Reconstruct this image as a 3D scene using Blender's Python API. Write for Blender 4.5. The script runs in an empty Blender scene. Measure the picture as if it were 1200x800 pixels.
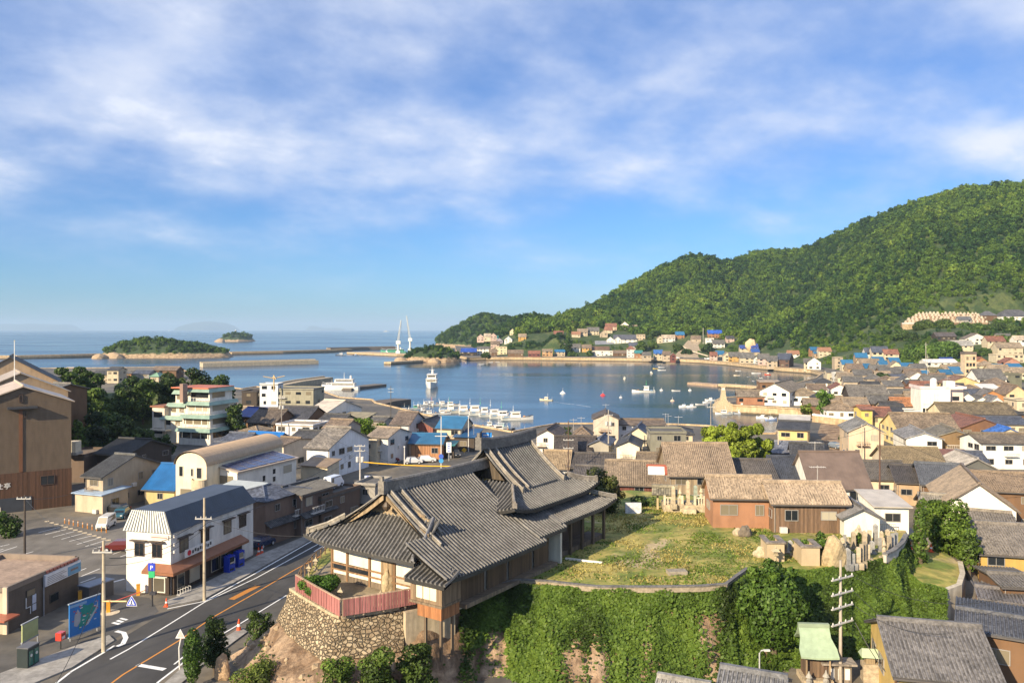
import bpy, bmesh, math, random
import numpy as np
from mathutils import Vector, Matrix, noise as mnoise
R = math.radians
random.seed(7)
rng = np.random.default_rng(11)
SC = bpy.context.scene
COL = SC.collection
# camera
F = 933.0; HZ = 386.0; CAMZ = 32.0
cam_d = bpy.data.cameras.new('camera'); cam = bpy.data.objects.new('camera', cam_d); COL.objects.link(cam)
cam.location = (0,0, CAMZ); cam.rotation_euler = (R(90),0,0)
cam_d.sensor_width = 36; cam_d.lens = 36 * F / 1200; cam_d.shift_y = -(400 - HZ) / 1200
cam_d.clip_start = 1; cam_d.clip_end = 80000
SC.camera = cam
# sun and sky
SUN_AZ, SUN_EL = R(40), R(25)
def_dir = Vector((math.sin(SUN_AZ) * math.cos(SUN_EL), math.cos(SUN_AZ) * math.cos(SUN_EL),-math.sin(SUN_EL)))
sun_d = bpy.data.lights.new('sun', 'SUN'); sun = bpy.data.objects.new('sun', sun_d); COL.objects.link(sun)
sun_d.energy = 5.0; sun_d.angle = R(0.5); sun_d.color = (1.0,0.83,0.58)
sun.rotation_euler = def_dir.to_track_quat('-Z', 'Y').to_euler()
SC.view_settings.view_transform = 'Standard'; SC.view_settings.look = 'None'
SC.view_settings.exposure = 0.85; SC.view_settings.gamma = 1.0
SC.cycles.use_denoising = True
SC.cycles.max_bounces = 6; SC.cycles.diffuse_bounces = 3; SC.cycles.glossy_bounces = 3; SC.cycles.transparent_max_bounces = 6
SC.cycles.volume_bounces = 0
SC.cycles.caustics_reflective = False; SC.cycles.caustics_refractive = False
W = bpy.data.worlds.new("World"); SC.world = W; W.use_nodes = True
def world():
 nt = W.node_tree; nt.nodes.clear(); N = nt.nodes.new; L = nt.links.new
 out = N('ShaderNodeOutputWorld'); bg = N('ShaderNodeBackground'); bg.inputs[1].default_value = 0.06
 sky = N('ShaderNodeTexSky'); sky.sky_type = 'NISHITA'; sky.sun_disc = False
 sky.sun_elevation = SUN_EL; sky.sun_rotation = SUN_AZ + math.pi
 sky.altitude = 30; sky.air_density = 1.0; sky.dust_density = 0.35; sky.ozone_density = 2.2
 tc = N('ShaderNodeTexCoord'); sep = N('ShaderNodeSeparateXYZ'); L(tc.outputs['Generated'], sep.inputs[0])
 def m(op, a, b=None, c=None, clamp=False):
  n = N('ShaderNodeMath'); n.operation = op; n.use_clamp = clamp
  for i, x in enumerate((a, b, c)):
   if x is None: continue
   if isinstance(x, (int, float)): n.inputs[i].default_value = x
   else: L(x, n.inputs[i])
  return n.outputs[0]
 zc = m('MAXIMUM', sep.outputs[2], 0.0)
 inv = m('DIVIDE', 1.0, m('ADD', zc, 0.32))
 cx = m('MULTIPLY', sep.outputs[0], inv); cy = m('MULTIPLY', sep.outputs[1], inv)
 rx = m('ADD', m('MULTIPLY', cx, 0.88), m('MULTIPLY', cy, 0.47)); ry = m('SUBTRACT', m('MULTIPLY', cy, 0.88), m('MULTIPLY', cx, 0.47))
 def nz(sx, sy, scale, det, rough, off, dist=0.0):
  c = N('ShaderNodeCombineXYZ'); L(m('MULTIPLY', rx, sx), c.inputs[0]); L(m('MULTIPLY', ry, sy), c.inputs[1]); c.inputs[2].default_value = off
  t = N('ShaderNodeTexNoise'); L(c.outputs[0], t.inputs['Vector']); t.inputs['Scale'].default_value = scale
  t.inputs['Detail'].default_value = det; t.inputs['Roughness'].default_value = rough; t.inputs['Distortion'].default_value = dist
  return t.outputs['Fac']
 def mr(x, a, b, lo=0.0, hi=1.0, sm=True):
  n = N('ShaderNodeMapRange'); n.interpolation_type = 'SMOOTHSTEP' if sm else 'LINEAR'; L(x, n.inputs[0])
  n.inputs[1].default_value = a; n.inputs[2].default_value = b; n.inputs[3].default_value = lo; n.inputs[4].default_value = hi
  return n.outputs[0]
 big = nz(0.9,1.1,1.7,4,0.5,3.1,0.2)
 mid = nz(1.1,1.2,3.0,8,0.56,9.7,0.0)
 fine = nz(1.1,1.3,11.0,7,0.6,1.3,0.0)
 height = mr(zc, 0.06,0.34)
 dens = m('ADD', m('MULTIPLY', big, 0.62), m('ADD', m('MULTIPLY', mid, 0.36), m('MULTIPLY', fine, 0.10)))
 veil = m('MULTIPLY', mr(m('ADD', dens, m('MULTIPLY', height, 0.16)),0.40,0.80), mr(zc, 0.03,0.18,0.15,1.0))
 puff = m('MULTIPLY', mr(m('ADD', m('MULTIPLY', mid, 0.7), m('MULTIPLY', fine, 0.3)),0.55,0.68), mr(zc, 0.05,0.16,0.15,1.0))
 cloud = m('ADD', m('MULTIPLY', veil, 0.86), m('MULTIPLY', m('MULTIPLY', puff, mr(big, 0.40,0.62)),0.22), clamp=True)
 shade = mr(m('ADD', m('MULTIPLY', mid, .6), m('MULTIPLY', big, .4)),0.36,0.66)
 ccol = N('ShaderNodeMix'); ccol.data_type = 'RGBA'; L(shade, ccol.inputs['Factor'])
 ccol.inputs['A'].default_value = (3.9,5.3,8.6,1); ccol.inputs['B'].default_value = (8.0,8.5,9.8,1)
 tint = N('ShaderNodeMix'); tint.data_type = 'RGBA'; tint.blend_type = 'MULTIPLY'; tint.inputs['Factor'].default_value = 1
 L(sky.outputs[0], tint.inputs['A']); tint.inputs['B'].default_value = (0.50,0.86,1.36,1)
 mix = N('ShaderNodeMix'); mix.data_type = 'RGBA'; L(cloud, mix.inputs['Factor'])
 L(tint.outputs['Result'], mix.inputs['A']); L(ccol.outputs['Result'], mix.inputs['B'])
 L(mix.outputs['Result'], bg.inputs[0]); L(bg.outputs[0], out.inputs[0])
world()
# placing: a photograph pixel on a level of height z
def at(px, py, z=0.0):
 Y = (CAMZ - z) * F / (py - HZ)
 return Vector(((px - 600) * Y / F, Y, z))
def atY(px, Y, z=0.0): return Vector(((px - 600) * Y / F, Y, z))
def zat(py, Y): return CAMZ - (py - HZ) * Y / F
# materials
MAT = {}
def material(name, build):
 if name not in MAT:
  m = bpy.data.materials.new(name); m.use_nodes = True
  nt = m.node_tree; nt.nodes.clear()
  o = nt.nodes.new('ShaderNodeOutputMaterial'); b = nt.nodes.new('ShaderNodeBsdfPrincipled')
  nt.links.new(b.outputs[0], o.inputs[0])
  build(G(nt, b, o)); MAT[name] = m
 return MAT[name]
def BX(*a): return MB().boxz(*a)
class G:
 def __init__(s, nt, b, o): s.nt, s.b, s.o = nt, b, o
 def n(s, t, **k):
  x = s.nt.nodes.new(t)
  for a, v in k.items(): setattr(x, a, v)
  return x
 def l(s, a, b): s.nt.links.new(a, b)
 def put(s, sock, v):
  if isinstance(v, (int, float)): sock.default_value = v
  elif isinstance(v, tuple): sock.default_value = v if len(v) == 4 or sock.type == 'VECTOR' else (*v, 1)
  else: s.l(v, sock)
 def math(s, op, a, b=0.0, c=None, clamp=False):
  x = s.n('ShaderNodeMath', operation=op, use_clamp=clamp)
  s.put(x.inputs[0], a); s.put(x.inputs[1], b)
  if c is not None: s.put(x.inputs[2], c)
  return x.outputs[0]
 def mix(s, f, a, b, blend='MIX'):
  x = s.n('ShaderNodeMix', data_type='RGBA', blend_type=blend)
  s.put(x.inputs['Factor'], f); s.put(x.inputs['A'], a); s.put(x.inputs['B'], b); return x.outputs['Result']
 def coord(s, which='Object', scale=(1,1,1), rot=None):
  if which == 'Pos': src = s.n('ShaderNodeNewGeometry').outputs['Position']
  elif which == 'UV': src = s.n('ShaderNodeUVMap').outputs[0]
  else: src = s.n('ShaderNodeTexCoord').outputs[which]
  mp = s.n('ShaderNodeMapping'); s.l(src, mp.inputs[0]); mp.inputs['Scale'].default_value = scale
  if rot: mp.inputs['Rotation'].default_value = rot
  return mp.outputs[0]
 def noise(s, vec, scale, det=4, rough=0.55, dist=0.0):
  t = s.n('ShaderNodeTexNoise'); s.l(vec, t.inputs['Vector']); t.inputs['Scale'].default_value = scale
  t.inputs['Detail'].default_value = det; t.inputs['Roughness'].default_value = rough; t.inputs['Distortion'].default_value = dist
  return t.outputs['Fac']
 def rmp(s, x, a, b, lo=0.0, hi=1.0):
  n = s.n('ShaderNodeMapRange'); n.interpolation_type = 'SMOOTHSTEP'; s.put(n.inputs[0], x)
  for i, v in enumerate((a, b, lo, hi)): n.inputs[i + 1].default_value = v
  return n.outputs[0]
 def bump(s, h, strength=0.5, dist=0.05):
  b = s.n('ShaderNodeBump'); b.inputs['Strength'].default_value = strength; b.inputs['Distance'].default_value = dist
  s.l(h, b.inputs['Height']); s.l(b.outputs[0], s.b.inputs['Normal'])
 def oc(s): return s.n('ShaderNodeObjectInfo').outputs['Color']
 def rnd(s): return s.n('ShaderNodeObjectInfo').outputs['Random']
 def base(s, c): s.put(s.b.inputs['Base Color'], c)
 def rough(s, r): s.put(s.b.inputs['Roughness'], r)
 def scale(s, col, f):
  v = s.n('ShaderNodeVectorMath', operation='SCALE'); s.l(col, v.inputs[0]); s.put(v.inputs['Scale'], f); return v.outputs[0]
def m_plaster(g):
 c = g.coord('Object', (1,1,0.25)); st = g.noise(c, 1.3,5,.6); blot = g.noise(g.coord('Object'),.35,4)
 f = g.math('MULTIPLY', g.rmp(st, .25,.6,.80,1.0), g.rmp(blot, .3,.7,.86,1.04))
 g.base(g.scale(g.oc(), f)); g.rough(.85); g.bump(g.noise(g.coord('Object'),9,3),.15,.03)
def m_siding(g):
 v = g.coord('Object'); sp = g.n('ShaderNodeSeparateXYZ'); g.l(v, sp.inputs[0])
 fr = g.math('FRACT', g.math('MULTIPLY', sp.outputs[2], 3.3)); st = g.noise(g.coord('Object', (1,1,.3)),1.5,4)
 g.base(g.scale(g.oc(), g.rmp(st, .25,.7,.8,1.05))); g.rough(.7); g.bump(fr, .6,.03)
def m_boards(g):
 v = g.coord('Object'); sp = g.n('ShaderNodeSeparateXYZ'); g.l(v, sp.inputs[0])
 s = g.math('ADD', sp.outputs[0], sp.outputs[1]); cell = g.math('FLOOR', g.math('MULTIPLY', s, 4.5))
 wn = g.n('ShaderNodeTexWhiteNoise', noise_dimensions='1D'); g.l(cell, wn.inputs['W'])
 grain = g.noise(g.coord('Object', (6,6,.5)),2,4)
 f = g.math('MULTIPLY', g.rmp(wn.outputs[0], 0,1,.72,1.2), g.rmp(grain, .2,.8,.7,1.2))
 g.base(g.scale(g.oc(), f)); g.rough(.8)
 fr = g.math('FRACT', g.math('MULTIPLY', s, 4.5)); g.bump(g.math('GREATER_THAN', fr, .1),.5,.03)
def m_tile(g):
 uv = g.coord('UV'); sp = g.n('ShaderNodeSeparateXYZ'); g.l(uv, sp.inputs[0])
 a = g.math('MULTIPLY', sp.outputs[0], 1 / .30); b = g.math('MULTIPLY', sp.outputs[1], 1 / .27)
 cv = g.n('ShaderNodeCombineXYZ'); g.l(g.math('FLOOR', a), cv.inputs[0]); g.l(g.math('FLOOR', b), cv.inputs[1]); g.l(g.math('MULTIPLY', g.rnd(),50), cv.inputs[2])
 wn = g.n('ShaderNodeTexWhiteNoise', noise_dimensions='3D'); g.l(cv.outputs[0], wn.inputs[0])
 blot = g.noise(g.coord('Object'),.45,6,.62); f = g.math('MULTIPLY', g.rmp(wn.outputs[0], 0,1,.62,1.38), g.rmp(blot, .3,.72,.68,1.3))
 lich = g.rmp(g.noise(g.coord('Object'),1.7,5,.7),.58,.75,0,.35)
 g.base(g.mix(lich, g.scale(g.oc(), f),(.26,.22,.15))); g.rough(.62)
 rib = g.math('ABSOLUTE', g.math('SINE', g.math('MULTIPLY', a, math.pi))); lap = g.math('FRACT', b)
 g.bump(g.math('ADD', rib, g.math('MULTIPLY', lap, .4)),.9,.08)
def m_clay(g):
 blot = g.noise(g.coord('Object'),.8,6,.65); sm = g.noise(g.coord('Object'),5,3)
 g.base(g.scale(g.oc(), g.math('MULTIPLY', g.rmp(blot, .3,.7,.7,1.3), g.rmp(sm, .3,.7,.75,1.25)))); g.rough(.6)
def m_metal_roof(g):
 uv = g.coord('UV'); sp = g.n('ShaderNodeSeparateXYZ'); g.l(uv, sp.inputs[0])
 a = g.math('FRACT', g.math('MULTIPLY', sp.outputs[0], 1 / .42)); blot = g.noise(g.coord('Object', (1,1,1)),.6,5)
 g.base(g.scale(g.oc(), g.rmp(blot, .25,.75,.78,1.15))); g.rough(.42); g.bump(g.math('LESS_THAN', a, .16),.9,.05)
def m_paint(g):
 g.base(g.scale(g.oc(), g.rmp(g.noise(g.coord('Object'),1.5,4),.3,.7,.88,1.05))); g.rough(.5)
def m_gloss(g):
 g.base(g.oc()); g.rough(.22); g.b.inputs['Coat Weight'].default_value = .6; g.b.inputs['Coat Roughness'].default_value = .08
def m_glass(g):
 r = g.rnd(); cur = g.mix(g.rmp(r, .55,.6),(.018,.022,.027),(.20,.17,.12))
 g.base(g.mix(g.rmp(r, .88,.9), cur, (.40,.36,.28))); g.rough(.06); g.b.inputs['Specular IOR Level'].default_value = .6
def m_concrete(g):
 a = g.noise(g.coord('Object'),.7,6,.6); b = g.noise(g.coord('Object', (1,1,.2)),2.5,4)
 g.base(g.scale(g.oc(), g.math('MULTIPLY', g.rmp(a, .25,.75,.7,1.15), g.rmp(b, .3,.7,.8,1.1)))); g.rough(.9)
 g.bump(g.noise(g.coord('Object'),6,4),.3,.04)
def m_stone(g):
 a = g.noise(g.coord('Object'),2.2,6,.7); g.base(g.scale(g.oc(), g.rmp(a, .25,.75,.6,1.25))); g.rough(.92)
 g.bump(g.noise(g.coord('Object'),5,5,.65),.6,.08)
def m_leaf(g):
 at_ = g.n('ShaderNodeAttribute', attribute_name='tone');
 c = g.scale(g.oc(), g.rmp(at_.outputs['Fac'], 0,1,.32,1.62))  # low tones darkened to paint shade into gaps among the leaves
 yel = g.mix(g.rmp(at_.outputs['Fac'], .55,1.0,0,.45), c, g.mix(.5, c, (.17,.17,.025)))
 g.base(yel); g.rough(.55); g.b.inputs['Specular IOR Level'].default_value = .25
 tr = g.n('ShaderNodeBsdfTranslucent'); g.l(g.scale(yel, 1.1), tr.inputs[0])
 ms = g.n('ShaderNodeMixShader'); ms.inputs[0].default_value = .22
 g.l(g.b.outputs[0], ms.inputs[1]); g.l(tr.outputs[0], ms.inputs[2]); g.l(ms.outputs[0], g.o.inputs[0])
def m_forest(g):
 at_ = g.n('ShaderNodeAttribute', attribute_name='tone', attribute_type='INSTANCER'); t = at_.outputs['Fac']
 lt = g.n('ShaderNodeAttribute', attribute_name='leaf').outputs['Fac']
 a = g.mix(g.rmp(t, .1,.55),(.020,.050,.012),(.080,.135,.018)); b = g.mix(g.rmp(t, .55,.95), a, (.135,.185,.026))
 g.base(g.scale(b, g.rmp(lt, 0,1,.6,1.4))); g.rough(.7); g.b.inputs['Specular IOR Level'].default_value = .15
def m_bark(g):
 g.base(g.mix(g.noise(g.coord('Object', (3,3,.6)),2,5),(.05,.035,.022),(.17,.13,.09))); g.rough(.95)
def m_rubber(g): g.base((.018,.018,.018)); g.rough(.8)
def m_text(g): g.base(g.oc()); g.rough(.6)
B_ = {k[2:]: v for k, v in list(globals().items()) if k.startswith('m_')}
def M(k): return material(k, B_[k])
# mesh helpers
class MB:
 def __init__(s): s.v, s.f, s.uv = [], [], []
 def add(s, vs, fs, uvs=None):
  o = len(s.v); s.v += [tuple(p) for p in vs]
  for i, f in enumerate(fs):
   s.f.append(tuple(o + k for k in f)); s.uv.append(uvs[i] if uvs else None)
  return s
 def box(s, c, d, rz=0.0, tilt=None):
  x, y, z = (q / 2 for q in d); vs = [Vector((a * x, b * y, e * z)) for a in (-1,1) for b in (-1,1) for e in (-1,1)]
  m = Matrix.Rotation(rz, 3, 'Z')
  if tilt: m = m @ Matrix.Rotation(tilt[1], 3, tilt[0])
  return s.add([m @ p + Vector(c) for p in vs], [(0,1,3,2),(4,6,7,5),(0,4,5,1),(2,3,7,6),(0,2,6,4),(1,5,7,3)])
 def boxz(s, x0, x1, y0, y1, z0, z1): return s.box(((x0 + x1) / 2,(y0 + y1) / 2,(z0 + z1) / 2),(x1 - x0, y1 - y0, z1 - z0))
 def prism(s, poly, z0, z1):
  n = len(poly); vs = [(p[0], p[1], z0) for p in poly] + [(p[0], p[1], z1) for p in poly]
  return s.add(vs, [tuple(range(n))[::-1], tuple(range(n, 2 * n))] + [(i, (i + 1) % n, n + (i + 1) % n, n + i) for i in range(n)])
 def loft(s, rings, cap=True, close=True):
  n = len(rings[0]); vs = [p for r in rings for p in r]; fs = []
  for i in range(len(rings) - 1):
   for j in range(n if close else n - 1): fs.append((i * n + j, i * n + (j + 1) % n, (i + 1) * n + (j + 1) % n, (i + 1) * n + j))
  if cap: fs += [tuple(range(n))[::-1], tuple(range((len(rings) - 1) * n, len(rings) * n))]
  return s.add(vs, fs)
 def tube(s, pts, r, n=6, r2=None):
  pts = [Vector(p) for p in pts]; rings = []
  for i, p in enumerate(pts):
   d = (pts[min(i + 1, len(pts) - 1)] - pts[max(i - 1,0)]).normalized()
   a = d.cross(Vector((0,0,1))) if abs(d.z) < .9 else d.cross(Vector((1,0,0))); a.normalize(); b = a.cross(d)
   t = i / max(1, len(pts) - 1); q = r + ((r2 if r2 is not None else r) - r) * t
   rings.append([p + a * math.cos(2 * math.pi * k / n) * q - b * math.sin(2 * math.pi * k / n) * q for k in range(n)])
  return s.loft(rings)
 def lathe(s, prof, n=10, c=(0,0,0)):
  return s.loft([[(c[0] + r * math.cos(2 * math.pi * k / n), c[1] + r * math.sin(2 * math.pi * k / n), c[2] + z) for k in range(n)] for r, z in prof])
 def sheet(s, pts, uv=None, t=0.0):
  pts = [Vector(p) for p in pts]; n = len(pts)
  if not t: return s.add(pts, [tuple(range(n))], [uv] if uv else None)
  nr = (pts[1] - pts[0]).cross(pts[2] - pts[0]).normalized() * t
  u0 = [uv] if uv else [None]
  return s.add(pts + [p - nr for p in pts], [tuple(range(n)), tuple(range(n, 2 * n))[::-1]] + [(i, i + n, (i + 1) % n + n, (i + 1) % n) for i in range(n)],
     (u0 + [None] * (n + 1)))
 def mesh(s, name, mat, smooth=False):
  me = bpy.data.meshes.new(name); me.from_pydata(s.v, [], s.f); me.materials.append(mat)
  if any(u for u in s.uv):
   l = me.uv_layers.new(name='UVMap'); d = np.zeros(len(me.loops) * 2, np.float32); k = 0
   for f, u in zip(s.f, s.uv):
    for i in range(len(f)):
     if u: d[2 * k:2 * k + 2] = u[i]
     k += 1
   l.data.foreach_set('uv', d)
  if smooth: me.polygons.foreach_set('use_smooth', [True] * len(me.polygons))
  return me
 def build(s, name, mat, parent=None, col=None, smooth=False, loc=None, rz=None):
  return link(name, s.mesh(name, M(mat) if isinstance(mat, str) else mat, smooth), parent, col, loc, rz)
def link(name, data, parent=None, col=None, loc=None, rz=None):
 o = bpy.data.objects.new(name, data); COL.objects.link(o)
 if parent: o.parent = parent
 if col: o.color = (*col[:3], 1)
 if loc is not None: o.location = loc
 if rz is not None: o.rotation_euler = (0,0, rz)
 return o
LABELS = {}
def tag(o, label, cat, group=None):
 o['label'] = label; o['category'] = cat
 if group: o['group'] = group
 LABELS.setdefault(label, []).append((o.name, group)); return o
def thing(name, label, cat, loc=(0,0,0), rz=0.0, group=None):
 o = link(name, None, None, None, loc, rz); o.empty_display_size = .5; return tag(o, label, cat, group)
def kind(o, k): o['kind'] = k; return o
def kids(o): return [c for c in KID.get(o.name, [])]
def copy_tree(o, label, loc, rz=None, sc=None, group=None, cols=None):
 """Copy a thing with its parts and sub-parts (mesh data shared)."""
 def rec(s, par):
  c = s.copy(); COL.objects.link(c)
  if par: c.parent = par
  if cols and s.name.split('.')[0] in cols: c.color = (*cols[s.name.split('.')[0]], 1)
  for ch in s.children: rec(ch, c)
  return c
 c = rec(o, None); c.location = loc
 if rz is not None: c.rotation_euler = (0,0, rz)
 if sc is not None: c.scale = (sc, sc, sc) if isinstance(sc, (int, float)) else sc
 c['label'] = label
 if group: c['group'] = group
 LABELS.setdefault(label, []).append((c.name, group)); return c
def grid_mesh(name, P, mat, uv=None, smooth=True):
 """P: (n, m, 3) array of points."""
 n, m = P.shape[:2]; i = np.arange(n * m).reshape(n, m)
 q = np.stack([i[:-1, :-1], i[:-1,1:], i[1:, 1:], i[1:, :-1]], -1).reshape(-1,4)
 return np_mesh(name, P.reshape(-1,3), q, mat, smooth)
def np_mesh(name, V, Q, mat, smooth=False, tone=None, attr='tone'):
 me = bpy.data.meshes.new(name); k = Q.shape[1]
 me.vertices.add(len(V)); me.vertices.foreach_set('co', np.ascontiguousarray(V, np.float32).ravel())
 me.loops.add(Q.size); me.loops.foreach_set('vertex_index', np.ascontiguousarray(Q, np.int32).ravel())
 me.polygons.add(len(Q)); me.polygons.foreach_set('loop_start', np.arange(0, Q.size, k, dtype=np.int32)); me.polygons.foreach_set('loop_total', np.full(len(Q), k, np.int32))
 if smooth: me.polygons.foreach_set('use_smooth', np.ones(len(Q), bool))
 me.update(calc_edges=True); me.validate()
 me.materials.append(M(mat) if isinstance(mat, str) else mat)
 if tone is not None:
  a = me.attributes.new(attr, 'FLOAT', 'FACE'); a.data.foreach_set('value', np.ascontiguousarray(tone, np.float32))
 return me
def vnoise(x, y, s=1.0, seed=0, octaves=4):
 """Smooth value noise on arrays, about -1..1."""
 out = np.zeros(np.broadcast(x, y).shape); amp = 1.0; tot = 0
 for o in range(octaves):
  X = np.asarray(x) / s * 2 ** o + 17.3 * seed + 5.1 * o; Y = np.asarray(y) / s * 2 ** o - 9.7 * seed + 3.7 * o
  xi = np.floor(X).astype(np.int64); yi = np.floor(Y).astype(np.int64); fx = X - xi; fy = Y - yi
  fx = fx * fx * (3 - 2 * fx); fy = fy * fy * (3 - 2 * fy)
  def h(a, b):
   n = (a * 374761393 + b * 668265263 + seed * 2147483) & 0x7fffffff
   n = ((n ^ (n >> 13)) * 1274126177) & 0x7fffffff
   return ((n ^ (n >> 16)) & 0xffff) / 32767.5 - 1
  out = out + amp * ((h(xi, yi) * (1 - fx) + h(xi + 1, yi) * fx) * (1 - fy) + (h(xi, yi + 1) * (1 - fx) + h(xi + 1, yi + 1) * fx) * fy)
  tot += amp; amp *= .5
 return out / tot
# ================================================================== SETTING
GZ = 3.0
def m_water(g):
 p = g.coord('Pos'); a = g.noise(g.coord('Pos', (1,.55,1)),.35,3,.6); b = g.noise(g.coord('Pos', (1,.4,1)),.045,4,.6)
 calm = g.noise(g.coord('Pos', (.6,1.6,1)),.0045,4,.55,.8)
 g.base(g.mix(g.rmp(calm, .35,.65),(.010,.034,.064),(.014,.052,.092)))
 g.rough(g.rmp(calm, .35,.65,.12,.24)); g.b.inputs['IOR'].default_value = 1.333; g.b.inputs['Specular IOR Level'].default_value = .5
 bp = g.n('ShaderNodeBump'); g.put(bp.inputs['Strength'], g.rmp(calm, .4,.65,.10,.28)); bp.inputs['Distance'].default_value = .35
 g.l(g.math('ADD', a, g.math('MULTIPLY', b, 2.0)), bp.inputs['Height']); g.l(bp.outputs[0], g.b.inputs['Normal'])
def m_ground(g):
 a = g.noise(g.coord('Pos'),.05,5,.6); b = g.noise(g.coord('Pos'),.6,5,.65)
 g.base(g.scale(g.mix(g.rmp(a, .42,.6),(.085,.080,.073),(.17,.145,.11)), g.rmp(b, .25,.75,.75,1.2))); g.rough(.9)
 g.bump(g.noise(g.coord('Pos'),5,4),.2,.03)
def m_asphalt(g):
 a = g.noise(g.coord('Pos'),.16,6,.65); b = g.noise(g.coord('Pos'),25,2); c = g.noise(g.coord('Pos', (1,.3,1),(0,0,.35)),.5,4)
 g.base(g.scale(g.oc(), g.math('MULTIPLY', g.math('MULTIPLY', g.rmp(a, .3,.7,.78,1.2), g.rmp(b, .3,.7,.85,1.15)), g.rmp(c, .35,.7,.85,1.12)))); g.rough(.88)
 g.bump(b, .25,.01)
def m_marking(g):
 w = g.noise(g.coord('Pos'),2.2,5,.7)
 g.base(g.mix(g.rmp(w, .56,.72,0,.7), g.oc(),(.10,.10,.10))); g.rough(.7)
def m_slope(g):
 a = g.noise(g.coord('Pos'),.06,6,.65); b = g.noise(g.coord('Pos'),.5,5,.7)
 g.base(g.scale(g.mix(g.rmp(a, .45,.62),(.030,.055,.014),(.075,.095,.028)), g.rmp(b, .25,.75,.6,1.4))); g.rough(.95)
 g.bump(b, .8,.6)
def m_islet(g):
 sp = g.n('ShaderNodeSeparateXYZ'); g.l(g.coord('Pos'), sp.inputs[0])
 n = g.noise(g.coord('Pos'),.11,5,.65); r = g.noise(g.coord('Pos', (1,1,2)),.35,5,.7)
 zz = g.math('ADD', sp.outputs[2], g.math('MULTIPLY', n, -9.0))
 rock = g.mix(g.rmp(r, .3,.7),(.16,.10,.055),(.50,.37,.23))
 g.base(g.mix(g.rmp(zz, -.9,1.1), rock, (.035,.06,.018))); g.rough(.9); g.bump(r, .9,1.2)
def m_field(g):
 a = g.noise(g.coord('Pos'),.20,6,.68,.6); b = g.noise(g.coord('Pos'),.85,5,.7); c = g.noise(g.coord('Pos'),.13,5,.6,1.0)
 gr = g.mix(g.rmp(a, .40,.60),(.13,.17,.028),(.36,.30,.085)); gr = g.mix(g.rmp(c, .58,.68,0,.9), gr, (.44,.34,.20))
 g.base(g.scale(gr, g.rmp(b, .25,.75,.65,1.3))); g.rough(.95); g.bump(b, .7,.15)
def m_earth(g):
 a = g.noise(g.coord('Pos'),.35,6,.68,.5); b = g.noise(g.coord('Pos', (1,1,.5)),1.6,6,.7)
 g.base(g.scale(g.mix(g.rmp(a, .38,.64),(.17,.105,.06),(.44,.31,.20)), g.rmp(b, .25,.75,.55,1.3))); g.rough(.95); g.bump(b, 1.0,.35)
def m_masonry(g):
 v = g.n('ShaderNodeTexVoronoi'); g.l(g.coord('Pos', (1.1,1.1,1.5)), v.inputs['Vector']); v.inputs['Scale'].default_value = 2.5
 e = g.n('ShaderNodeTexVoronoi', feature='DISTANCE_TO_EDGE'); g.l(g.coord('Pos', (1.1,1.1,1.5)), e.inputs['Vector']); e.inputs['Scale'].default_value = 2.5
 sp = g.n('ShaderNodeSeparateXYZ'); g.l(v.outputs['Color'], sp.inputs[0]); n = g.noise(g.coord('Pos'),2.5,5,.7)
 c = g.mix(sp.outputs[0], (.24,.17,.10),(.50,.40,.26)); g.base(g.scale(g.mix(g.rmp(e.outputs['Distance'], .0,.09),(.20,.15,.09), c), g.rmp(n, .25,.75,.7,1.2)))
 g.rough(.95); g.bump(g.math('ADD', g.rmp(e.outputs['Distance'], 0,.16), g.math('MULTIPLY', n, .5)),1.0,.30)
B_.update({k[2:]: v for k, v in list(globals().items()) if k.startswith('m_')})
def disc(name, r, z, mat, n=96):
 mb = MB(); rs = [0.0] + list(np.geomspace(40, r, 24)); vs = [(0,0, z)]; fs = []
 for q in rs[1:]: vs += [(q * math.cos(2 * math.pi * k / n), q * math.sin(2 * math.pi * k / n), z) for k in range(n)]
 for k in range(n): fs.append((0,1 + k, 1 + (k + 1) % n))
 for i in range(len(rs) - 2):
  for k in range(n):
   a = 1 + i * n; fs.append((a + k, a + n + k, a + n + (k + 1) % n, a + (k + 1) % n))
 return mb.add(vs, fs).build(name, mat)
kind(disc('sea', 38000,0.0, 'water'), 'structure')
COAST = [(-900,-80)] + [tuple(at(*p)[:2]) for p in [(-260,440),(0,437),(60,436),(130,435.6),(205,434.5),(232,446),(250,458),(283,463),(300,460),(332,463),(345,468),(378,466),(398,474),(436,477),
  (440,481),(470,489),(500,497),(560,511),(600,519),(628,513),(655,508),(700,508),(790,509),(830,511),(890,521),(908,521),(928,507),(944,505),(958,498),(950,489),(935,489),(905,487),
  (870,485),(841,482.5),(838,479),(846,474.5),(866,473),(868,466),(884,463),(905,459),(935,455),(956,449),(965,442),(950,438),(915,435.5),(880,431.5),(850,428),(820,425.5),
  (790,424.2),(740,423.5),(700,423),(660,422.5),(600,422),(570,422),(548,422.5),(538,420),(534,412),(533,406)]] + [(-60,2300),(2400,2300),(2400,-80)]
from mathutils.geometry import tessellate_polygon
def flat_poly(name, pts, z, mat, col=None):
 P = [Vector((p[0], p[1], z)) for p in pts]
 me = bpy.data.meshes.new(name); me.from_pydata(P, [], [t for t in tessellate_polygon([P])]); me.materials.append(M(mat))
 bm = bmesh.new(); bm.from_mesh(me); bmesh.ops.recalc_face_normals(bm, faces=bm.faces)
 for f in bm.faces:
  if f.normal.z < 0: f.normal_flip()
 bm.to_mesh(me); bm.free()
 return kind(link(name, me, None, col), 'structure')
flat_poly('ground', COAST, GZ, 'ground')
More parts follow.
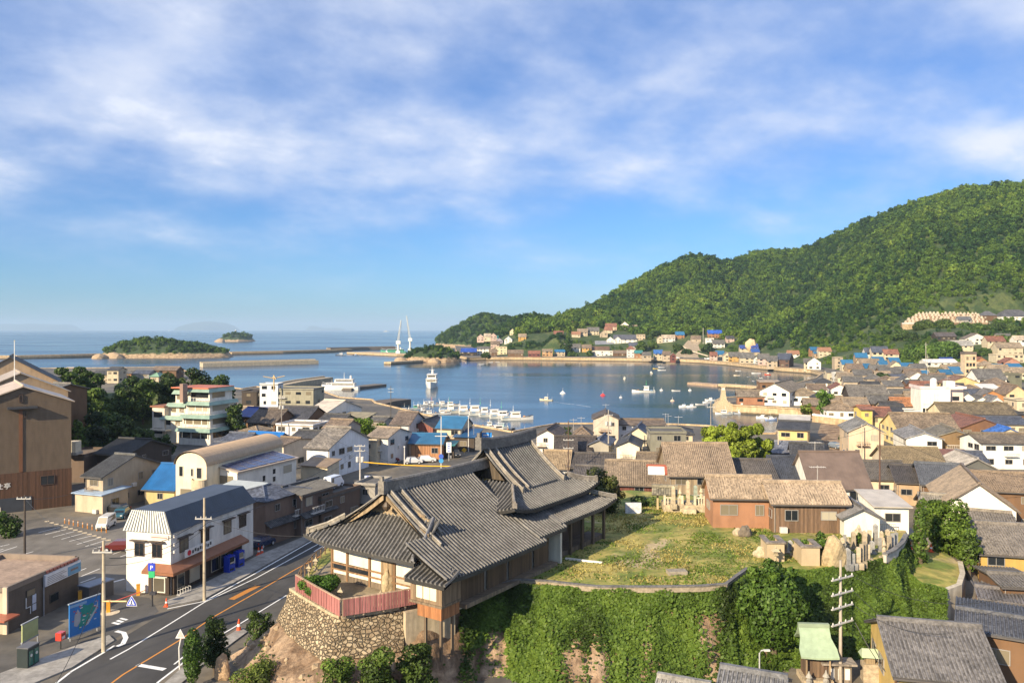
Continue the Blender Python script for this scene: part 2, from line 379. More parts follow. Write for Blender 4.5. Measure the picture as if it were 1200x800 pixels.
def m_quay(g):
 sp = g.n('ShaderNodeSeparateXYZ'); g.l(g.coord('Pos'), sp.inputs[0]); n = g.noise(g.coord('Pos'),.5,5,.65); k = g.noise(g.coord('Pos', (1,1,.2)),1.2,4)
 c = g.mix(g.rmp(n, .3,.7),(.38,.27,.15),(.56,.43,.27)); c = g.mix(g.rmp(g.math('ADD', sp.outputs[2], g.math('MULTIPLY', n, -1.2)),-.2,.4),(.10,.08,.05), c)
 g.base(g.scale(c, g.rmp(k, .3,.7,.8,1.15))); g.rough(.9)
 br = g.n('ShaderNodeTexBrick'); g.l(g.coord('Pos', (.5,.5,1),(R(90),0,0)), br.inputs[0]); br.inputs['Scale'].default_value = .9; g.bump(br.outputs['Fac'], -.5,.1)
B_['quay'] = m_quay
mb = MB(); n_ = len(COAST)
for i in range(n_ - 1):
 a, b = COAST[i], COAST[i + 1]
 mb.add([(a[0], a[1], -3),(b[0], b[1], -3),(b[0], b[1], GZ),(a[0], a[1], GZ)], [(0,1,2,3)])
kind(mb.build('quay_wall', 'quay'), 'structure')
mb = MB()
for i in range(1, n_ - 4):
 a, b = Vector((*COAST[i], 0)), Vector((*COAST[i + 1], 0))
 d = b - a; L_ = d.length; c = (a + b) / 2
 if L_ < 400: mb.box((c.x, c.y, GZ + .2),(L_, .8,.4), math.atan2(d.y, d.x))
kind(mb.build('quay_kerb', 'quay'), 'structure')
MUD = [at(*p, GZ)[:2] for p in [(958,508),(962,496),(1012,500),(1018,520),(1003,533),(975,530)]]
flat_poly('mudflat', MUD, GZ + .02, 'earth')
# the wooded mountain behind the town
HP  = np.array([560,640,  655,  690,  715,  740,  765,  790,  815,  832,  850,  870,  905,  930,  950,  975,1000,1030,1060,1090,1120,1160,1200,1300,1500,1700.])
HRY = np.array([393,386,  376,  364,  351,  336,  321,  310,  302,  305,  311,  304,  294,  296,  290,  279,  267,  255,  245,  236,  228,  224,  218,  205,  190,  200.])
HRD = np.array([1010,1060,1090,1150,1200,1240,1260,1270,1280,1290,1300,1320,1340,1300,1260,1240,1220,1190,1160,1130,1110,1080,1050,980,900,850.])
HFD = np.array([870,865,  862,  858,  852,  848,  840,  830,  820,  810,  800,  780,  745,  690,  640,  585,  530,  480,  450,  435,  428,  420,  420,420,420,420.])
HMY = np.array([392,390,  388,  383,  386,  392,  394,  393,  392,  395,  399,  405,  411,  412,  411,  407,  403,  409,  416,  418,  418,  406,  400,398,398,398.])
HMD = np.array([950,955,  960,  985,  975,  940,  905,  900,  890,  880,  865,  830,  785,  745,  705,  690,  680,  640,  600,  575,  570,  590,  610,610,600,600.])
def hill(X, Y):
 X = np.asarray(X, float); Y = np.asarray(Y, float); px = 600 + F * X / np.maximum(Y, 1)
 fd, md, rd = np.interp(px, HP, HFD), np.interp(px, HP, HMD), np.interp(px, HP, HRD)
 zm = CAMZ - (np.interp(px, HP, HMY) - HZ) * md / F; zr = CAMZ - (np.interp(px, HP, HRY) - HZ) * rd / F
 t1 = np.clip((Y - fd) / (md - fd),0,1); t2 = np.clip((Y - md) / (rd - md),0,1); t3 = np.clip((Y - rd) / 420,0,1.6)
 z = GZ - .6 + (zm - GZ + .6) * t1 + (zr - zm) * (t2 * .82 + .18 * np.sin(t2 * np.pi / 2))
 z = z - (zr * .55) * t3 ** 1.5
 w = np.sin(np.clip(t2,0,1) * np.pi)
 z = z + w * (vnoise(px * 1.25, Y * .45,150,3,3) * 30 + vnoise(px * 1.1 + Y * .25, Y * .2,46,6,2) * 17 - 10) + np.clip(t2 * 6,0,1) * vnoise(X, Y, 35,5,3) * 3.5
 cap = np.where(Y < 668,35.6 - (668 - Y) * .14, np.where(Y < 712,35.6 + (Y - 668) * .12,40.9 + (Y - 712) * 1.2)); f = np.clip((px - 1035) / 25,0,1) * np.clip((1420 - px) / 120,0,1)
 z = z * (1 - f) + np.minimum(z, cap) * f
 edge = np.clip((px - 560) / 60,0,1)
 return np.where(Y < fd, GZ - .6, GZ - .6 + (z - GZ + .6) * edge)
def g_at(X, Y): return float(max(GZ, hill(X, Y)))
PX, TT = np.meshgrid(np.linspace(562,1690,300), np.linspace(0,1,150), indexing='ij')
YY = np.interp(PX, HP, HFD) - 12 + TT * (np.interp(PX, HP, HRD) + 500 - np.interp(PX, HP, HFD) + 12)
XX = (PX - 600) * YY / F
kind(link('hillside', grid_mesh('hillside', np.stack([XX, YY, hill(XX, YY)], -1), 'slope')), 'structure')
# headlands and islets: an outline of heights on a real ground plan
MOUND_PTS = []
def mound(name, sil, Yc, depth, mat='islet', wood=4.0, seed=1, spacing=6.5, base=-1.5, tilt=0.0, add=5.0):
 px = np.array([p[0] for p in sil], float); py = np.array([p[1] for p in sil], float)
 U, T = np.meshgrid(np.linspace(px[0], px[-1], 130), np.linspace(-1,1,46), indexing='ij')
 yc = Yc + tilt * (U - px.mean()); top = CAMZ - (np.interp(U, px, py) - HZ) * yc / F - add
 end = np.minimum((U - px[0]),(px[-1] - U)) / (px[-1] - px[0]); dw = depth * np.clip(end * 4,.12,1) ** .6
 Y = yc + T * dw; X = (U - 600) * yc / F
 z = base + np.maximum(top - base, .5) * np.clip(1 - np.abs(T) ** 2.4,0,1) ** .8
 z = z + np.clip(1 - np.abs(T),0,1) * vnoise(X, Y, 22, seed, 4) * np.clip((top - base) * .16,.5,4)
 P = np.stack([X, Y, z], -1)
 o = kind(link(name, grid_mesh(name, P, mat)), 'structure')
 area = (px[-1] - px[0]) * Yc / F * depth * 2; n = int(area / spacing ** 2)
 i = rng.uniform(0,129, n); j = rng.uniform(0,45, n); i0, j0 = i.astype(int), j.astype(int)
 pts = P[i0, j0]; ok = (pts[:, 2] > wood + vnoise(pts[:, 0], pts[:, 1], 18, seed + 3,2) * 1.5)
 q = pts[ok] + rng.uniform(-1.5,1.5,(ok.sum(),3)) * (1,1,0)
 if len(q): MOUND_PTS.append((q, spacing))
 return o
mound('headland', [(512,395),(517,391),(530,382),(545,374),(558,367),(570,365),(590,368),(604,371),(640,384),(670,392)], 1560,170, wood=5, seed=2, spacing=8, add=9)
mound('hillock', [(556,398),(574,387),(590,376),(600,371),(612,366),(626,365),(640,367),(650,373),(657,379),(668,386),(690,393)], 1150,110, mat='slope', wood=6, seed=4, spacing=7.5, add=8)
mound('wooded_islet', [(471,424),(476,414),(484,408),(495,405),(506,403),(516,403),(526,405),(534,409),(540,416),(543,424)], 800,26, wood=3.6, seed=6, spacing=3.6, add=4)
mound('wooded_island', [(114,420),(120,412),(128,405),(140,400),(155,396),(168,395),(182,394),(196,394.5),(212,398),(228,400),(240,403),(250,405.5),(258,406.5),(266,406),(271,412),(274,418)], 930,42, wood=5.5, seed=8, spacing=5, add=5)
mound('lighthouse_islet', [(250,400.5),(256,396),(262,393),(268,391),(276,389.5),(284,390),(292,393),(297,397),(300,401)], 2150,60, wood=10, seed=9, spacing=9, add=5)
mound('bush_bluff', [(628,412),(636,400),(644,394),(652,389),(660,391),(668,396),(674,402),(682,410)], 905,30, mat='slope', wood=5, seed=12, spacing=4.5, add=5)
mound('low_bluff', [(584,412),(592,405),(602,401),(614,398),(624,397),(634,399),(644,408)], 915,26, mat='slope', wood=5, seed=14, spacing=4.5, add=5)
mound('woodland_mound', [(-30,470),(20,470),(60,466),(85,461),(110,462),(140,462),(170,460),(200,456),(225,452),(250,458),(268,474),(290,500)], 232,20, mat='slope', wood=99, seed=15, base=1.5, add=0)
def far_island(sil, Yc, depth):
 return mound('distant_island', sil, Yc, depth, mat='slope', wood=9999, seed=21, add=0)
far_island([(-60,387),(-30,380),(0,380.5),(10,379.2),(24,380.6),(38,379),(52,379.4),(66,380.6),(78,379.8),(92,386.2)], 30000,1800)
far_island([(213,386.2),(224,381),(235,377.6),(246,376.4),(258,377.8),(268,382),(276,386.2)], 28000,1800)
far_island([(360,386.2),(367,381.5),(374,384),(384,384.6),(396,384),(404,386.2)], 32000,1400)
# leaf clouds
def leaf_quads(P, Nrm, size, wild=.55, stretch=1.25):
 n = len(P); Nr = Nrm + rng.normal(0, wild, (n, 3)); Nr /= np.linalg.norm(Nr, axis=1, keepdims=True) + 1e-9
 a = np.cross(Nr, rng.normal(0,1,(n, 3))); a /= np.linalg.norm(a, axis=1, keepdims=True) + 1e-9; b = np.cross(Nr, a)
 s = (np.asarray(size) * rng.uniform(.6,1.35, n))[:, None] * .5
 V = np.stack([P - a * s * stretch, P + b * s * .8, P + a * s * stretch, P - b * s * .8], 1).reshape(-1,3)
 return V, np.arange(n * 4).reshape(-1,4)
def blob_points(blobs, per_m2, fill=.25):
 Ps, Ns, Ts = [], [], []
 for (c, r) in blobs:
  c = np.array(c); r = np.array(r if hasattr(r, '__len__') else (r, r, r), float)
  n = max(12, int(4 * math.pi * (r.mean() ** 2) * per_m2)); d = rng.normal(0,1,(n, 3)); d /= np.linalg.norm(d, axis=1, keepdims=True)
  k = np.where(rng.random(n) < fill, rng.uniform(.5,.9, n), rng.uniform(.88,1.08, n))
  Ps.append(c + d * r * k[:, None]); Ns.append(d / r * r.mean()); Ts.append(np.clip(rng.normal(.5,.17, n) + rng.normal(0,.16),0,1))
 return np.concatenate(Ps), np.concatenate(Ns), np.concatenate(Ts)
def crown_mesh(name, blobs, per_m2, size, mat='leaf', fill=.25, wild=.55, attr='tone'):
 P, Nn, T = blob_points(blobs, per_m2, fill); V, Q = leaf_quads(P, Nn, np.full(len(P), size), wild)
 return np_mesh(name, V, Q, mat, tone=T, attr=attr)
def random_blobs(w, h, n, seed, z0=0.0, flat=1.0, top=.55):
 r = random.Random(seed); B = [((0,0, z0 + h * .5),(w * .30, w * .30, h * .36))]
 for i in range(n):
  a = r.uniform(0,2 * math.pi); zz = r.uniform(.12,.88); rad = w * .5 * math.sqrt(max(.05,1 - (2 * zz - top * 1.6) ** 2 * .8)) * r.uniform(.45,.78)
  q = w * r.uniform(.14,.24); B.append(((math.cos(a) * rad, math.sin(a) * rad, z0 + h * zz),(q, q, q * .8 * flat)))
 return B
PROTO = []
for k in range(5):
 r_ = random.Random(k); V0 = []
 me = crown_mesh('crown_form', random_blobs(8.0,7.0 + k * .5,9,40 + k, -3.0),.95,1.15, 'forest', .1,.45, 'leaf')
 PROTO.append(bpy.data.objects.new('crown_form', me))
def scatter_group(protos):
 ng = bpy.data.node_groups.new('canopy', 'GeometryNodeTree')
 ng.interface.new_socket('Geometry', in_out='INPUT', socket_type='NodeSocketGeometry'); ng.interface.new_socket('Geometry', in_out='OUTPUT', socket_type='NodeSocketGeometry')
 N = ng.nodes.new; L = ng.links.new; gi, go = N('NodeGroupInput'), N('NodeGroupOutput')
 jo = N('GeometryNodeJoinGeometry')
 for p in protos:
  oi = N('GeometryNodeObjectInfo'); oi.inputs['Object'].default_value = p; oi.inputs['As Instance'].default_value = True; L(oi.outputs['Geometry'], jo.inputs[0])
 ip = N('GeometryNodeInstanceOnPoints'); ip.inputs['Pick Instance'].default_value = True
 def named(n, t):
  x = N('GeometryNodeInputNamedAttribute'); x.data_type = t; x.inputs[0].default_value = n; return x.outputs[0]
 L(gi.outputs[0], ip.inputs['Points']); L(jo.outputs[0], ip.inputs['Instance']); L(named('size', 'FLOAT'), ip.inputs['Scale'])
 rv = N('ShaderNodeCombineXYZ'); L(named('turn', 'FLOAT'), rv.inputs[2]); L(rv.outputs[0], ip.inputs['Rotation'])
 L(named('form', 'INT'), ip.inputs['Instance Index']); L(ip.outputs[0], go.inputs[0]); return ng
CANOPY = scatter_group(PROTO)
def scatter(name, P, size, tone, label=None):
 n = len(P); me = bpy.data.meshes.new(name); me.vertices.add(n); me.vertices.foreach_set('co', np.ascontiguousarray(P, np.float32).ravel())
 for a, t, v in (('size', 'FLOAT', size),('turn', 'FLOAT', rng.uniform(0,6.28, n)),('tone', 'FLOAT', tone),('form', 'INT', rng.integers(0,5, n))):
  me.attributes.new(a, t, 'POINT').data.foreach_set('value', np.ascontiguousarray(v, np.int32 if t == 'INT' else np.float32))
 me.materials.append(M('forest')); o = link(name, me); md = o.modifiers.new('canopy', 'NODES'); md.node_group = CANOPY
 if label: tag(o, label, 'woods')
 return kind(o, 'stuff')
# ================================================================== THE PLATEAU, ITS CLIFF, THE STREETS
PZ = 9.0
FE = [(345,690),(372,706),(400,722),(450,714),(502,705),(527,700),(560,690),(590,683),(640,686),(700,689),(770,690),(850,687),(868,676),(880,668),(905,664),(945,668),(975,664),(1000,660),(1025,656),(1040,652),(1055,642),(1062,630)]
BE = [(268,768),(262,812),(300,868),(420,875),(490,850),(525,828),(555,805),(588,800),(640,806),(700,815),(770,815),(850,803),(868,797),(890,793),(915,789),(945,786),(985,781),(1015,777),(1045,769),(1066,757),(1088,742),(1100,715)]
BACK = [(1060,612),(930,592),(840,582),(740,574),(640,578),(420,596),(384,640),(352,682)]
flat_poly('plateau', [at(*p, PZ)[:2] for p in FE + BACK], PZ, 'field')
def resample(pts, n):
 P = np.array([list(p) for p in pts], float); d = np.r_[0, np.cumsum(np.linalg.norm(np.diff(P, axis=0), axis=1))]
 t = np.linspace(0, d[-1], n); return np.stack([np.interp(t, d, P[:, k]) for k in range(P.shape[1])], 1), t / d[-1]
ft = [at(*p, PZ) for p in FE]; fb = [at(*p, GZ) for p in BE]
NC, NR = 330,44
par = np.linspace(0, len(FE) - 1, NC)
TOP = np.stack([np.interp(par, range(len(FE)), [p[k] for p in ft]) for k in range(3)], 1)
BOT = np.stack([np.interp(par, range(len(FE)), [p[k] for p in fb]) for k in range(3)], 1)
cpx = np.interp(par, range(len(FE)), [p[0] for p in FE])
s = np.linspace(0,1, NR)[None, :, None]
wall = np.clip((505 - cpx) / 25,0,1)[:, None, None]
h1 = s ** 1.35; h2 = np.where(s < .42, s * .42,.176 + (s - .42) / .58 * .824)
hh = h1 * (1 - wall) + h2 * wall
CL = TOP[:, None] * (1 - hh) + BOT[:, None] * hh; CL[...,2] = (PZ * (1 - s) + (GZ - .4) * s)[...,0]
out = BOT - TOP; out[:, 2] = 0; out /= np.linalg.norm(out, axis=1, keepdims=True)
damp = np.sin(np.clip(s[...,0] * 1.6,0,1) * np.pi / 2) * np.where(wall[...,0] > .5, np.clip((s[...,0] - .4) * 4,0,1),1)
a_ = np.cumsum(np.r_[0, np.linalg.norm(np.diff(TOP, axis=0), axis=1)])[:, None]
bulge = vnoise(a_, s[...,0] * 9,4.5,41,4) * 1.0 + vnoise(a_, s[...,0] * 2.0,2.3,44,3) * 1.15 + vnoise(a_, s[...,0] * 9,1.3,42,3) * .38
CL += out[:, None] * (bulge * damp)[..., None]; CL[...,2] += vnoise(a_, s[...,0] * 9,1.8,43,3) * .25 * damp
kind(link('cliff', grid_mesh('cliff', CL, 'earth')), 'structure')
def strip(name, pts, wdt, mat='marking', col=(.8,.8,.78), lift=.012, z=GZ):
 """A painted band of the given width along photograph points on the street level."""
 P = [at(px, py, z) for px, py in pts]; mb = MB(); A = []
 for i, p in enumerate(P):
  d = (P[min(i + 1, len(P) - 1)] - P[max(i - 1,0)]).normalized(); nrm = Vector((-d.y, d.x, 0)) * wdt / 2
  A.append((p + nrm + Vector((0,0, lift)), p - nrm + Vector((0,0, lift))))
 for (a, b),(c, d) in zip(A[:-1], A[1:]): mb.add([b, d, c, a], [(0,1,2,3)])
 return kind(mb.build(name, mat, None, col), 'structure')
RL = [(20,842),(84,784),(135,752),(190,719),(240,701),(300,668),(370,628),(410,603),(440,585),(500,562),(540,546),(566,528)]
RR = [(590,545),(540,574),(480,592),(440,614),(400,646),(357,680),(336,698),(277,735),(215,776),(185,799),(140,850)]
flat_poly('road', [at(*p, GZ)[:2] for p in RL + RR], GZ + .004, 'asphalt', (.058,.056,.055))
flat_poly('parking_lot', [at(*p, GZ)[:2] for p in [(-160,690),(96,690),(128,704),(180,700),(150,690),(146,640),(150,604),(60,606),(0,622),(-160,640)]], GZ + .004, 'asphalt', (.155,.14,.12))
flat_poly('side_street', [at(*p, GZ)[:2] for p in [(128,752),(186,716),(175,700),(120,695),(96,705)]], GZ + .008, 'asphalt', (.08,.077,.074))
def slab(name, pts, h, mat='concrete', col=(.34,.32,.29)):
 P = [at(*p, GZ) for p in pts]; mb = MB().prism([(p.x, p.y) for p in P], GZ - .1, GZ + h); me = mb.mesh(name, M(mat))
 bm = bmesh.new(); bm.from_mesh(me); bmesh.ops.recalc_face_normals(bm, faces=bm.faces); bm.to_mesh(me); bm.free()
 return kind(link(name, me, None, col), 'structure')
slab('pavement', [(197,711),(240,702),(300,669),(371,629),(364,626),(303,651),(214,697),(196,704)], .13)
slab('pavement', [(0,818),(84,783),(134,751),(128,745),(92,756),(0,790)], .13)
slab('pavement', [(140,880),(190,804),(222,775),(282,736),(290,741),(235,782),(205,808),(170,880)], .13)
for p, w in [([(66,800),(84,786),(120,765),(134,756)], .22),([(196,713),(240,704),(300,671),(370,631)], .20),([(129,772),(151,760)], .18),([(151,760),(200,730),(240,705),(300,677),(375,636)], .16),
   ([(170,822),(185,799),(215,776)], .2),([(204,778),(215,769),(277,733),(336,697)], .16)]: strip('road_line', p, w)
strip('road_line', [(136,739),(145,741),(147.5,747),(144,754),(137,757)], .45)
strip('centre_line', [(120,808),(144,790),(210,750),(250,722.5),(300,694),(344,668),(389,644)], .17, col=(.62,.25,.035))
strip('orange_marking', [(271,702),(302,686)], .75, col=(.5,.2,.03))
strip('stop_line', [(161,778.5),(193,784)], .5)
strip('arrow_marking', [(368,646),(380,638.5)], .16); strip('arrow_marking', [(378,641.5),(383,637.2),(374,639)], .2)
for a, b in [((45,623.7),(70,617.5)),((53,626),(77.5,620)),((62,629),(87,622.5)),((72,631.5),(98,624.5)),((81,634),(107,627.5)),((90,637.5),(119,629)),((100,640),(125,632.5)),((110,642.5),(130,637.5)),
   ((0,640),(11,637.5)),((0,646.5),(20,640)),((5,655),(39,646)),((20,655),(46,650)),((-20,650),(4,643)),((92,669),(101,665.5)),((95,675),(117,666)),((94,682.5),(112,676)),((141,652),(150,649)),((132,649),(147,644))]:
 strip('stall_line', [a, b], .16, col=(.72,.70,.66))
strip('road_lettering', [(132,729),(140,731)], .35); strip('road_lettering', [(137,726.5),(144,728.5)], .35); strip('road_lettering', [(141,724),(149,726)], .3)
strip('road_lettering', [(133,681.5),(146,678)], .3)
flat_poly('courtyard', [at(*p, PZ)[:2] for p in [(349,688),(400,719),(450,711),(500,703),(520,696),(470,672),(392,655),(372,668)]], PZ + .006, 'concrete', (.30,.245,.165))
def raised(name, pts, mat, col=None, zs=None, skirt=True):
 P = [at(p[0], p[1], p[2]) for p in pts]; mb = MB(); flat = [Vector((p.x, p.y, p.z)) for p in P]
 for t in tessellate_polygon([[Vector((p.x, p.y, 0)) for p in flat]]):
  a, b, c = (flat[k] for k in t)
  mb.add([a, b, c] if (b - a).cross(c - a).z > 0 else [a, c, b], [(0,1,2)])
 if skirt:
  for i in range(len(P)):
   a, b = P[i], P[(i + 1) % len(P)]; mb.add([(a.x, a.y, GZ - .2),(b.x, b.y, GZ - .2), b, a], [(0,1,2,3)])
 return kind(mb.build(name, mat, None, col), 'structure')
raised('grass_terrace', [(1058,660,7),(1062,632,7),(1085,640,6.8),(1108,647,6.6),(1124,660,6.4),(1126,672,6.2),(1122,684,6.1),(1106,690,6.1),(1076,683,6.5),(1062,672,6.8)], 'field')
raised('lane', [(1062,631,6.9),(1066,618,6.9),(1085,624,6.8),(1112,638,6.2),(1140,658,5.0),(1150,690,3.8),(1142,735,3.05),(1120,752,3.02),(1127,700,3.7),(1130,675,4.6),(1124,659,5.6),(1107,645,6.3),(1085,637,6.7)], 'asphalt', (.20,.17,.135))
def wall_thing(name, label, pts, z0, z1, th, mat, col, cap=None, part='wall'):
 P = [at(*p) for p in pts]; P = [Vector((p.x, p.y, 0)) for p in P]
 t = thing(name, label, 'wall', (P[0].x, P[0].y, 0)); o_ = Vector((P[0].x, P[0].y, 0)); A, B = [], []
 for i, p in enumerate(P):
  d = (P[min(i + 1, len(P) - 1)] - P[max(i - 1,0)]).normalized(); nr = Vector((-d.y, d.x, 0)) * th / 2
  A.append(p - o_ + nr); B.append(p - o_ - nr)
 zz1 = z1 if hasattr(z1, '__len__') else [z1] * len(P); zz0 = z0 if hasattr(z0, '__len__') else [z0] * len(P)
 rings = [[(a.x, a.y, q0),(b.x, b.y, q0),(b.x, b.y, q1),(a.x, a.y, q1)] for a, b, q0, q1 in zip(A, B, zz0, zz1)]
 MB().loft(rings).build(part, mat, t, col)
 if cap:
  e = 1 + cap[1]; r2 = [[((a + b) / 2 + (a - b) / 2 * e).to_tuple()[:2] + (q1 + .003,),((a + b) / 2 + (b - a) / 2 * e).to_tuple()[:2] + (q1 + .003,),((a + b) / 2 + (b - a) / 2 * e).to_tuple()[:2] + (q1 + cap[0],),((a + b) / 2 + (a - b) / 2 * e).to_tuple()[:2] + (q1 + cap[0],)] for a, b, q1 in zip(A, B, zz1)]
  MB().loft(r2).build('coping', cap[2], t, cap[3])
 return t
wall_thing('retaining_wall', 'curved pale concrete retaining wall holding up the grass shelf beside the lane', [(1125,658,6.4),(1128,673,6.2),(1124,686,6.1),(1106,693,6.1)], GZ - .3, [6.5,6.4,6.3,6.3], .5, 'concrete', (.52,.46,.36))
def stone_wall():
 i1 = int(np.argmax(cpx > 478)); P = TOP[:i1]; B = CL[:i1,19]; nb = out[:i1]
 t = thing('stone_wall', 'tall dry stone retaining wall under the pink fence of the temple forecourt', 'wall', (float(P[0,0]), float(P[0,1]),0))
 o_ = np.array([P[0,0], P[0,1], 0]); rows = 16; G_ = np.zeros((i1, rows, 3))
 for k in range(rows):
  f = k / (rows - 1); G_[:, k] = P * (1 - f) + B * f + nb * .35 - o_
  G_[:, k] += nb * (vnoise(a_[:i1,0], np.full(i1, f * 5),.7,55,2) * .14)[:, None]
 link('masonry', grid_mesh('masonry', G_, 'masonry'), t)
 mb = MB()
 for i in range(0, i1 - 4,4):
  a, b = Vector(P[i] - o_ + nb[i] * .2), Vector(P[min(i + 4, i1 - 1)] - o_ + nb[i] * .2); c = (a + b) / 2; d = b - a
  mb.box((c.x, c.y, PZ + .04),(d.length + .04,.55,.22), math.atan2(d.y, d.x))
 mb.build('coping', 'stone', t, (.46,.37,.24))
stone_wall()
wall_thing('concrete_wall', 'flat stained concrete wall face below the temple side wing', [(474,717, PZ),(502,711.5, PZ),(532,706, PZ)], 4.6, PZ + .02,.5, 'concrete', (.50,.41,.28))
def cliff_points(n, mask, lift=.1):
 i = rng.uniform(0, NC - 1.001, n); j = rng.uniform(0, NR - 1.001, n); i0, j0 = i.astype(int), j.astype(int); fi, fj = (i - i0)[:, None], (j - j0)[:, None]
 p = (CL[i0, j0] * (1 - fi) + CL[i0 + 1, j0] * fi) * (1 - fj) + (CL[i0, j0 + 1] * (1 - fi) + CL[i0 + 1, j0 + 1] * fi) * fj
 nn = np.cross(CL[i0 + 1, j0] - CL[i0, j0], CL[i0, j0 + 1] - CL[i0, j0]); nn /= np.linalg.norm(nn, axis=1, keepdims=True) + 1e-9
 nn *= np.where((nn * out[i0]).sum(1) < 0,-1,1)[:, None]
 k = mask(cpx[i0], j0 / NR, a_[i0,0]); ok = rng.random(n) < k
 return p[ok] + nn[ok] * lift, nn[ok], a_[i0,0][ok], (j0 / NR)[ok], cpx[i0][ok]
def ivy_mask(px, s, a):
 m = np.clip((px - 536) / 14,0,1)
 hang = vnoise(a, s * 2.2,2.2,61,3)
 bare = (np.clip(1 - np.abs(px - 575) / 32,0,1) * np.clip((s - .45) * 4,0,1) + np.clip(1.15 - np.abs(px - 685) / 50,0,1) * np.clip((s - .40) * 4,0,1) + np.clip(1 - np.abs(px - 826) / 42,0,1) * np.clip((s - .15) * 3,0,.62))
 m = m * np.clip(.96 - bare * 1.9 + hang * 1.5 * np.clip((s - .3) * 3,.1,1),.02,1)
 return m
def ivy():
 p, nn, a, s_, px = cliff_points(190000, ivy_mask, .02)
 p = p + nn * (rng.uniform(0,.55, len(p)) * (.6 + .5 * vnoise(a, s_ * 9,1.2,63,2)))[:, None]
 n2 = nn * .7 + np.array([0,-.25,.75])
 V, Q = leaf_quads(p, n2, np.full(len(p),.26),.5)
 dry = np.clip(1 - np.abs(px - 822) / 45,0,1)
 tone = np.clip(.44 + vnoise(a, s_ * 4,3.2,64,3) * .60 + .18 * vnoise(a, s_ * 9,.9,65,2) + rng.normal(0,.13, len(p)),0,1)
 o = link('ivy', np_mesh('ivy', V, Q, 'leaf', tone=tone), None, (.075,.125,.018)); kind(o, 'stuff'); tag(o, 'green ivy and creepers hanging down the cliff face', 'ivy')
ivy()
def shelf_ivy():
 n = 16000; u = rng.random(n) * 3; v = rng.random(n); i = np.minimum(u.astype(int),2); f = (u - i)[:, None]
 T = np.array([list(at(*p)) for p in [(1058,660,7.3),(1064,672,7.0),(1078,684,6.7),(1108,691,6.2)]]); Bt = np.array([list(at(*p)) for p in [(1064,757, GZ),(1078,760, GZ),(1094,756, GZ),(1108,748, GZ)]])
 a = T[i] * (1 - f) + T[i + 1] * f; b = Bt[i] * (1 - f) + Bt[i + 1] * f; w = v[:, None]; P = a * (1 - w) + b * w; P[:, :2] = a[:, :2] * (1 - w ** 1.3) + b[:, :2] * w ** 1.3
 nn = np.tile(np.array([-.15,-.85,.5]),(n, 1)); P = P + nn * (.1 + rng.uniform(0,.5, n) * (1 + vnoise(P[:, 0], P[:, 2] * 2,1.3,67,2)))[:, None]
 V, Q = leaf_quads(P, nn * .6 + np.array([0,0,.6]), np.full(n, .28),.5); o = link('ivy', np_mesh('ivy', V, Q, 'leaf', tone=np.clip(.5 + vnoise(P[:, 0], P[:, 2], 2.0,68,3) * .45 + rng.normal(0,.13, n),0,1)), None, (.085,.14,.02)); kind(o, 'stuff'); tag(o, 'ivy spilling down below the grass shelf beside the lane', 'ivy')
shelf_ivy()
def weeds_on_slope():
 def mk(px, s, a):
  n = vnoise(a, s * 9,2.0,71,3)
  return np.clip((n - .02) * 3,0,1) * np.clip((s - .52) * 5,0,1) * np.clip((540 - px) / 10,0,1) * np.clip(.35 + (px - 400) / 120,.25,1)
 p, nn, a, s_, px = cliff_points(60000, mk, .05); p = p + nn * rng.uniform(0,.55, len(p))[:, None]
 V, Q = leaf_quads(p, nn * .5 + np.array([0,0,.8]), np.full(len(p),.26),.5)
 o = link('undergrowth', np_mesh('undergrowth', V, Q, 'leaf', tone=np.clip(rng.normal(.5,.2, len(p)),0,1)), None, (.085,.13,.022)); kind(o, 'stuff'); tag(o, 'weeds and low creepers on the rocky slope under the temple', 'weeds')
weeds_on_slope()
def rubble():
 mk = lambda px, s, a: np.clip((500 - px) / 20,0,1) * np.clip((s - .42) * 8,0,1) * (.35 + .5 * (vnoise(a, s * 9,2.5,73,2) > -.1))
 p, nn, a, s_, px = cliff_points(1500, mk, .0); mb = MB()
 ico = [(0,0,1),(.9,0,.3),(.28,.85,.35),(-.72,.53,.3),(-.72,-.53,.4),(.28,-.85,.3),(.72,.5,-.4),(-.28,.8,-.4),(-.9,0,-.35),(-.28,-.85,-.4),(.72,-.5,-.4),(0,0,-1)]
 fs = [(0,1,2),(0,2,3),(0,3,4),(0,4,5),(0,5,1),(1,6,2),(2,6,7),(2,7,3),(3,7,8),(3,8,4),(4,8,9),(4,9,5),(5,9,10),(5,10,1),(1,10,6),(11,7,6),(11,8,7),(11,9,8),(11,10,9),(11,6,10)]
 for q in p:
  r = random.uniform(.12,.42) * (1.6 if random.random() < .08 else 1); m = Matrix.Rotation(random.uniform(0,6),3, Vector((random.random(), random.random(),.3)))
  mb.add([m @ Vector((x * r * random.uniform(.7,1.3), y * r * random.uniform(.7,1.3), z * r)) + Vector(q) for x, y, z in ico], fs)
 o = mb.build('rubble', 'stone', None, (.40,.30,.19)); kind(o, 'stuff'); tag(o, 'tumbled stones on the slope below the stone wall', 'rubble')
rubble()
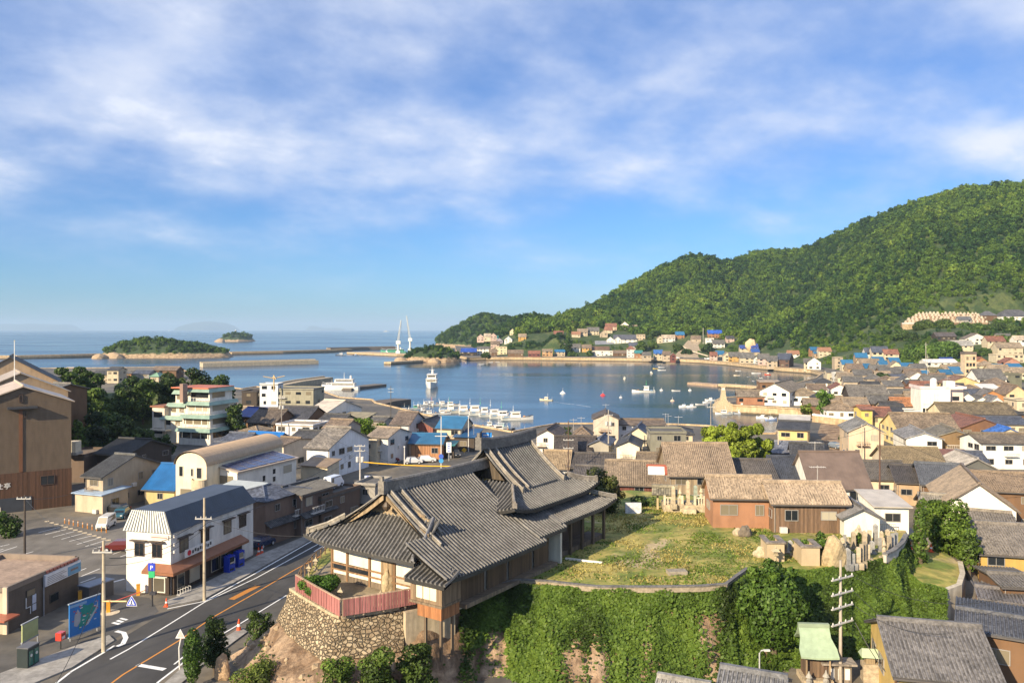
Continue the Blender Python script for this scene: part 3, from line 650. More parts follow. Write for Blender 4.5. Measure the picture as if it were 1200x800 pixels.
def grass():
 n = 70000; X = rng.uniform(-12,50, n); Y = rng.uniform(68,108, n)
 poly = np.array([at(*p, PZ)[:2] for p in [(590,684),(700,690),(848,688),(878,668),(905,662),(1000,650),(1050,625),(930,601),(840,600),(740,592),(690,600),(640,640)]])
 def inside(X, Y, P):
  r = np.zeros(len(X), bool); j = len(P) - 1
  for i in range(len(P)):
   r ^= ((P[i, 1] > Y) != (P[j, 1] > Y)) & (X < (P[j, 0] - P[i, 0]) * (Y - P[i, 1]) / (P[j, 1] - P[i, 1] + 1e-12) + P[i, 0]); j = i
  return r
 ok = inside(X, Y, poly) & (vnoise(X, Y, 3.2,81,4) + rng.normal(0,.18, n) > -.12); X, Y = X[ok], Y[ok]; n = len(X)
 h = rng.uniform(.05,.17, n) * (1 + .8 * (vnoise(X, Y, 2.2,82,3))); a = rng.uniform(0, math.pi, n); w = .09
 dx, dy = np.cos(a) * w, np.sin(a) * w; lx, ly = rng.normal(0,.08, n), rng.normal(0,.08, n)
 z0 = np.full(n, PZ)
 V = np.stack([np.stack([X - dx, Y - dy, z0], 1), np.stack([X + dx, Y + dy, z0], 1), np.stack([X + dx * .3 + lx, Y + dy * .3 + ly, z0 + h], 1), np.stack([X - dx * .3 + lx, Y - dy * .3 + ly, z0 + h], 1)], 1).reshape(-1,3)
 dry = np.clip(vnoise(X, Y, 4.0,83,3) * 1.6 + .5 + rng.normal(0,.15, n),0,1)
 for nm, sel, col, lb in (('grass', dry < .5,(.13,.19,.028), 'green grass patches on the open field above the cliff'),('dry_grass', dry >= .5,(.38,.32,.10), 'dry yellow grass on the open field above the cliff')):
  k = np.repeat(sel, 4); o = link(nm, np_mesh(nm, V[k], np.arange(k.sum()).reshape(-1,4), 'leaf', tone=np.clip(rng.normal(.45,.15, sel.sum()),0,1)), None, col); kind(o, 'stuff'); tag(o, lb, 'grass')
grass()
# ================================================================== HOUSES: one builder
HOUSES = []
RC = dict(grey=(.125,.118,.108), dark=(.055,.055,.058), brown=(.175,.13,.092), tan=(.25,.195,.135), blue=(.03,.135,.27), slate=(.075,.085,.115), red=(.22,.10,.065), orange=(.31,.16,.09), rust=(.22,.095,.06), silver=(.42,.40,.38), pale=(.40,.33,.25), navy=(.02,.03,.05), teal=(.05,.22,.22), moss=(.15,.13,.07), green=(.20,.34,.24), white=(.72,.7,.66))
WC = dict(white=(.80,.77,.70), cream=(.64,.54,.38), beige=(.52,.42,.30), brown=(.17,.095,.05), dark=(.06,.045,.035), grey=(.36,.34,.31), yellow=(.58,.45,.21), tan=(.42,.30,.19), pink=(.62,.45,.38), ochre=(.55,.33,.10), rust=(.40,.17,.07), green=(.28,.28,.2), orange=(.40,.20,.095), maroon=(.20,.07,.055))
ROOFM = dict(tile='tile', metal='metal_roof')
MESHES = {}
def shared(key, make):
 if key not in MESHES: MESHES[key] = make()
 return MESHES[key]
def window_parts(par, x, y, z, rz, w, h, far=False, frame=(.30,.28,.26), grid=1):
 w, h = round(w * 4) / 4, round(h * 4) / 4
 if far:
  me = shared(('w', w, h), lambda: MB().box((0,0,0),(w, .10, h)).mesh('window', M('glass')))
  return link('window', me, par, None, (x, y, z), rz)
 def fr():
  b = MB(); t = .07
  for sx in (-1,1): b.box((sx * (w / 2 - t / 2),0,0),(t, .16, h))
  for sz in (-1,1): b.box((0,0, sz * (h / 2 - t / 2)),(w - 2 * t, .16, t))
  for k in range(grid): b.box(((k + 1) / (grid + 1) * w - w / 2,0,0),(.05,.13, h - 2 * t))
  return b.mesh('window', M('paint'))
 o = link('window', shared(('f', w, h, grid), fr), par, frame, (x, y, z), rz)
 link('pane', shared(('p', w, h), lambda: MB().box((0,0,0),(w - .13,.09, h - .13)).mesh('pane', M('glass'))), o)
 return o
def bars(mb, P0, P1, n, r, w=None):
 """Cover tile rows: n round bars running up a roof slope between its two edges P0[k] -> P1[k]."""
 for k in range(n + 1):
  t = k / n; a = P0[0].lerp(P0[1], t); b = P1[0].lerp(P1[1], t); d = (b - a).normalized(); side = (P0[1] - P0[0]).normalized(); up = d.cross(side); up = up if up.z > 0 else -up
  q = [-side * r, -side * r * .6 + up * r * .8, side * r * .6 + up * r * .8, side * r]
  mb.add([a + x for x in q] + [b + x for x in q], [(0,1,5,4),(1,2,6,5),(2,3,7,6),(3,2,1,0)])
def gable_roof(par, L, D, h, rise, over, col, mat, ribs=False, name='roof', gov=.4, ridge=True, th=.16):
 """Ridge along local x, centred; h the eave height at the wall."""
 mb = MB(); ye = D / 2 + over; ze = h - rise * over / (D / 2); x0 = L / 2 + gov; sl = math.hypot(ye, rise + h - ze); zt = h + rise
 for s in (-1,1):
  p = [Vector((-x0 * s, s * -ye * -1 * -1, ze)), Vector((x0 * s, -s * ye, ze)), Vector((x0 * s, 0, zt)), Vector((-x0 * s, 0, zt))]
  p[0] = Vector((-x0 * s, -s * ye, ze)); mb.sheet(p, [(0,0),(2 * x0,0),(2 * x0, sl),(0, sl)], th)
 r = mb.build(name, mat, par, col)
 if ribs:
  rb = MB()
  for s in (-1,1):
   e = (Vector((-x0 * s, -s * ye, ze + .02)), Vector((x0 * s, -s * ye, ze + .02))); t = (Vector((-x0 * s, 0, zt + .02)), Vector((x0 * s, 0, zt + .02))); bars(rb, e, t, int(2 * x0 / .29),.075)
  rb.build('cover_tile', 'clay', r, tuple(c * 1.12 for c in col))
 if ridge:
  k = .11 if mat == 'metal_roof' else .17
  MB().box((0,0, zt + k * .8),(2 * x0 + .06, k * 2, k * 2)).build('ridge', 'clay' if mat == 'tile' else 'paint', r, tuple(c * 1.1 for c in col))
 return r
def hip_roof(par, L, D, h, rise, over, col, mat, ribs=False, name='roof', ridge=True):
 mb = MB(); x, y = L / 2 + over, D / 2 + over; ze = h - .1; zt = h + rise; rl = max(L - D, .3) / 2 if L > D else .15; rw = 0.0 if L >= D else (D - L) / 2
 A, B, C, Dd = (Vector((-x, -y, ze)), Vector((x, -y, ze)), Vector((x, y, ze)), Vector((-x, y, ze)))
 if L >= D: E1, E2 = Vector((-rl, 0, zt)), Vector((rl, 0, zt)); F_ = [(A, B, E2, E1),(C, Dd, E1, E2),(B, C, E2),(Dd, A, E1)]
 else: E1, E2 = Vector((0,-rw, zt)), Vector((0, rw, zt)); F_ = [(A, B, E1),(C, Dd, E2),(B, C, E2, E1),(Dd, A, E1, E2)]
 for f in F_:
  u = (f[1] - f[0]).normalized(); n = u.cross(f[2] - f[0]).normalized(); v = n.cross(u)
  mb.sheet(f, [((p - f[0]).dot(u),(p - f[0]).dot(v)) for p in f], .14)
 r = mb.build(name, mat, par, col)
 if ridge:
  rb = MB()
  for a, b in ((E1, E2),(A, E1),(Dd, E1 if L >= D else E2),(B, E2 if L >= D else E1),(C, E2)): rb.tube([a + Vector((0,0,.06)), b + Vector((0,0,.08))], .13,5)
  rb.build('ridge', 'clay' if mat == 'tile' else 'paint', r, tuple(c * 1.12 for c in col))
 return r
def gable_walls(par, L, D, h, rise, col, mat='plaster', name='wall', z0=-1.6):
 mb = MB(); x, y = L / 2, D / 2
 pr = [(-y, z0),(y, z0),(y, h),(0, h + rise),(-y, h)]
 vs = [(-x, a, b) for a, b in pr] + [(x, a, b) for a, b in pr]
 mb.add(vs, [(4,3,2,1,0),(5,6,7,8,9)] + [(i, (i + 1) % 5,5 + (i + 1) % 5,5 + i) for i in (0,1,4)])
 return mb.build(name, mat, par, col)
def box_walls(par, L, D, h, col, mat='plaster', name='wall', z0=-1.6): return BX(-L / 2, L / 2,-D / 2, D / 2, z0, h).build(name, mat, par, col)
def house(label, px, pe, w, d, h, pr, yaw=0, roof='gable', ridge='x', rc='grey', wc='white', cat='house', name='house', z=None, Y=None, over=.5, mat='tile', wm='plaster', ribs=None, win=True, group=None, rise=None, base=None, floors=None, pent=None, Lm=None):
 """px, pe: photograph column of the front's middle and row of its eave; w its width in photograph pixels; d depth, h eave height (m); pr the row of the ridge."""
 yw = R(yaw); zz = GZ if z is None else z
 if z is None and Y is None:
  ys = np.arange(130,1500,2.0); xs = (px - 600) * ys / F; gz = np.maximum(GZ, hill(xs, ys)); ok = np.nonzero(zat(pe, ys) - h <= gz + .01)[0]
  Yf = float(ys[ok[0]]) if len(ok) else 1000.0; zz = zat(pe, Yf) - h
  if Yf < 430: zz = GZ; Yf = (CAMZ - zz - h) * F / (pe - HZ)
 else:
  Yf = Y if Y else (CAMZ - zz - h) * F / (pe - HZ)
  if z is None: zz = zat(pe, Y) - h
 Xf = (px - 600) * Yf / F
 Wd = Lm or w * Yf / F / max(math.cos(yw),.5); cx, cy = Xf - math.sin(yw) * d / 2, Yf + math.cos(yw) * d / 2
 if rise is None: rise = (CAMZ - zz - h) - (pr - HZ) * ((Yf + d * .5) if ridge == 'x' else Yf) / F
 rise = min(max(rise, .25),(d if ridge == 'x' else Wd) * .42)
 far = Yf > 260; t = thing(name, label, cat, (cx, cy, zz), yw, group); HOUSES.append((cx, cy, max(Wd, d) * .55))
 c = RC[rc] if isinstance(rc, str) else rc; wcol = WC[wc] if isinstance(wc, str) else wc
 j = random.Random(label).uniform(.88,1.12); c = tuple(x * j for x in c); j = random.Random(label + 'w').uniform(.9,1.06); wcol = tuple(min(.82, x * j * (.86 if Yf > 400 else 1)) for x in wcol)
 rm = ROOFM[mat]; L, D = (Wd, d); rib = (Yf < 150 and mat == 'tile') if ribs is None else ribs; zb = -1.6 if base is None else base
 turn = None
 if roof == 'gable':
  if ridge == 'x':
   gable_walls(t, L, D, h, rise - .05, wcol, wm, z0=zb); gable_roof(t, L, D, h, rise, over, c, rm, rib)
  else:
   a = gable_walls(t, D, L, h, rise - .05, wcol, wm, z0=zb); b = gable_roof(t, D, L, h, rise, over, c, rm, rib)
   for o in (a, b): o.rotation_euler = (0,0, R(90))
 elif roof == 'hip': box_walls(t, L, D, h, wcol, wm, z0=zb); hip_roof(t, L, D, h, rise, over, c, rm)
 elif roof == 'shed':
  MB().add([(-L / 2,-D / 2, zb),(L / 2,-D / 2, zb),(L / 2, D / 2, zb),(-L / 2, D / 2, zb),(-L / 2,-D / 2, h),(L / 2,-D / 2, h),(L / 2, D / 2, h + rise),(-L / 2, D / 2, h + rise)],
    [(0,1,5,4),(1,2,6,5),(2,3,7,6),(3,0,4,7),(3,2,1,0)]).build('wall', wm, t, wcol)
  k = rise / D; s_ = math.hypot(D + 2 * over, rise)
  MB().sheet([(-L / 2 - .3,-D / 2 - over, h - k * over + .05),(L / 2 + .3,-D / 2 - over, h - k * over + .05),(L / 2 + .3, D / 2 + over, h + rise + k * over + .05),(-L / 2 - .3, D / 2 + over, h + rise + k * over + .05)], [(0,0),(L, 0),(L, s_),(0, s_)], -.14).build('roof', rm, t, c)
 elif roof == 'flat':
  box_walls(t, L, D, h - .25, wcol, wm, z0=zb); e = .14; b = BX(-L / 2 - e, L / 2 + e, -D / 2 - e, D / 2 + e, h - .25, h - .02).build('roof', 'concrete', t, c)
  p = MB(); q = .18
  for s_ in (-1,1): p.boxz(-L / 2 - e, L / 2 + e, s_ * (D / 2 + e) - q * (s_ > 0), s_ * (D / 2 + e) + q * (s_ < 0), h - .02, h + .35); p.boxz(s_ * (L / 2 + e) - q * (s_ > 0), s_ * (L / 2 + e) + q * (s_ < 0),-D / 2 - e + q, D / 2 + e - q, h - .02, h + .35)
  p.build('parapet', 'plaster', t, wcol)
 if pent:
  ph, pd, pc = pent
  MB().sheet([(-L / 2 - .2,-D / 2 - pd, ph - .35),(L / 2 + .2,-D / 2 - pd, ph - .35),(L / 2 + .2,-D / 2 - .01, ph + pd * .3),(-L / 2 - .2,-D / 2 - .01, ph + pd * .3)], [(0,0),(L, 0),(L, pd),(0, pd)], .1).build('pent_roof', rm, t, RC[pc])
 r3 = random.Random(label + 'd')
 if Yf < 300 and roof == 'gable' and ridge == 'x':
  k = rise / (D / 2); BX(-L / 2 - .4, L / 2 + .4,-D / 2 - over - .12,-D / 2 - over + .02, h - k * over - .2, h - k * over - .06).build('gutter', 'paint', t, (.10,.09,.085)); x = (L / 2 - .15) * r3.choice((-1,1)); MB().tube([(x, -D / 2 - .07, h - k * over - .1),(x, -D / 2 - .07,-.5)], .05,5).build('downpipe', 'paint', t, (.3,.27,.24))
 if 70 < Yf < 330 and h > 4.4 and win and r3.random() < .6:
  x = r3.uniform(-.25,.25) * L; w2 = min(2.6, L * .5); b = MB(); b.boxz(x - w2 / 2, x + w2 / 2,-D / 2 - .95,-D / 2 - .003, h * .5 - .1, h * .5 + .02)
  for q in np.linspace(x - w2 / 2 + .05, x + w2 / 2 - .05,8): b.boxz(q - .025, q + .025,-D / 2 - .93,-D / 2 - .88, h * .5 + .02, h * .5 + .8)
  b.boxz(x - w2 / 2, x + w2 / 2,-D / 2 - .95,-D / 2 - .86, h * .5 + .8, h * .5 + .87); b.build('balcony', 'paint', t, r3.choice([(.5,.46,.4),(.22,.15,.1),(.6,.58,.55)]))
 if 70 < Yf < 330 and win and r3.random() < .7: x = r3.uniform(-.4,.4) * L; BX(x - .4, x + .4,-D / 2 - .45,-D / 2 - .003,.05,.68).build('wall_unit', 'paint', t, (.6,.58,.54)) if h < 4 else BX(L / 2 + .003, L / 2 + .4, x * .2 - .4, x * .2 + .4, h * .5, h * .5 + .6).build('wall_unit', 'paint', t, (.62,.6,.56))
 if win:
  rr = random.Random(label + 'n'); nf = floors or max(1, int(round(h / 2.9)))
  if Yf > 480: sides = [(0, L)]
  else: sides = [(0, L),(1, D),(-1, D)]
  for s_, ln in sides:
   n = max(1, min(5, int(ln / (3.2 if far else 2.9))))
   for fl in range(nf):
    zc = (fl + .55) * h / nf
    for k in range(n):
     if rr.random() < (.12 if s_ == 0 else .35): continue
     u = (k + .5) / n * ln - ln / 2 + rr.uniform(-.25,.25); ww = rr.choice([1.0,1.5,1.75,2.0]); hh = rr.choice([1.0,1.25])
     if ww > ln / n - .4: ww = max(.75, ln / n - .5)
     if s_ == 0: window_parts(t, u, -D / 2 - .005, zc, 0, ww, hh, far)
     else: window_parts(t, s_ * (L / 2 + .005), u, zc, R(90), ww, hh, far)
 return t
# ================================================================== THE TEMPLE
TU = Vector((.563,.827,0)); TV = Vector((.827,-.563,0)); TO = Vector((-11.3,69.6,0)); TILE = (.125,.119,.112)
def temple():
 yaw = math.atan2(TU.y, TU.x)
 def root(name, label): return thing(name, label, 'temple', (TO.x, TO.y, 0), yaw)
 def V(u, v, z): return Vector((u, -v, z))
 def slope(par, a0, a1, B, bmax, o, ax, z0, z1, sag=.28, lift=.55, rib=.42, name='roof', col=TILE, lend=(1,1)):
  """A curved tiled slope. o(a, b) gives the (u, v) of a point b metres in from the eave at a along it."""
  n = max(2, int((a1 - a0) / rib)); rows = 9; mb = MB(); rb = MB(); cols = []
  for i in range(n + 1):
   a = a0 + (a1 - a0) * i / n; bm = max(bmax(a),.02); col_ = []
   for j in range(rows + 1):
    b = bm * j / rows; f = b / B; z = z0 + (z1 - z0) * (f * (1 - sag) + f * f * sag)
    e = max(0,1 - (a - a0) / 4.5) * lend[0] + max(0,1 - (a1 - a) / 4.5) * lend[1]; z += lift * e * e * (1 - min(1, f * 1.6))
    u, v = o(a, b); col_.append(V(u, v, z))
   cols.append(col_)
  vs = [p for c in cols for p in c]; m = rows + 1; fs, uv = [], []
  for i in range(n):
   for j in range(rows):
    fs.append((i * m + j, (i + 1) * m + j, (i + 1) * m + j + 1, i * m + j + 1)); uv.append([(i * rib, j),((i + 1) * rib, j),((i + 1) * rib, j + 1),(i * rib, j + 1)])
  mb.add(vs, fs, uv); mb.add([p - Vector((0,0,.28)) for p in vs], [f[::-1] for f in fs])
  edge = [c[0] for c in cols]; k = len(edge); mb.add(edge + [p - Vector((0,0,.28)) for p in edge], [(i, i + k, i + k + 1, i + 1) for i in range(k - 1)])
  r = mb.build(name, 'tile', par, tuple(c * .30 for c in col))  # flat tiles darkened for soot and painted-in shade between the cover rows
  for i in range(n + 1):
   c = cols[i]; side = (cols[min(i + 1, n)][0] - cols[max(i - 1,0)][0]).normalized()
   if (c[-1] - c[0]).length < .3: continue
   q = [-side * .115,-side * .07 + Vector((0,0,.17)), side * .07 + Vector((0,0,.17)), side * .115]
   c2 = [p + Vector((0,0,.015)) for p in c]; rb.loft([[p + x for x in q] for p in c2], cap=True, close=False)
  rb.build('cover_tile', 'clay', r, col)
  return r, cols
 def ridge_line(par, pts, w, h, name='ridge', col=(.19,.17,.145), end=True):
  mb = MB(); n = len(pts)
  for i in range(n - 1):
   a, b = pts[i], pts[i + 1]; d = (b - a); s_ = Vector((-d.y, d.x, 0)).normalized() * w / 2; up = Vector((0,0, h))
   mb.add([a - s_, a + s_, a + s_ * .8 + up, a - s_ * .8 + up, b - s_, b + s_, b + s_ * .8 + up, b - s_ * .8 + up], [(0,4,5,1),(1,5,6,2),(2,6,7,3),(3,7,4,0),(0,1,2,3),(7,6,5,4)])
  r = mb.build(name, 'clay', par, col)
  cap = MB().tube([p + Vector((0,0, h + .05)) for p in pts], w * .34,6).build('cap_tile', 'clay', r, tuple(c * 1.15 for c in col))
  if end:
   a = pts[0]; d = (pts[1] - pts[0]).normalized(); e = MB(); q = a - d * .12
   e.box((q.x, q.y, q.z + h * .55),(.25, w * 1.25, h * 1.35), math.atan2(d.y, d.x)); e.box((q.x, q.y, q.z + h * 1.35),(.22, w * .6, h * .7), math.atan2(d.y, d.x)); e.build('ridge_end_tile', 'clay', r, col)
  return r
# the living quarters in front: long ridge, gable to the left
 k = root('temple_quarters', 'long grey tiled temple residence with a wooden gable and white plaster front')
 GE = 1.1
 r1, c1 = slope(k, -2.3,12.5,9.1, lambda a: 9.1 if a >= .1 else 4.3, lambda a, b: (a, 9.1 - b), 'u', 12.05,17.8,.22,.35, lend=(.8,.2), name='roof')
 r2, c2 = slope(k, -1.4,16,8.4, lambda a: 8.4 if a >= GE - .9 else max(0,(a + 1.4) / (GE - .9 + 1.4) * 4.2), lambda a, b: (a, -8.4 + b), 'u', 12.75,17.8,.22,.5, lend=(1,0), name='roof')
 hipm = lambda a: min(3.3, max(0.,(a + 8.4) / 4.3 * 3.3)) if a < 0 else 3.3
 r3, c3 = slope(k, -8.4,5.0,3.3, hipm, lambda a, b: (-1.6 + b, a), 'v', 12.75,15.6,.15,.55, lend=(1,.25), name='front_roof')
 ridge_line(k, [V(0.0,0,17.75), V(5,0,17.67), V(10,0,17.67), V(15.8,0,17.75)], .55,.85)
 for c_, s_ in ((c1,1),(c2,-1)):
  i0 = next(i for i, c in enumerate(c_) if (c[-1] - c[0]).length > 7); ln = c_[i0 + 1]
  ridge_line(k, [p + Vector((0,0,.04)) for p in (ln[3 if s_ > 0 else 2:])][::1], .28,.26, 'gable_ridge', (.20,.18,.15), False)
  ln = c_[i0 + 4]; ridge_line(k, [p + Vector((0,0,.04)) for p in ln[4:]], .28,.24, 'gable_ridge', (.20,.18,.15), False)
 hip = [c[-1] for c in c3 if c[-1].x < 1.65 and -c[-1].y < 0 and (c[-1] - c[0]).length > .05][::3]
 if len(hip) > 2: ridge_line(k, [p + Vector((0,0,.05)) for p in hip], .40,.30, 'hip_ridge', (.24,.21,.165))
 ridge_line(k, [V(-1.75,4.95,13.0), V(-.4,4.95,13.85), V(1.6,4.4,15.5)], .34,.32, 'hip_ridge', (.15,.15,.16), False)
 g = MB().add([V(1.5,-4.0,15.45), V(1.5,4.2,15.45), V(1.5,0,17.4), V(1.75,-4.0,15.45), V(1.75,4.2,15.45), V(1.75,0,17.4)], [(0,1,2),(5,4,3),(0,3,4,1),(1,4,5,2),(2,5,3,0)]).build('gable_board', 'boards', k, (.34,.26,.16))
 for s_ in (-1,1):
  pts = [V(.25, s_ * 5.0,14.75), V(.25, s_ * 4.0,15.15), V(.25, s_ * 2.2,16.1), V(.25, s_ * .15,17.5)]
  b = MB()
  for a, c in zip(pts[:-1], pts[1:]): b.add([a, c, c + Vector((0,0,-.45)), a + Vector((0,0,-.45)), a + Vector((.14,0,0)), c + Vector((.14,0,0)), c + Vector((.14,0,-.45)), a + Vector((.14,0,-.45))], [(0,1,2,3),(7,6,5,4),(0,4,5,1),(3,2,6,7),(0,3,7,4),(1,5,6,2)])
  b.build('barge_board', 'boards', k, (.30,.22,.13))
 MB().lathe([(.02,-.5),(.32,-.25),(.38,0),(.2,.3),(.02,.5)], 8,(.5,0,16.5)).build('gable_pendant', 'paint', k, (.08,.055,.035))
 BX(1.42,1.497,-3.6,3.4,15.75,15.95).build('gable_beam', 'boards', k, (.26,.19,.12))
 BX(.6,15.5,-7.4,7.0,8.6,12.5).build('wall', 'plaster', k, (.74,.69,.58))
 fr = MB()
 for v in (-6.9,-4.9,-2.1,.9,3.5,5.0): fr.boxz(.46,.60,-v - .11,-v + .11,9,12.6)
 for z in (11.75,10.45,9.9): fr.boxz(.48,.597,-5.1,7.0, z - .07, z + .07)
 fr.build('timber_frame', 'boards', k, (.26,.15,.075))
 BX(.52,.596,-5.0,7.0,9.0,9.5).build('base_board', 'boards', k, (.17,.13,.09))
 for v0, v1 in ((-6.7,-5.1),(-4.7,-2.3),(1.1,3.3),(3.7,4.9)):
  BX(.54,.598,-v1,-v0,9.97,10.55).build('lattice_window', 'glass', k)
 BX(.50,.598,-.7,.7,9.55,11.65).build('door', 'boards', k, (.30,.21,.12))
 for (u0, u1) in ((1.0,4.6),(5.0,8.0),(8.4,12.2),(12.6,15.2)):
  BX(u0, u1,-7.66,-7.603,9.3,11.7).build('sliding_door', 'boards', k, (.12,.075,.04))
 BX(.9,15.5,-8.5,-7.61,9.0,9.35).build('veranda', 'boards', k, (.20,.15,.10))
 slope(k, 4.95,9.1,1.9, lambda a: 1.9, lambda a, b: (-2.7 + b, a), 'v', 11.75,12.6,.1,.1, name='porch_roof')
 BX(-1.9,.58,-8.2,-4.9,9.95,11.9).build('wing_wall', 'boards', k, (.22,.15,.09))
 for v in (5.9,6.65,7.35): BX(-1.96,-1.903,-v - .33,-v + .33,10.25,11.65).build('shoji_screen', 'plaster', k, (.78,.70,.52))
 BX(-1.98,.5,-8.25,-4.85,9.75,9.94).build('wing_floor', 'boards', k, (.19,.14,.09))
 BX(-1.85,.5,-8.1,-5.6,8.75,9.74).build('wing_base', 'boards', k, (.33,.14,.055))
 for u, v in ((-1.75,8.0),(-1.75,6.4),(-.3,8.0)): BX(u - .1, u + .1,-v - .1,-v + .1,5.5,8.75).build('stilt', 'boards', k, (.14,.10,.065))
 slope(k, 12.0,16.9,4.4, lambda a: 4.4, lambda a, b: (a, 8.7 - b), 'u', 12.35,14.9,.1,.1, name='side_roof')
 BX(16.2,16.5,-8.4,-6.2,8.9,12.3).build('end_wall', 'plaster', k, (.70,.66,.56))
# the main hall behind
 h = root('temple_hall', 'tall main temple hall with sweeping grey tile roof and lower skirt roof'); EV = 6.7; RT = 19.6; U0, U1, G0, G1 = 10.7,27.6,14.6,24.1
 def bm(a):
  if a < G0: return max(0,(a - U0) / (G0 - U0) * 2.9)
  if a > G1: return max(0,(U1 - a) / (U1 - G1) * 2.9)
  return EV
 h1, d1 = slope(h, U0, U1, EV, bm, lambda a, b: (a, EV - b), 'u', 14.45, RT, .40,.75)
 h2, d2 = slope(h, U0, U1, EV, bm, lambda a, b: (a, -EV + b), 'u', 14.45, RT, .40,.75)
 vv = lambda a: min(3.8, max(0,(a + EV) / 2.9 * 3.8), max(0,(EV - a) / 2.9 * 3.8))
 h3, d3 = slope(h, -EV, EV, 6, vv, lambda a, b: (U0 + b, a), 'v', 14.45,18.2,.3,.75, name='front_roof')
 h4, d4 = slope(h, -EV, EV, 6, lambda a: min(3.4, vv(a) * .9), lambda a, b: (U1 - b, a), 'v', 14.45,18.2,.3,.75, name='back_roof')
 ridge_line(h, [V(14.2,0, RT + .22), V(16,0, RT), V(19.3,0, RT - .08), V(22.6,0, RT), V(24.6,0, RT + .22)], .62,.95, col=(.13,.12,.11))
 for dd, q in ((d1,0),(d2,0),(d1,1),(d2,1)):
  full = [i for i, c in enumerate(dd) if (c[-1] - c[0]).length > 6]; i0 = full[1] if q == 0 else full[-2]; ln = dd[i0]
  ridge_line(h, [p + Vector((0,0,.05)) for p in ln[3:]], .32,.34, 'gable_ridge', (.22,.195,.16))
  if q == 0:
   ln = dd[full[4]]; ridge_line(h, [p + Vector((0,0,.05)) for p in ln[3:]], .28,.26, 'gable_ridge', (.21,.185,.155), False)
 full = [c for c in d1 if (c[-1] - c[0]).length > 6]
 ridge_line(h, [c[3] + Vector((0,0,.03)) for c in full[5:-2:4]], .22,.16, 'step_tile', (.10,.095,.085), False)
 for dd in (d1, d2):
  n = len(dd)
  for rng_ in ([c[-1] for c in dd[:n // 2] if .1 < (c[-1] - c[0]).length < 5.0], [c[-1] for c in dd[n // 2:] if .1 < (c[-1] - c[0]).length < 5.0][::-1]):
   p = rng_[::2]
   if len(p) > 2: ridge_line(h, [x + Vector((0,0,.05)) for x in p], .38,.36, 'hip_ridge', (.21,.185,.155))
 MB().add([V(15.5,-4.0,16.6), V(15.5,4.0,16.6), V(15.5,0,19.3), V(15.7,-4.0,16.6), V(15.7,4.0,16.6), V(15.7,0,19.3)], [(0,1,2),(5,4,3),(0,3,4,1),(1,4,5,2),(2,5,3,0)]).build('gable_board', 'boards', h, (.10,.075,.05))  # board coloured dark to paint in the gable's shadow behind the front ridge
 BX(15.6,26.4,-5.4,5.4,8.6,14.7).build('wall', 'boards', h, (.075,.052,.036))
 slope(h, 16.6,28.6,2.9, lambda a: min(2.9, max(0,(28.6 - a) * .95)), lambda a, b: (a, 8.3 - b), 'u', 12.75,14.1,.15,.55, lend=(0,1), name='skirt_roof')
 slope(h, -6.0,8.3,2.9, lambda a: min(2.9, max(0,(8.3 - a) * 1.05)), lambda a, b: (28.6 - b, a), 'v', 12.75,14.1,.15,.55, lend=(0,1), name='skirt_roof')
 BX(16.8,27.2,-7.4,-5.41,8.9,9.5).build('veranda', 'boards', h, (.13,.095,.065))
 for u in (17.2,19.6,22,24.4,26.9): BX(u - .13, u + .13,-7.7,-7.43,8.9,12.9).build('post', 'boards', h, (.12,.085,.055))
 ridge_line(h, [V(28.4,8.1,13.3), V(27.0,6.7,13.75), V(25.9,5.6,14.2)], .34,.30, 'hip_ridge', (.20,.18,.15))
temple()
# ================================================================== LEFT SIDE OF THE TOWN
ST = 71.5
def text_mesh(c, par, col, loc):
 tmp = bpy.data.objects.new('lettering', c); COL.objects.link(tmp); me = bpy.data.meshes.new_from_object(tmp.evaluated_get(bpy.context.evaluated_depsgraph_get()))
 bpy.data.objects.remove(tmp); me.materials.clear(); me.materials.append(M('text')); return link('lettering', me, par, col, loc)
def hs(*a, **k): return house(*a, **k)
big = hs('huge brown sheet-clad storehouse at the left edge with dark wooden lower wall', 27,471,86,16,17.4,452, yaw=36, Lm=13.6, ridge='y', rc=(.46,.36,.27), wc=(.15,.108,.072), wm='siding', mat='metal', win=False, name='storehouse', cat='storehouse', ribs=False)
def storehouse_parts(t):
 w = 13.6 / 2
 BX(-w - .06, w + .06,-8.08,-7.5,-1,6.2).build('lower_cladding', 'boards', t, (.095,.046,.025))
 BX(w - .5, w + .06,-8.05,7.9,-1,6.2).build('lower_cladding', 'boards', t, (.09,.043,.024))
 BX(-2.2,1.9,-9.1,-8.003,16.4,16.75).build('hood', 'metal_roof', t, (.05,.05,.055))
 BX(-.55,-.05,-8.12,-8.003,6.25,16.3).build('downpipe', 'paint', t, (.17,.075,.035))
 for x, z, ww, hh in ((-.3,18.0,.5,1.2),(.2,15.4,.6,.9),(3.4,4.6,1.9,1.4)): window_parts(t, x, -8.1, z, 0, ww, hh, frame=(.10,.06,.04))
 BX(-5.6,1.2,-8.16,-8.083,-.6,2.3).build('shop_front', 'paint', t, (.05,.055,.065))
 BX(-4.8,-3.0,-8.22,-8.163,.3,1.0).build('shop_sign', 'paint', t, (.62,.55,.42))
 for k, ch in enumerate('は辻亭'):
  c = bpy.data.curves.new('lettering', 'FONT'); c.body = ch; c.size = 1.0; c.extrude = .02; c.align_x = 'CENTER'; c.materials.append(M('text'))
  o = text_mesh(c, t, (.85,.82,.75),(-4.15 + k * 1.0,-8.12,3.9)); o.rotation_euler = (R(90),0,0)
storehouse_parts(big)
hs('brown gabled warehouse with pale roof just behind the huge brown storehouse', 24,459,84,14,15.5,436.5, yaw=36, Lm=16, ridge='y', rc='pale', wc='tan', mat='metal', Y=152, win=False, ribs=False)
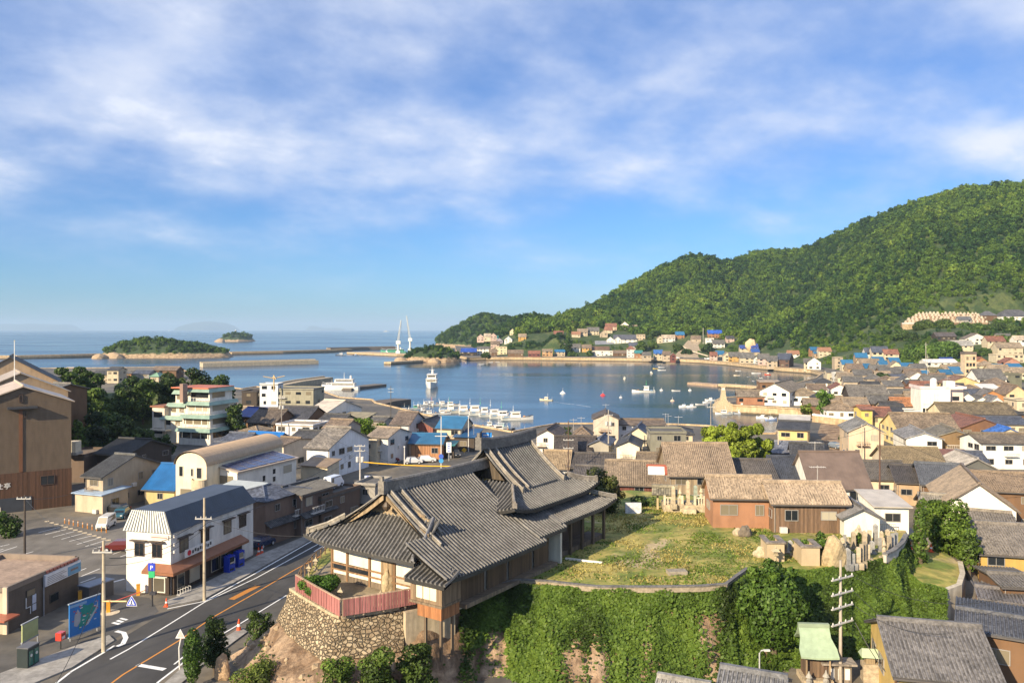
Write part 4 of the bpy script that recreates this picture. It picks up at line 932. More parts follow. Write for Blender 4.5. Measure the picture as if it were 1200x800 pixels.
hs('old house with black tiled hip roof rising behind the pale-roofed warehouse', 12,448,96,16,14.5,418, yaw=30, Lm=19, ridge='y', rc='dark', wc='tan', Y=178, win=False, ribs=False)
hs('low grey tiled roof tucked beside the black hip-roofed old house', 52,457,22,9,9.5,449, yaw=-20, rc='grey', wc='brown', Y=172, win=False)
t = thing('flag_pole', 'thin white flag pole standing between the roofs at the left edge', 'flag pole', atY(17,140, GZ))
MB().tube([(0,0,0),(0,0, zat(400,140) - GZ)], .11,6,.06).build('pole', 'paint', t, (.75,.74,.7)); MB().lathe([(.02,-.12),(.13,0),(.02,.12)], 8,(0,0, zat(400,140) - GZ + .1)).build('finial', 'paint', t, (.7,.6,.3))
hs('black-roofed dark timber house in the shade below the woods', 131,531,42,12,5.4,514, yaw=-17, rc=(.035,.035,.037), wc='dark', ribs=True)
hs('beige two-storey house with long brown shutters beside the parking lot', 110.5,556,25,12.5,5.7,532, yaw=-20, rc=(.10,.10,.098), wc=(.42,.34,.24), pent=(2.9,1.0, 'brown'), over=.7)
hs('low annex with flat pale blue metal roof in front of the shuttered house', 104,579,40,5,2.9,573, yaw=-20, roof='shed', rc=(.32,.42,.55), wc='beige', mat='metal')
hs('small cream house with steep bright blue metal roof and red veranda', 187,571,38,9.5,3.1,543, yaw=-12, rc=(.015,.11,.30), wc='yellow', mat='metal')
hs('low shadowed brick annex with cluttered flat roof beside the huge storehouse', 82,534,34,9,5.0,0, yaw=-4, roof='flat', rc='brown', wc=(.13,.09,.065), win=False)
def water_tank():
 p = atY(82,150,0); t = thing('water_tank', 'two-part cream water tank on the flat roof by the woods', 'water tank', (p.x, p.y, zat(529,150)))
 BX(-1.6,-.1,-1,1,0,2.0).build('tank', 'paint', t, (.62,.52,.36)); BX(.1,1.6,-1,1,0,2.0).build('tank', 'paint', t, (.64,.55,.40)); BX(-1.8,1.8,-1.2,1.2,-.5,-.003).build('base', 'concrete', t, (.4,.36,.3))
water_tank()
def stepped_hotel():
 """Terraced white hotel: four storeys, each set back, with sloping pale green fascias."""
 p = atY(226,205, GZ); yaw = R(-18); t = thing('terraced_hotel', 'white terraced hotel with pale green fascias and red top roof among the trees', 'hotel', (p.x, p.y, GZ + 1), yaw); W_ = (.74,.70,.62); Gn = (.23,.33,.27)
 HOUSES.append((p.x, p.y, 10)); h0 = 3.2
 for k in range(4):
  x0, x1, y0, z0 = -1.0,8.6 - k * 1.15,-4.0 + k * 1.35, k * h0; hh = h0
  BX(x0, x1, y0,9, z0 - (3 if k == 0 else 0), z0 + hh - .003).build('storey', 'plaster', t, W_)
  BX(x0 + .5, x1 - .4, y0 - .05, y0 - .003, z0 + .7, z0 + 2.4).build('window_band', 'glass', t)
  BX(x1 + .003, x1 + .05, y0 + 1,6, z0 + .8, z0 + 2.2).build('window_band', 'glass', t)
  m = MB(); e = .9
  zt = z0 + hh
  m.add([(x0 - .1, y0 - e - .5, zt - .8),(x1 + e, y0 - e - .5, zt - .8),(x1 + .3, y0 - .6, zt + .1),(x0 - .1, y0 - .6, zt + .1)], [(0,1,2,3)])
  m.add([(x1 + e, y0 - e - .5, zt - .8),(x1 + e, 9.2, zt - .8),(x1 + .3,9.2, zt + .1),(x1 + .3, y0 - .6, zt + .1)], [(0,1,2,3)])
  m.add([(x0 - .1, y0 - e - .5, zt - .8),(x0 - .1, y0, zt - .84),(x1 + .1, y0, zt - .84),(x1 + .1,9.2, zt - .84),(x1 + e, 9.2, zt - .8),(x1 + e, y0 - e - .5, zt - .8)], [(0,1,2,3,4,5)])
  m.build('fascia', 'metal_roof', t, Gn)
  if k < 3:
   r = MB()
   for q in np.linspace(x0, x1,9): r.boxz(q - .04, q + .04, y0 - .55, y0 - .47, zt + .1, zt + 1.0)
   r.boxz(x0, x1, y0 - .56, y0 - .46, zt + 1.0, zt + 1.1); r.build('railing', 'paint', t, (.66,.62,.56))
   for f in (.12,.4,.7,.93): BX(x0 + (x1 - x0) * f - .14, x0 + (x1 - x0) * f + .14, y0 - .09, y0 - .053, z0 + .5, z0 + 2.5).build('pier', 'plaster', t, W_)
 BX(-6.2,5.4,-.8,9.5,12.8,13.1).build('roof', 'paint', t, (.50,.15,.07))
 for k in range(3):
  x0, x1, y0, z0 = -5.6 - (2 - k) * 1.0,-1.03,-2.0 + k * 1.1, h0 * (k + 1) - .6
  BX(x0, x1, y0,8.6, z0 - (6 if k == 0 else .0), z0 + h0 - .003).build('storey', 'plaster', t, (.70,.65,.55))
  for f in (.25,.7): BX(x0 + (x1 - x0) * f - .7, x0 + (x1 - x0) * f + .7, y0 - .05, y0 - .003, z0 + .9, z0 + 2.2).build('window', 'glass', t)
  MB().add([(x0 - .6, y0 - .9, z0 + 2.3),(x1, y0 - .9, z0 + 2.3),(x1, y0 - .3, z0 + 3.3),(x0 - .2, y0 - .3, z0 + 3.3)], [(0,1,2,3)]).build('fascia', 'metal_roof', t, Gn)
 BX(-1.4,-.4,-3.2,-1.5,9.5,14.2).build('chimney', 'plaster', t, (.30,.20,.16))
 BX(-10.6,-6.7,-2.5,6,-4,8.0).build('annex', 'plaster', t, (.66,.60,.5)); BX(-11.0,-6.5,-2.9,6.3,8.003,8.35).build('annex_roof', 'paint', t, (.28,.12,.07))
 for z in (1.2,5.4): BX(-10.1,-7.4,-2.56,-2.503, z, z + 1.4).build('window', 'glass', t)
 BX(-10.8,-4.5,-4.6,-2.6,2.2,2.5).build('balcony', 'concrete', t, (.5,.45,.36))
stepped_hotel()
def barrel_hall():
 o = at(206,594, GZ); p = atY(206,126, GZ); yaw = R(-15); t = thing('barrel_roof_building', 'cream building with arched tan corrugated barrel roof and round balcony', 'building', (p.x, p.y, GZ), yaw); HOUSES.append((p.x + 4, p.y + 8,8))
 Wd, D = 5.6,22.0; H1 = 7.6; n = 14; arc = [(Wd / 2 - Wd / 2 * math.cos(math.pi * k / n), H1 + 2.0 * math.sin(math.pi * k / n)) for k in range(n + 1)]
 prof = [(0,-1),(Wd, -1)] + arc[::-1]; m = len(prof)
 MB().add([(x, 0, z) for x, z in prof] + [(x, D, z) for x, z in prof], [tuple(range(m)), tuple(range(m, 2 * m))[::-1], (0, m, m + 1,1),(1, m + 1, m + 2,2),(m - 1,2 * m - 1, m, 0)]).build('wall', 'plaster', t, (.74,.64,.46))
 r = MB(); ar = [(Wd / 2 - (Wd / 2 + .22) * math.cos(math.pi * k / n), H1 + .05 + 2.2 * math.sin(math.pi * k / n)) for k in range(n + 1)]; ny = 74
 vs = [(x, -.25 + (D + .4) * j / ny, z + (.07 if j % 2 else 0)) for j in range(ny + 1) for x, z in ar]; k = n + 1
 r.add(vs, [(j * k + i, j * k + i + 1,(j + 1) * k + i + 1,(j + 1) * k + i) for j in range(ny) for i in range(n)]); r.build('roof', 'paint', t, (.44,.31,.19))
 for x, z0, z1, w in ((1.0,5.8,7.5,.8),(3.0,5.9,7.2,.5),(4.3,5.6,7.4,1.0),(1.9,1.2,4.0,2.2),(4.6,1.6,4.0,1.4)):
  f = BX(x - w / 2, x + w / 2,-.06,-.003, z0, z1).build('window', 'paint', t, (.55,.5,.42)); BX(x - w / 2 + .1, x + w / 2 - .1,-.09,-.063, z0 + .1, z1 - .1).build('pane', 'glass', f)
 q = MB(); q.loft([[(4.5 + 1.35 * math.cos(math.pi + math.pi * k / 12),1.25 * math.sin(math.pi + math.pi * k / 12), z) for k in range(13)] for z in (4.1,5.6)], cap=False, close=False)
 q.add([(4.5 + 1.35 * math.cos(math.pi + math.pi * k / 12),1.25 * math.sin(math.pi + math.pi * k / 12),4.12) for k in range(13)], [tuple(range(13))]); q.build('balcony', 'concrete', t, (.50,.41,.28))
 p2 = atY(249,128.5, GZ); s = thing('solar_house', 'white building whose sloping roof is covered with blue solar panels', 'building', (p2.x, p2.y, GZ), R(-22)); HOUSES.append((p2.x + 3, p2.y + 7,8))
 a, b = 5.0,15.0; MB().add([(0,0,-1),(a, 0,-1),(a, b, -1),(0, b, -1),(0,0,7.2),(a, 0,6.4),(a, b, 6.4),(0, b, 7.2)], [(0,1,5,4),(1,2,6,5),(2,3,7,6),(3,0,4,7),(4,5,6,7)]).build('wall', 'plaster', s, (.78,.74,.66))
 MB().sheet([(-.3,-.4,7.35),(a + .5,-.4,6.42),(a + .5, b + .3,6.42),(-.3, b + .3,7.35)], None, .18).build('roof', 'paint', s, (.45,.36,.28))
 for j in range(6):
  y0 = .3 + j * 2.42; pn = MB().add([(.3, y0,7.36),(a + .1, y0,6.59),(a + .1, y0 + 2.25,6.59),(.3, y0 + 2.25,7.36)], [(0,1,2,3)]).build('solar_panel', 'gloss', s, (.030,.045,.13))
  g = MB()
  for f in (.25,.5,.75): x = .3 + (a - .2) * f; g.boxz(x - .03, x + .03, y0, y0 + 2.25,7.37 - .77 * f, 7.385 - .77 * f)
  g.build('panel_frame', 'paint', pn, (.35,.36,.4))
 for y, z, w, h in ((6.4,3.8,.6,.9),(9.0,4.6,.6,.8),(9.0,3.3,.6,.8),(12.6,4.2,2.2,1.3)): BX(a + .003, a + .06, y - w / 2, y + w / 2, z, z + h).build('window', 'glass', s)
 BX(.4,4.2,-.06,-.003,4.3,5.6).build('window', 'glass', s); BX(-.2,5.2,-1.4,-.1,3.3,3.5).build('balcony', 'concrete', s, (.72,.66,.55))
 p3 = atY(254,112, GZ); u = thing('metal_shed', 'pale grey metal-sided shed squeezed behind the dark-roofed shop', 'shed', (p3.x, p3.y, GZ), R(-16)); BX(0,5.4,0,4,-.5,6.6).build('wall', 'siding', u, (.42,.46,.44)); MB().sheet([(-.2,-.2,6.75),(5.6,-.2,6.62),(5.6,4.2,7.0),(-.2,4.2,7.15)], None, .12).build('roof', 'paint', u, (.45,.48,.46))
barrel_hall()
def corner_shop():
 o = at(148,692, GZ); e = at(200,697, GZ); d = e - o; L = d.length; yaw = math.atan2(d.y, d.x); D = 16.0
 t = thing('corner_shop', 'white two-storey corner shop with dark metal roof and brown storefront', 'shop', (o.x, o.y, GZ), yaw); HOUSES.append((o.x + 5, o.y + 8,9)); H1 = 6.9; Wt = (.80,.76,.69)
 BX(0, L, 0, D, -.3, H1).build('wall', 'siding', t, Wt)
 i = 1.25; zt = H1 + 2.0; e_ = .25; A = [(-e_, -e_),(L + e_, -e_),(L + e_, D + e_),(-e_, D + e_)]; Bq = [(.2, i * .5),(L - i, i * .5),(L - i, D - .3),(.2, D - .3)]
 m = MB(); U = lambda q: [(0,0),(q, 0),(q, 2.6),(0,2.6)]
 for a, b, w in ((0,1, L),(1,2, D),(2,3, L),(3,0, D)): m.add([(*A[a], H1 - .15),(*A[b], H1 - .15),(*Bq[b], zt),(*Bq[a], zt)], [(0,1,2,3)], [U(w)])
 m.add([(*q, zt) for q in Bq], [(0,1,2,3)]); m.add([(*q, H1 - .15) for q in A], [(3,2,1,0)]); m.build('roof', 'metal_roof', t, (.030,.042,.062))
 st = MB(); ns = 16
 for k in range(ns):
  f0, f1 = (k + .12) / ns, (k + .62) / ns; P = lambda f, up: Vector((*(A[0] if not up else Bq[0]),0)).lerp(Vector((*(A[1] if not up else Bq[1]),0)), f) + Vector((0,-.05, zt + .01 if up else H1 - .13))
  st.add([P(f0,0), P(f1,0), P(f1,1), P(f0,1)], [(0,1,2,3)])
 st.build('corrugation', 'paint', t, (.50,.53,.50)); MB().add([(*q, zt + .004) for q in Bq] , [(0,1,2,3)]).build('roof_deck', 'metal_roof', t, (.045,.055,.075))
 def win(par, x, y, z, rz, w=1.35, h=1.6):
  f = window_parts(par, x, y, z, rz, w, h, frame=(.10,.06,.04)); m = MB().box((0,-.22, h / 2 + .2),(w + .7,.5,.12)); m.build('awning', 'paint', f, (.06,.04,.03)); return f
 for x in (1.75,4.0): win(t, x, -.01,4.75,0)
 for y in (2.2,6.0,10.4,13.6): win(t, L + .01, y, 4.95, R(90),1.5,1.5)
 pr = MB(); pr.add([(2.9,-1.15,2.75),(L + 1.2,-1.15,2.75),(L + .01,-.01,3.35),(2.9,-.01,3.35)], [(0,1,2,3)]); pr.add([(L + 1.2,-1.15,2.75),(L + 1.2,13.2,2.75),(L + .01,13.2,3.35),(L + .01,-.01,3.35)], [(0,1,2,3)])
 pr.boxz(2.9, L + 1.2,-1.15,-.02,2.45,2.72); pr.boxz(L + .02, L + 1.2,-.02,13.2,2.45,2.72); pr.build('pent_roof', 'paint', t, (.28,.12,.06))
 BX(L + .003, L + .35,.1,13.0,.1,2.44).build('storefront', 'boards', t, (.055,.035,.025)); BX(3.1, L, -.3,-.003,.1,2.44).build('storefront', 'boards', t, (.06,.04,.028))
 for y, w in ((1.2,1.3),(3.6,1.8),(7.4,1.5),(9.2,1.5)): f = BX(L + .353, L + .42, y - w / 2, y + w / 2,.5,2.1).build('shop_window', 'paint', t, (.42,.37,.28)); BX(L + .423, L + .44, y - w / 2 + .1, y + w / 2 - .1,.6,2.0).build('pane', 'glass', f)
 f = BX(3.7,5.3,-.37,-.303,.3,2.0).build('shop_door', 'paint', t, (.62,.58,.5)); BX(3.85,5.15,-.40,-.373,.45,1.85).build('pane', 'glass', f)
 BX(3.6,5.6,-.45,-.303,2.02,2.42).build('door_sign', 'paint', t, (.70,.66,.6))
 k = MB()
 for j in range(6): k.boxz(3.75 + j * .3,3.97 + j * .3,-.47,-.453,2.17,2.38)
 k.build('sign_lettering', 'paint', t, (.50,.06,.05))
 g = MB().box((L + .55,4.3,4.05),(.10,5.2,.85)).build('name_sign', 'paint', t, (.78,.76,.72)); MB().lathe([(.0,0),(.3,0),(.3,.05),(.0,.05)], 12).build('emblem', 'paint', g, (.62,.03,.05), loc=(L + .61,2.35,4.05)).rotation_euler = (0, R(90),0)
 b = MB()
 for q in range(8): b.box((L + .615,3.0 + q * .46,4.05 + (.07 if q % 2 else -.04)),(.02,.30,.34))
 b.build('sign_lettering', 'paint', g, (.06,.06,.06))
 BX(3.2,5.5,-.13,-.003,6.0,6.5).build('name_sign', 'paint', t, (.72,.62,.52)); BX(3.35,5.35,-.15,-.133,6.2,6.28).build('sign_lettering', 'paint', t, (.55,.12,.1))
 for z in (6.2,5.3,4.5): BX(L + .003, L + .28,.25,.6, z, z + .3).build('vent_hood', 'paint', t, (.65,.62,.58))
corner_shop()
for a in [
 ('dark slate hip-roofed brown house right after the white corner shop', dict(px=336, pe=579, w=40, d=7, h=6.2, pr=565, yaw=66, roof='hip', rc='slate', wc=(.20,.135,.10), Lm=8.6, pent=(3.0,1.1, 'dark'))),
 ('dark brown street house with low black roof and lit window', dict(px=372, pe=573, w=30, d=6, h=6.0, pr=563, yaw=66, rc='dark', wc=(.19,.13,.10), Lm=7.4, pent=(3.0,1.0, 'dark'))),
 ('long flat-roofed brown house with a roof terrace where a white van stands', dict(px=400, pe=577, w=30, d=7, h=4.6, pr=0, yaw=66, roof='flat', rc='grey', wc=(.16,.11,.08), Lm=9.5)),
 ('small grey flat-roofed block beside the hanging white street sign', dict(px=428, pe=568, w=24, d=6, h=4.8, pr=0, yaw=-15, roof='flat', rc='grey', wc=(.30,.28,.25))),
 ('big white house with grey roof and long white gable wall', dict(px=372.5, pe=523, w=29, d=15, h=6.2, pr=500, yaw=-20, rc=(.21,.185,.155), wc=(.76,.76,.76), over=.7)),
 ('dark-roofed shop porch in front of the big white gable house', dict(px=368, pe=546, w=34, d=4, h=3.4, pr=540, yaw=-20, roof='shed', rc='brown', wc='cream')),
 ('white two-storey house with pale brown roof behind the utility pole', dict(px=443, pe=511, w=25, d=10, h=6, pr=500.5, yaw=-20, rc=(.27,.215,.16), wc=(.68,.66,.62))),
 ('cream balcony house with flat pinkish roof left of the pale brown roof', dict(px=432, pe=516, w=20, d=5, h=5.2, pr=0, yaw=-20, roof='flat', rc='pale', wc='cream')),
 ('grey-walled house with dark brown roof near the marina', dict(px=469, pe=496, w=22, d=11, h=5, pr=482, yaw=-15, rc=(.15,.115,.09), wc=(.50,.50,.52))),
 ('reddish brown barn with gable front beside the marina', dict(px=495, pe=500, w=25, d=13, h=3.6, pr=493, yaw=-12, ridge='y', rc='dark', wc=(.27,.10,.075), wm='boards')),
 ('two-storey cream house with bright blue roof at the marina', dict(px=526, pe=500.5, w=29, d=9, h=5.4, pr=488, yaw=-15, rc='blue', wc='cream', mat='metal')),
 ('low blue lean-to roof attached right of the blue-roofed marina house', dict(px=544, pe=512, w=24, d=6, h=3.4, pr=505, yaw=-15, roof='shed', rc=(.02,.09,.22), wc='dark', mat='metal')),
 ('low orange timber house with long bright blue roof', dict(px=499, pe=518.5, w=38, d=8, h=3.8, pr=507.5, yaw=-6, rc='blue', wc='orange', mat='metal', wm='boards')),
 ('small teal-roofed shed right of the orange timber house', dict(px=524, pe=522, w=16, d=5, h=2.8, pr=519, yaw=-6, roof='shed', rc='teal', wc='dark', mat='metal')),
 ('large white warehouse with pale metal roof near the pier', dict(px=371, pe=482, w=26, d=17, h=5.2, pr=468, yaw=-25, rc=(.62,.54,.44), wc=(.78,.75,.70), mat='metal')),
 ('long grey-green concrete building beside the pier', dict(px=338, pe=456, w=60, d=12, h=6.6, pr=0, yaw=-6, roof='flat', rc='grey', wc=(.33,.31,.23))),
 ('white rooftop cabin behind the grey-green concrete building', dict(px=315, pe=450, w=22, d=5, h=8.5, pr=0, yaw=-6, roof='flat', rc='grey', wc=(.66,.68,.70))),
 ('dark square block left of the grey-green concrete building', dict(px=292, pe=459, w=18, d=9, h=5.4, pr=0, yaw=-6, roof='flat', rc='dark', wc='dark')),
 ('broad black-tiled house below the grey-green concrete building', dict(px=338, pe=491, w=44, d=13, h=4.6, pr=476, yaw=-14, rc=(.06,.06,.068), wc='brown')),
 ('old brown-tiled house with patched roof left of the black-tiled one', dict(px=306, pe=494, w=36, d=10, h=4.4, pr=479, yaw=-22, rc=(.12,.095,.075), wc='brown')),
 ('dark house with half of its roof under blue sheeting', dict(px=290, pe=487, w=28, d=9, h=4, pr=477, yaw=-25, rc=(.015,.06,.30), wc='brown', mat='metal')),
 ('low white flat-roofed house behind the pole with transformers', dict(px=345, pe=498, w=46, d=9, h=4.6, pr=0, yaw=-14, roof='flat', rc='pale', wc=(.72,.72,.74))),
 ('house under a sagging bright blue sheet roof behind the barrel roof', dict(px=300, pe=517, w=44, d=8, h=3.6, pr=506, yaw=-18, rc=(.012,.15,.45), wc='beige', mat='metal')),
 ('beige house with dark brown roof end touching the barrel roof', dict(px=322, pe=520, w=24, d=10, h=5.4, pr=512, yaw=-25, rc='brown', wc=(.60,.52,.42))),
 ('small tan hip-roofed cottage with ochre wall', dict(px=292, pe=505, w=22, d=6, h=3.2, pr=499, yaw=-20, roof='hip', rc='tan', wc='ochre')),
 ('low black roof directly behind the big white gable house', dict(px=352, pe=514, w=28, d=8, h=4, pr=504, yaw=-20, rc='dark', wc='dark')),
 ('black-tiled house in front of the white warehouse', dict(px=385, pe=494, w=30, d=9, h=4, pr=485, yaw=-20, rc='dark', wc='beige')),
 ('grey house with dull brown roof left of the green bushes', dict(px=391, pe=501, w=26, d=8, h=4.2, pr=491, yaw=-20, rc='brown', wc='grey')),
 ('mossy tan lean-to between the white warehouse and the bushes', dict(px=413, pe=490, w=32, d=7, h=3.4, pr=485, yaw=-15, roof='shed', rc=(.22,.19,.12), wc='cream')),
 ('flat dull roof shed by the dark pier', dict(px=440, pe=492, w=22, d=6, h=3, pr=488, yaw=-15, rc='grey', wc='grey')),
 ('slate-roofed house just right of the terraced hotel', dict(px=272, pe=516, w=30, d=8, h=4.2, pr=507, yaw=-15, rc='slate', wc='beige')),
 ('lower slate-roofed house at the foot of the terraced hotel', dict(px=252, pe=526, w=28, d=8, h=3.8, pr=518, yaw=-15, rc='slate', wc='grey')),
 ('tan-roofed hut beside the trees right of the hotel', dict(px=283, pe=481, w=16, d=6, h=3.2, pr=476, yaw=-15, rc='tan', wc='brown')),
 ('dark waterfront house seen over the left woods', dict(px=118, pe=438.5, w=22, d=9, h=4.4, pr=434, yaw=-5, rc='dark', wc='beige')),
 ('upper beige house with dark roof on the left waterfront', dict(px=132, pe=433.5, w=14, d=8, h=7.2, pr=430, yaw=-5, rc='dark', wc='cream')),
 ('orange-walled waterfront house beside the upper beige house', dict(px=146, pe=437, w=16, d=8, h=4.6, pr=433.5, yaw=-5, rc='grey', wc='orange')),
 ('grey waterfront house left of the long brown waterfront roof', dict(px=165, pe=437.5, w=20, d=9, h=4.6, pr=433.5, yaw=-5, rc='slate', wc='grey')),
 ('long brown roof on the waterfront beyond the woods', dict(px=192, pe=433.5, w=30, d=9, h=5.2, pr=429.5, yaw=-5, rc='brown', wc='brown')),
 ('mint green pyramid-roofed hut poking out of the woods', dict(px=181, pe=441, w=10, d=6, h=8, pr=436.5, yaw=-5, roof='hip', rc='green', wc='beige', mat='metal')),
 ('white gable house with dark brown roof and blue tarp edge behind the temple', dict(px=640.5, pe=509.5, w=23, d=11, h=5.2, pr=503, yaw=-14, ridge='y', rc=(.085,.06,.045), wc='white')),
 ('tall beige house with brown shutters on the near shore', dict(px=710, pe=490, w=29, d=11, h=6.6, pr=484, yaw=-6, ridge='y', rc=(.10,.08,.065), wc=(.60,.50,.40))),
 ('long white shore house with flat brown roof', dict(px=752, pe=497, w=54, d=9, h=4.6, pr=491, yaw=-3, rc='brown', wc=(.74,.74,.75))),
 ('slate blue hip-roofed house in front of the long white shore house', dict(px=747, pe=512, w=34, d=9, h=4.4, pr=500, yaw=-15, ridge='y', rc=(.075,.085,.12), wc='cream')),
 ('cream gable house with a white window right of the power pole', dict(px=736, pe=522, w=26, d=10, h=5.2, pr=516, yaw=-12, ridge='y', rc='dark', wc=(.76,.70,.54))),
 ('square grey-green sided house with a small white panel', dict(px=783, pe=507, w=41, d=8, h=7.4, pr=0, yaw=-4, roof='flat', rc='grey', wc=(.24,.23,.18), wm='siding')),
 ('pyramid-roofed dark house behind the square grey-green house', dict(px=796, pe=508, w=30, d=9, h=4.5, pr=500, yaw=-10, roof='hip', rc='dark', wc='cream')),
 ('grey gable cottage with slate roof by the power pole', dict(px=702, pe=520, w=22, d=10, h=4.6, pr=515, yaw=-14, ridge='y', rc='slate', wc=(.38,.35,.29))),
 ('low black-brown roof right of the white gable house', dict(px=663, pe=529, w=24, d=8, h=3.6, pr=511, yaw=-4, rc=(.065,.055,.05), wc='dark')),
 ('steep red-edged dark roof beside the shore bushes', dict(px=683, pe=525, w=18, d=7, h=3.6, pr=511, yaw=-20, rc=(.06,.05,.048), wc='maroon')),
 ('small brown pyramid roof between the dark roofs', dict(px=682, pe=511, w=20, d=7, h=4, pr=500, yaw=-8, roof='hip', rc='brown', wc='dark')),
 ('tan metal roof showing above the right end of the temple hall', dict(px=651, pe=547, w=28, d=8, h=4.2, pr=528, yaw=-10, rc=(.30,.225,.14), wc=(.5,.5,.5))),
 ('long dark roof behind the temple with a satellite dish', dict(px=693, pe=546, w=54, d=8, h=4.4, pr=531, yaw=-5, rc=(.085,.075,.07), wc='grey')),
 ('lower dark roof with pale ridge in front of the satellite dish house', dict(px=697, pe=558, w=46, d=7, h=4.0, pr=546, yaw=-12, rc=(.095,.085,.08), wc='dark')),
 ('small weathered roof below the square grey-green house', dict(px=766, pe=545, w=32, d=7, h=4.0, pr=530.5, yaw=-6, rc=(.18,.14,.10), wc='brown')),
 ('brown tile-roofed house with dark red wooden walls beside the field', dict(px=748, pe=566, w=74, d=10, h=4.4, pr=540, yaw=-9, rc=(.205,.16,.115), wc=(.15,.05,.038), wm='boards', ribs=True)),
 ('big weathered brown hall roof facing the open field', dict(px=822, pe=555, w=74, d=12, h=7.6, pr=519.5, yaw=-3, rc=(.27,.205,.145), wc=(.30,.23,.15), wm='boards', ribs=True)),
 ('dark-tiled middle house right of the big weathered hall', dict(px=886, pe=562, w=48, d=10, h=6.4, pr=538.5, yaw=-3, rc=(.10,.09,.085), wc='brown', ribs=True)),
 ('orange-brown low house with pale tan roof beside the field', dict(px=871, pe=580, w=70, d=5.5, h=3.8, pr=558, yaw=-4, rc=(.28,.215,.15), wc=(.36,.18,.10), z=PZ, base=-.6, ribs=True)),
 ('dark brown low house with pale roof and air conditioners', dict(px=949, pe=587, w=84, d=6, h=3.6, pr=565, yaw=-3, rc=(.31,.24,.17), wc=(.17,.105,.065), z=PZ, base=-.6, wm='boards', ribs=True)),
 ('blue-black tiled house behind the pale-roofed field houses', dict(px=931, pe=562.5, w=40, d=9, h=6.2, pr=535, yaw=-3, rc=(.042,.048,.065), wc='brown', ribs=True)),
 ('tall house with ribbed brown metal roof and white walls', dict(px=985, pe=569, w=67, d=10, h=6.4, pr=529, yaw=-3, rc=(.165,.12,.095), wc='white', mat='metal')),
 ('small white gable-fronted storehouse above the gravestones', dict(px=1010, pe=605, w=40, d=6, h=2.9, pr=595, yaw=-6, ridge='y', rc=(.12,.115,.115), wc='white', z=PZ - .6, base=-2, win=False, ribs=True)),
 ('white flat-roofed block at the right end of the graveyard', dict(px=1045, pe=594, w=38, d=6, h=5.2, pr=582, yaw=-6, roof='shed', rc=(.5,.45,.38), wc='white', z=6.4, mat='metal')),
]: house(a[0], **a[1])
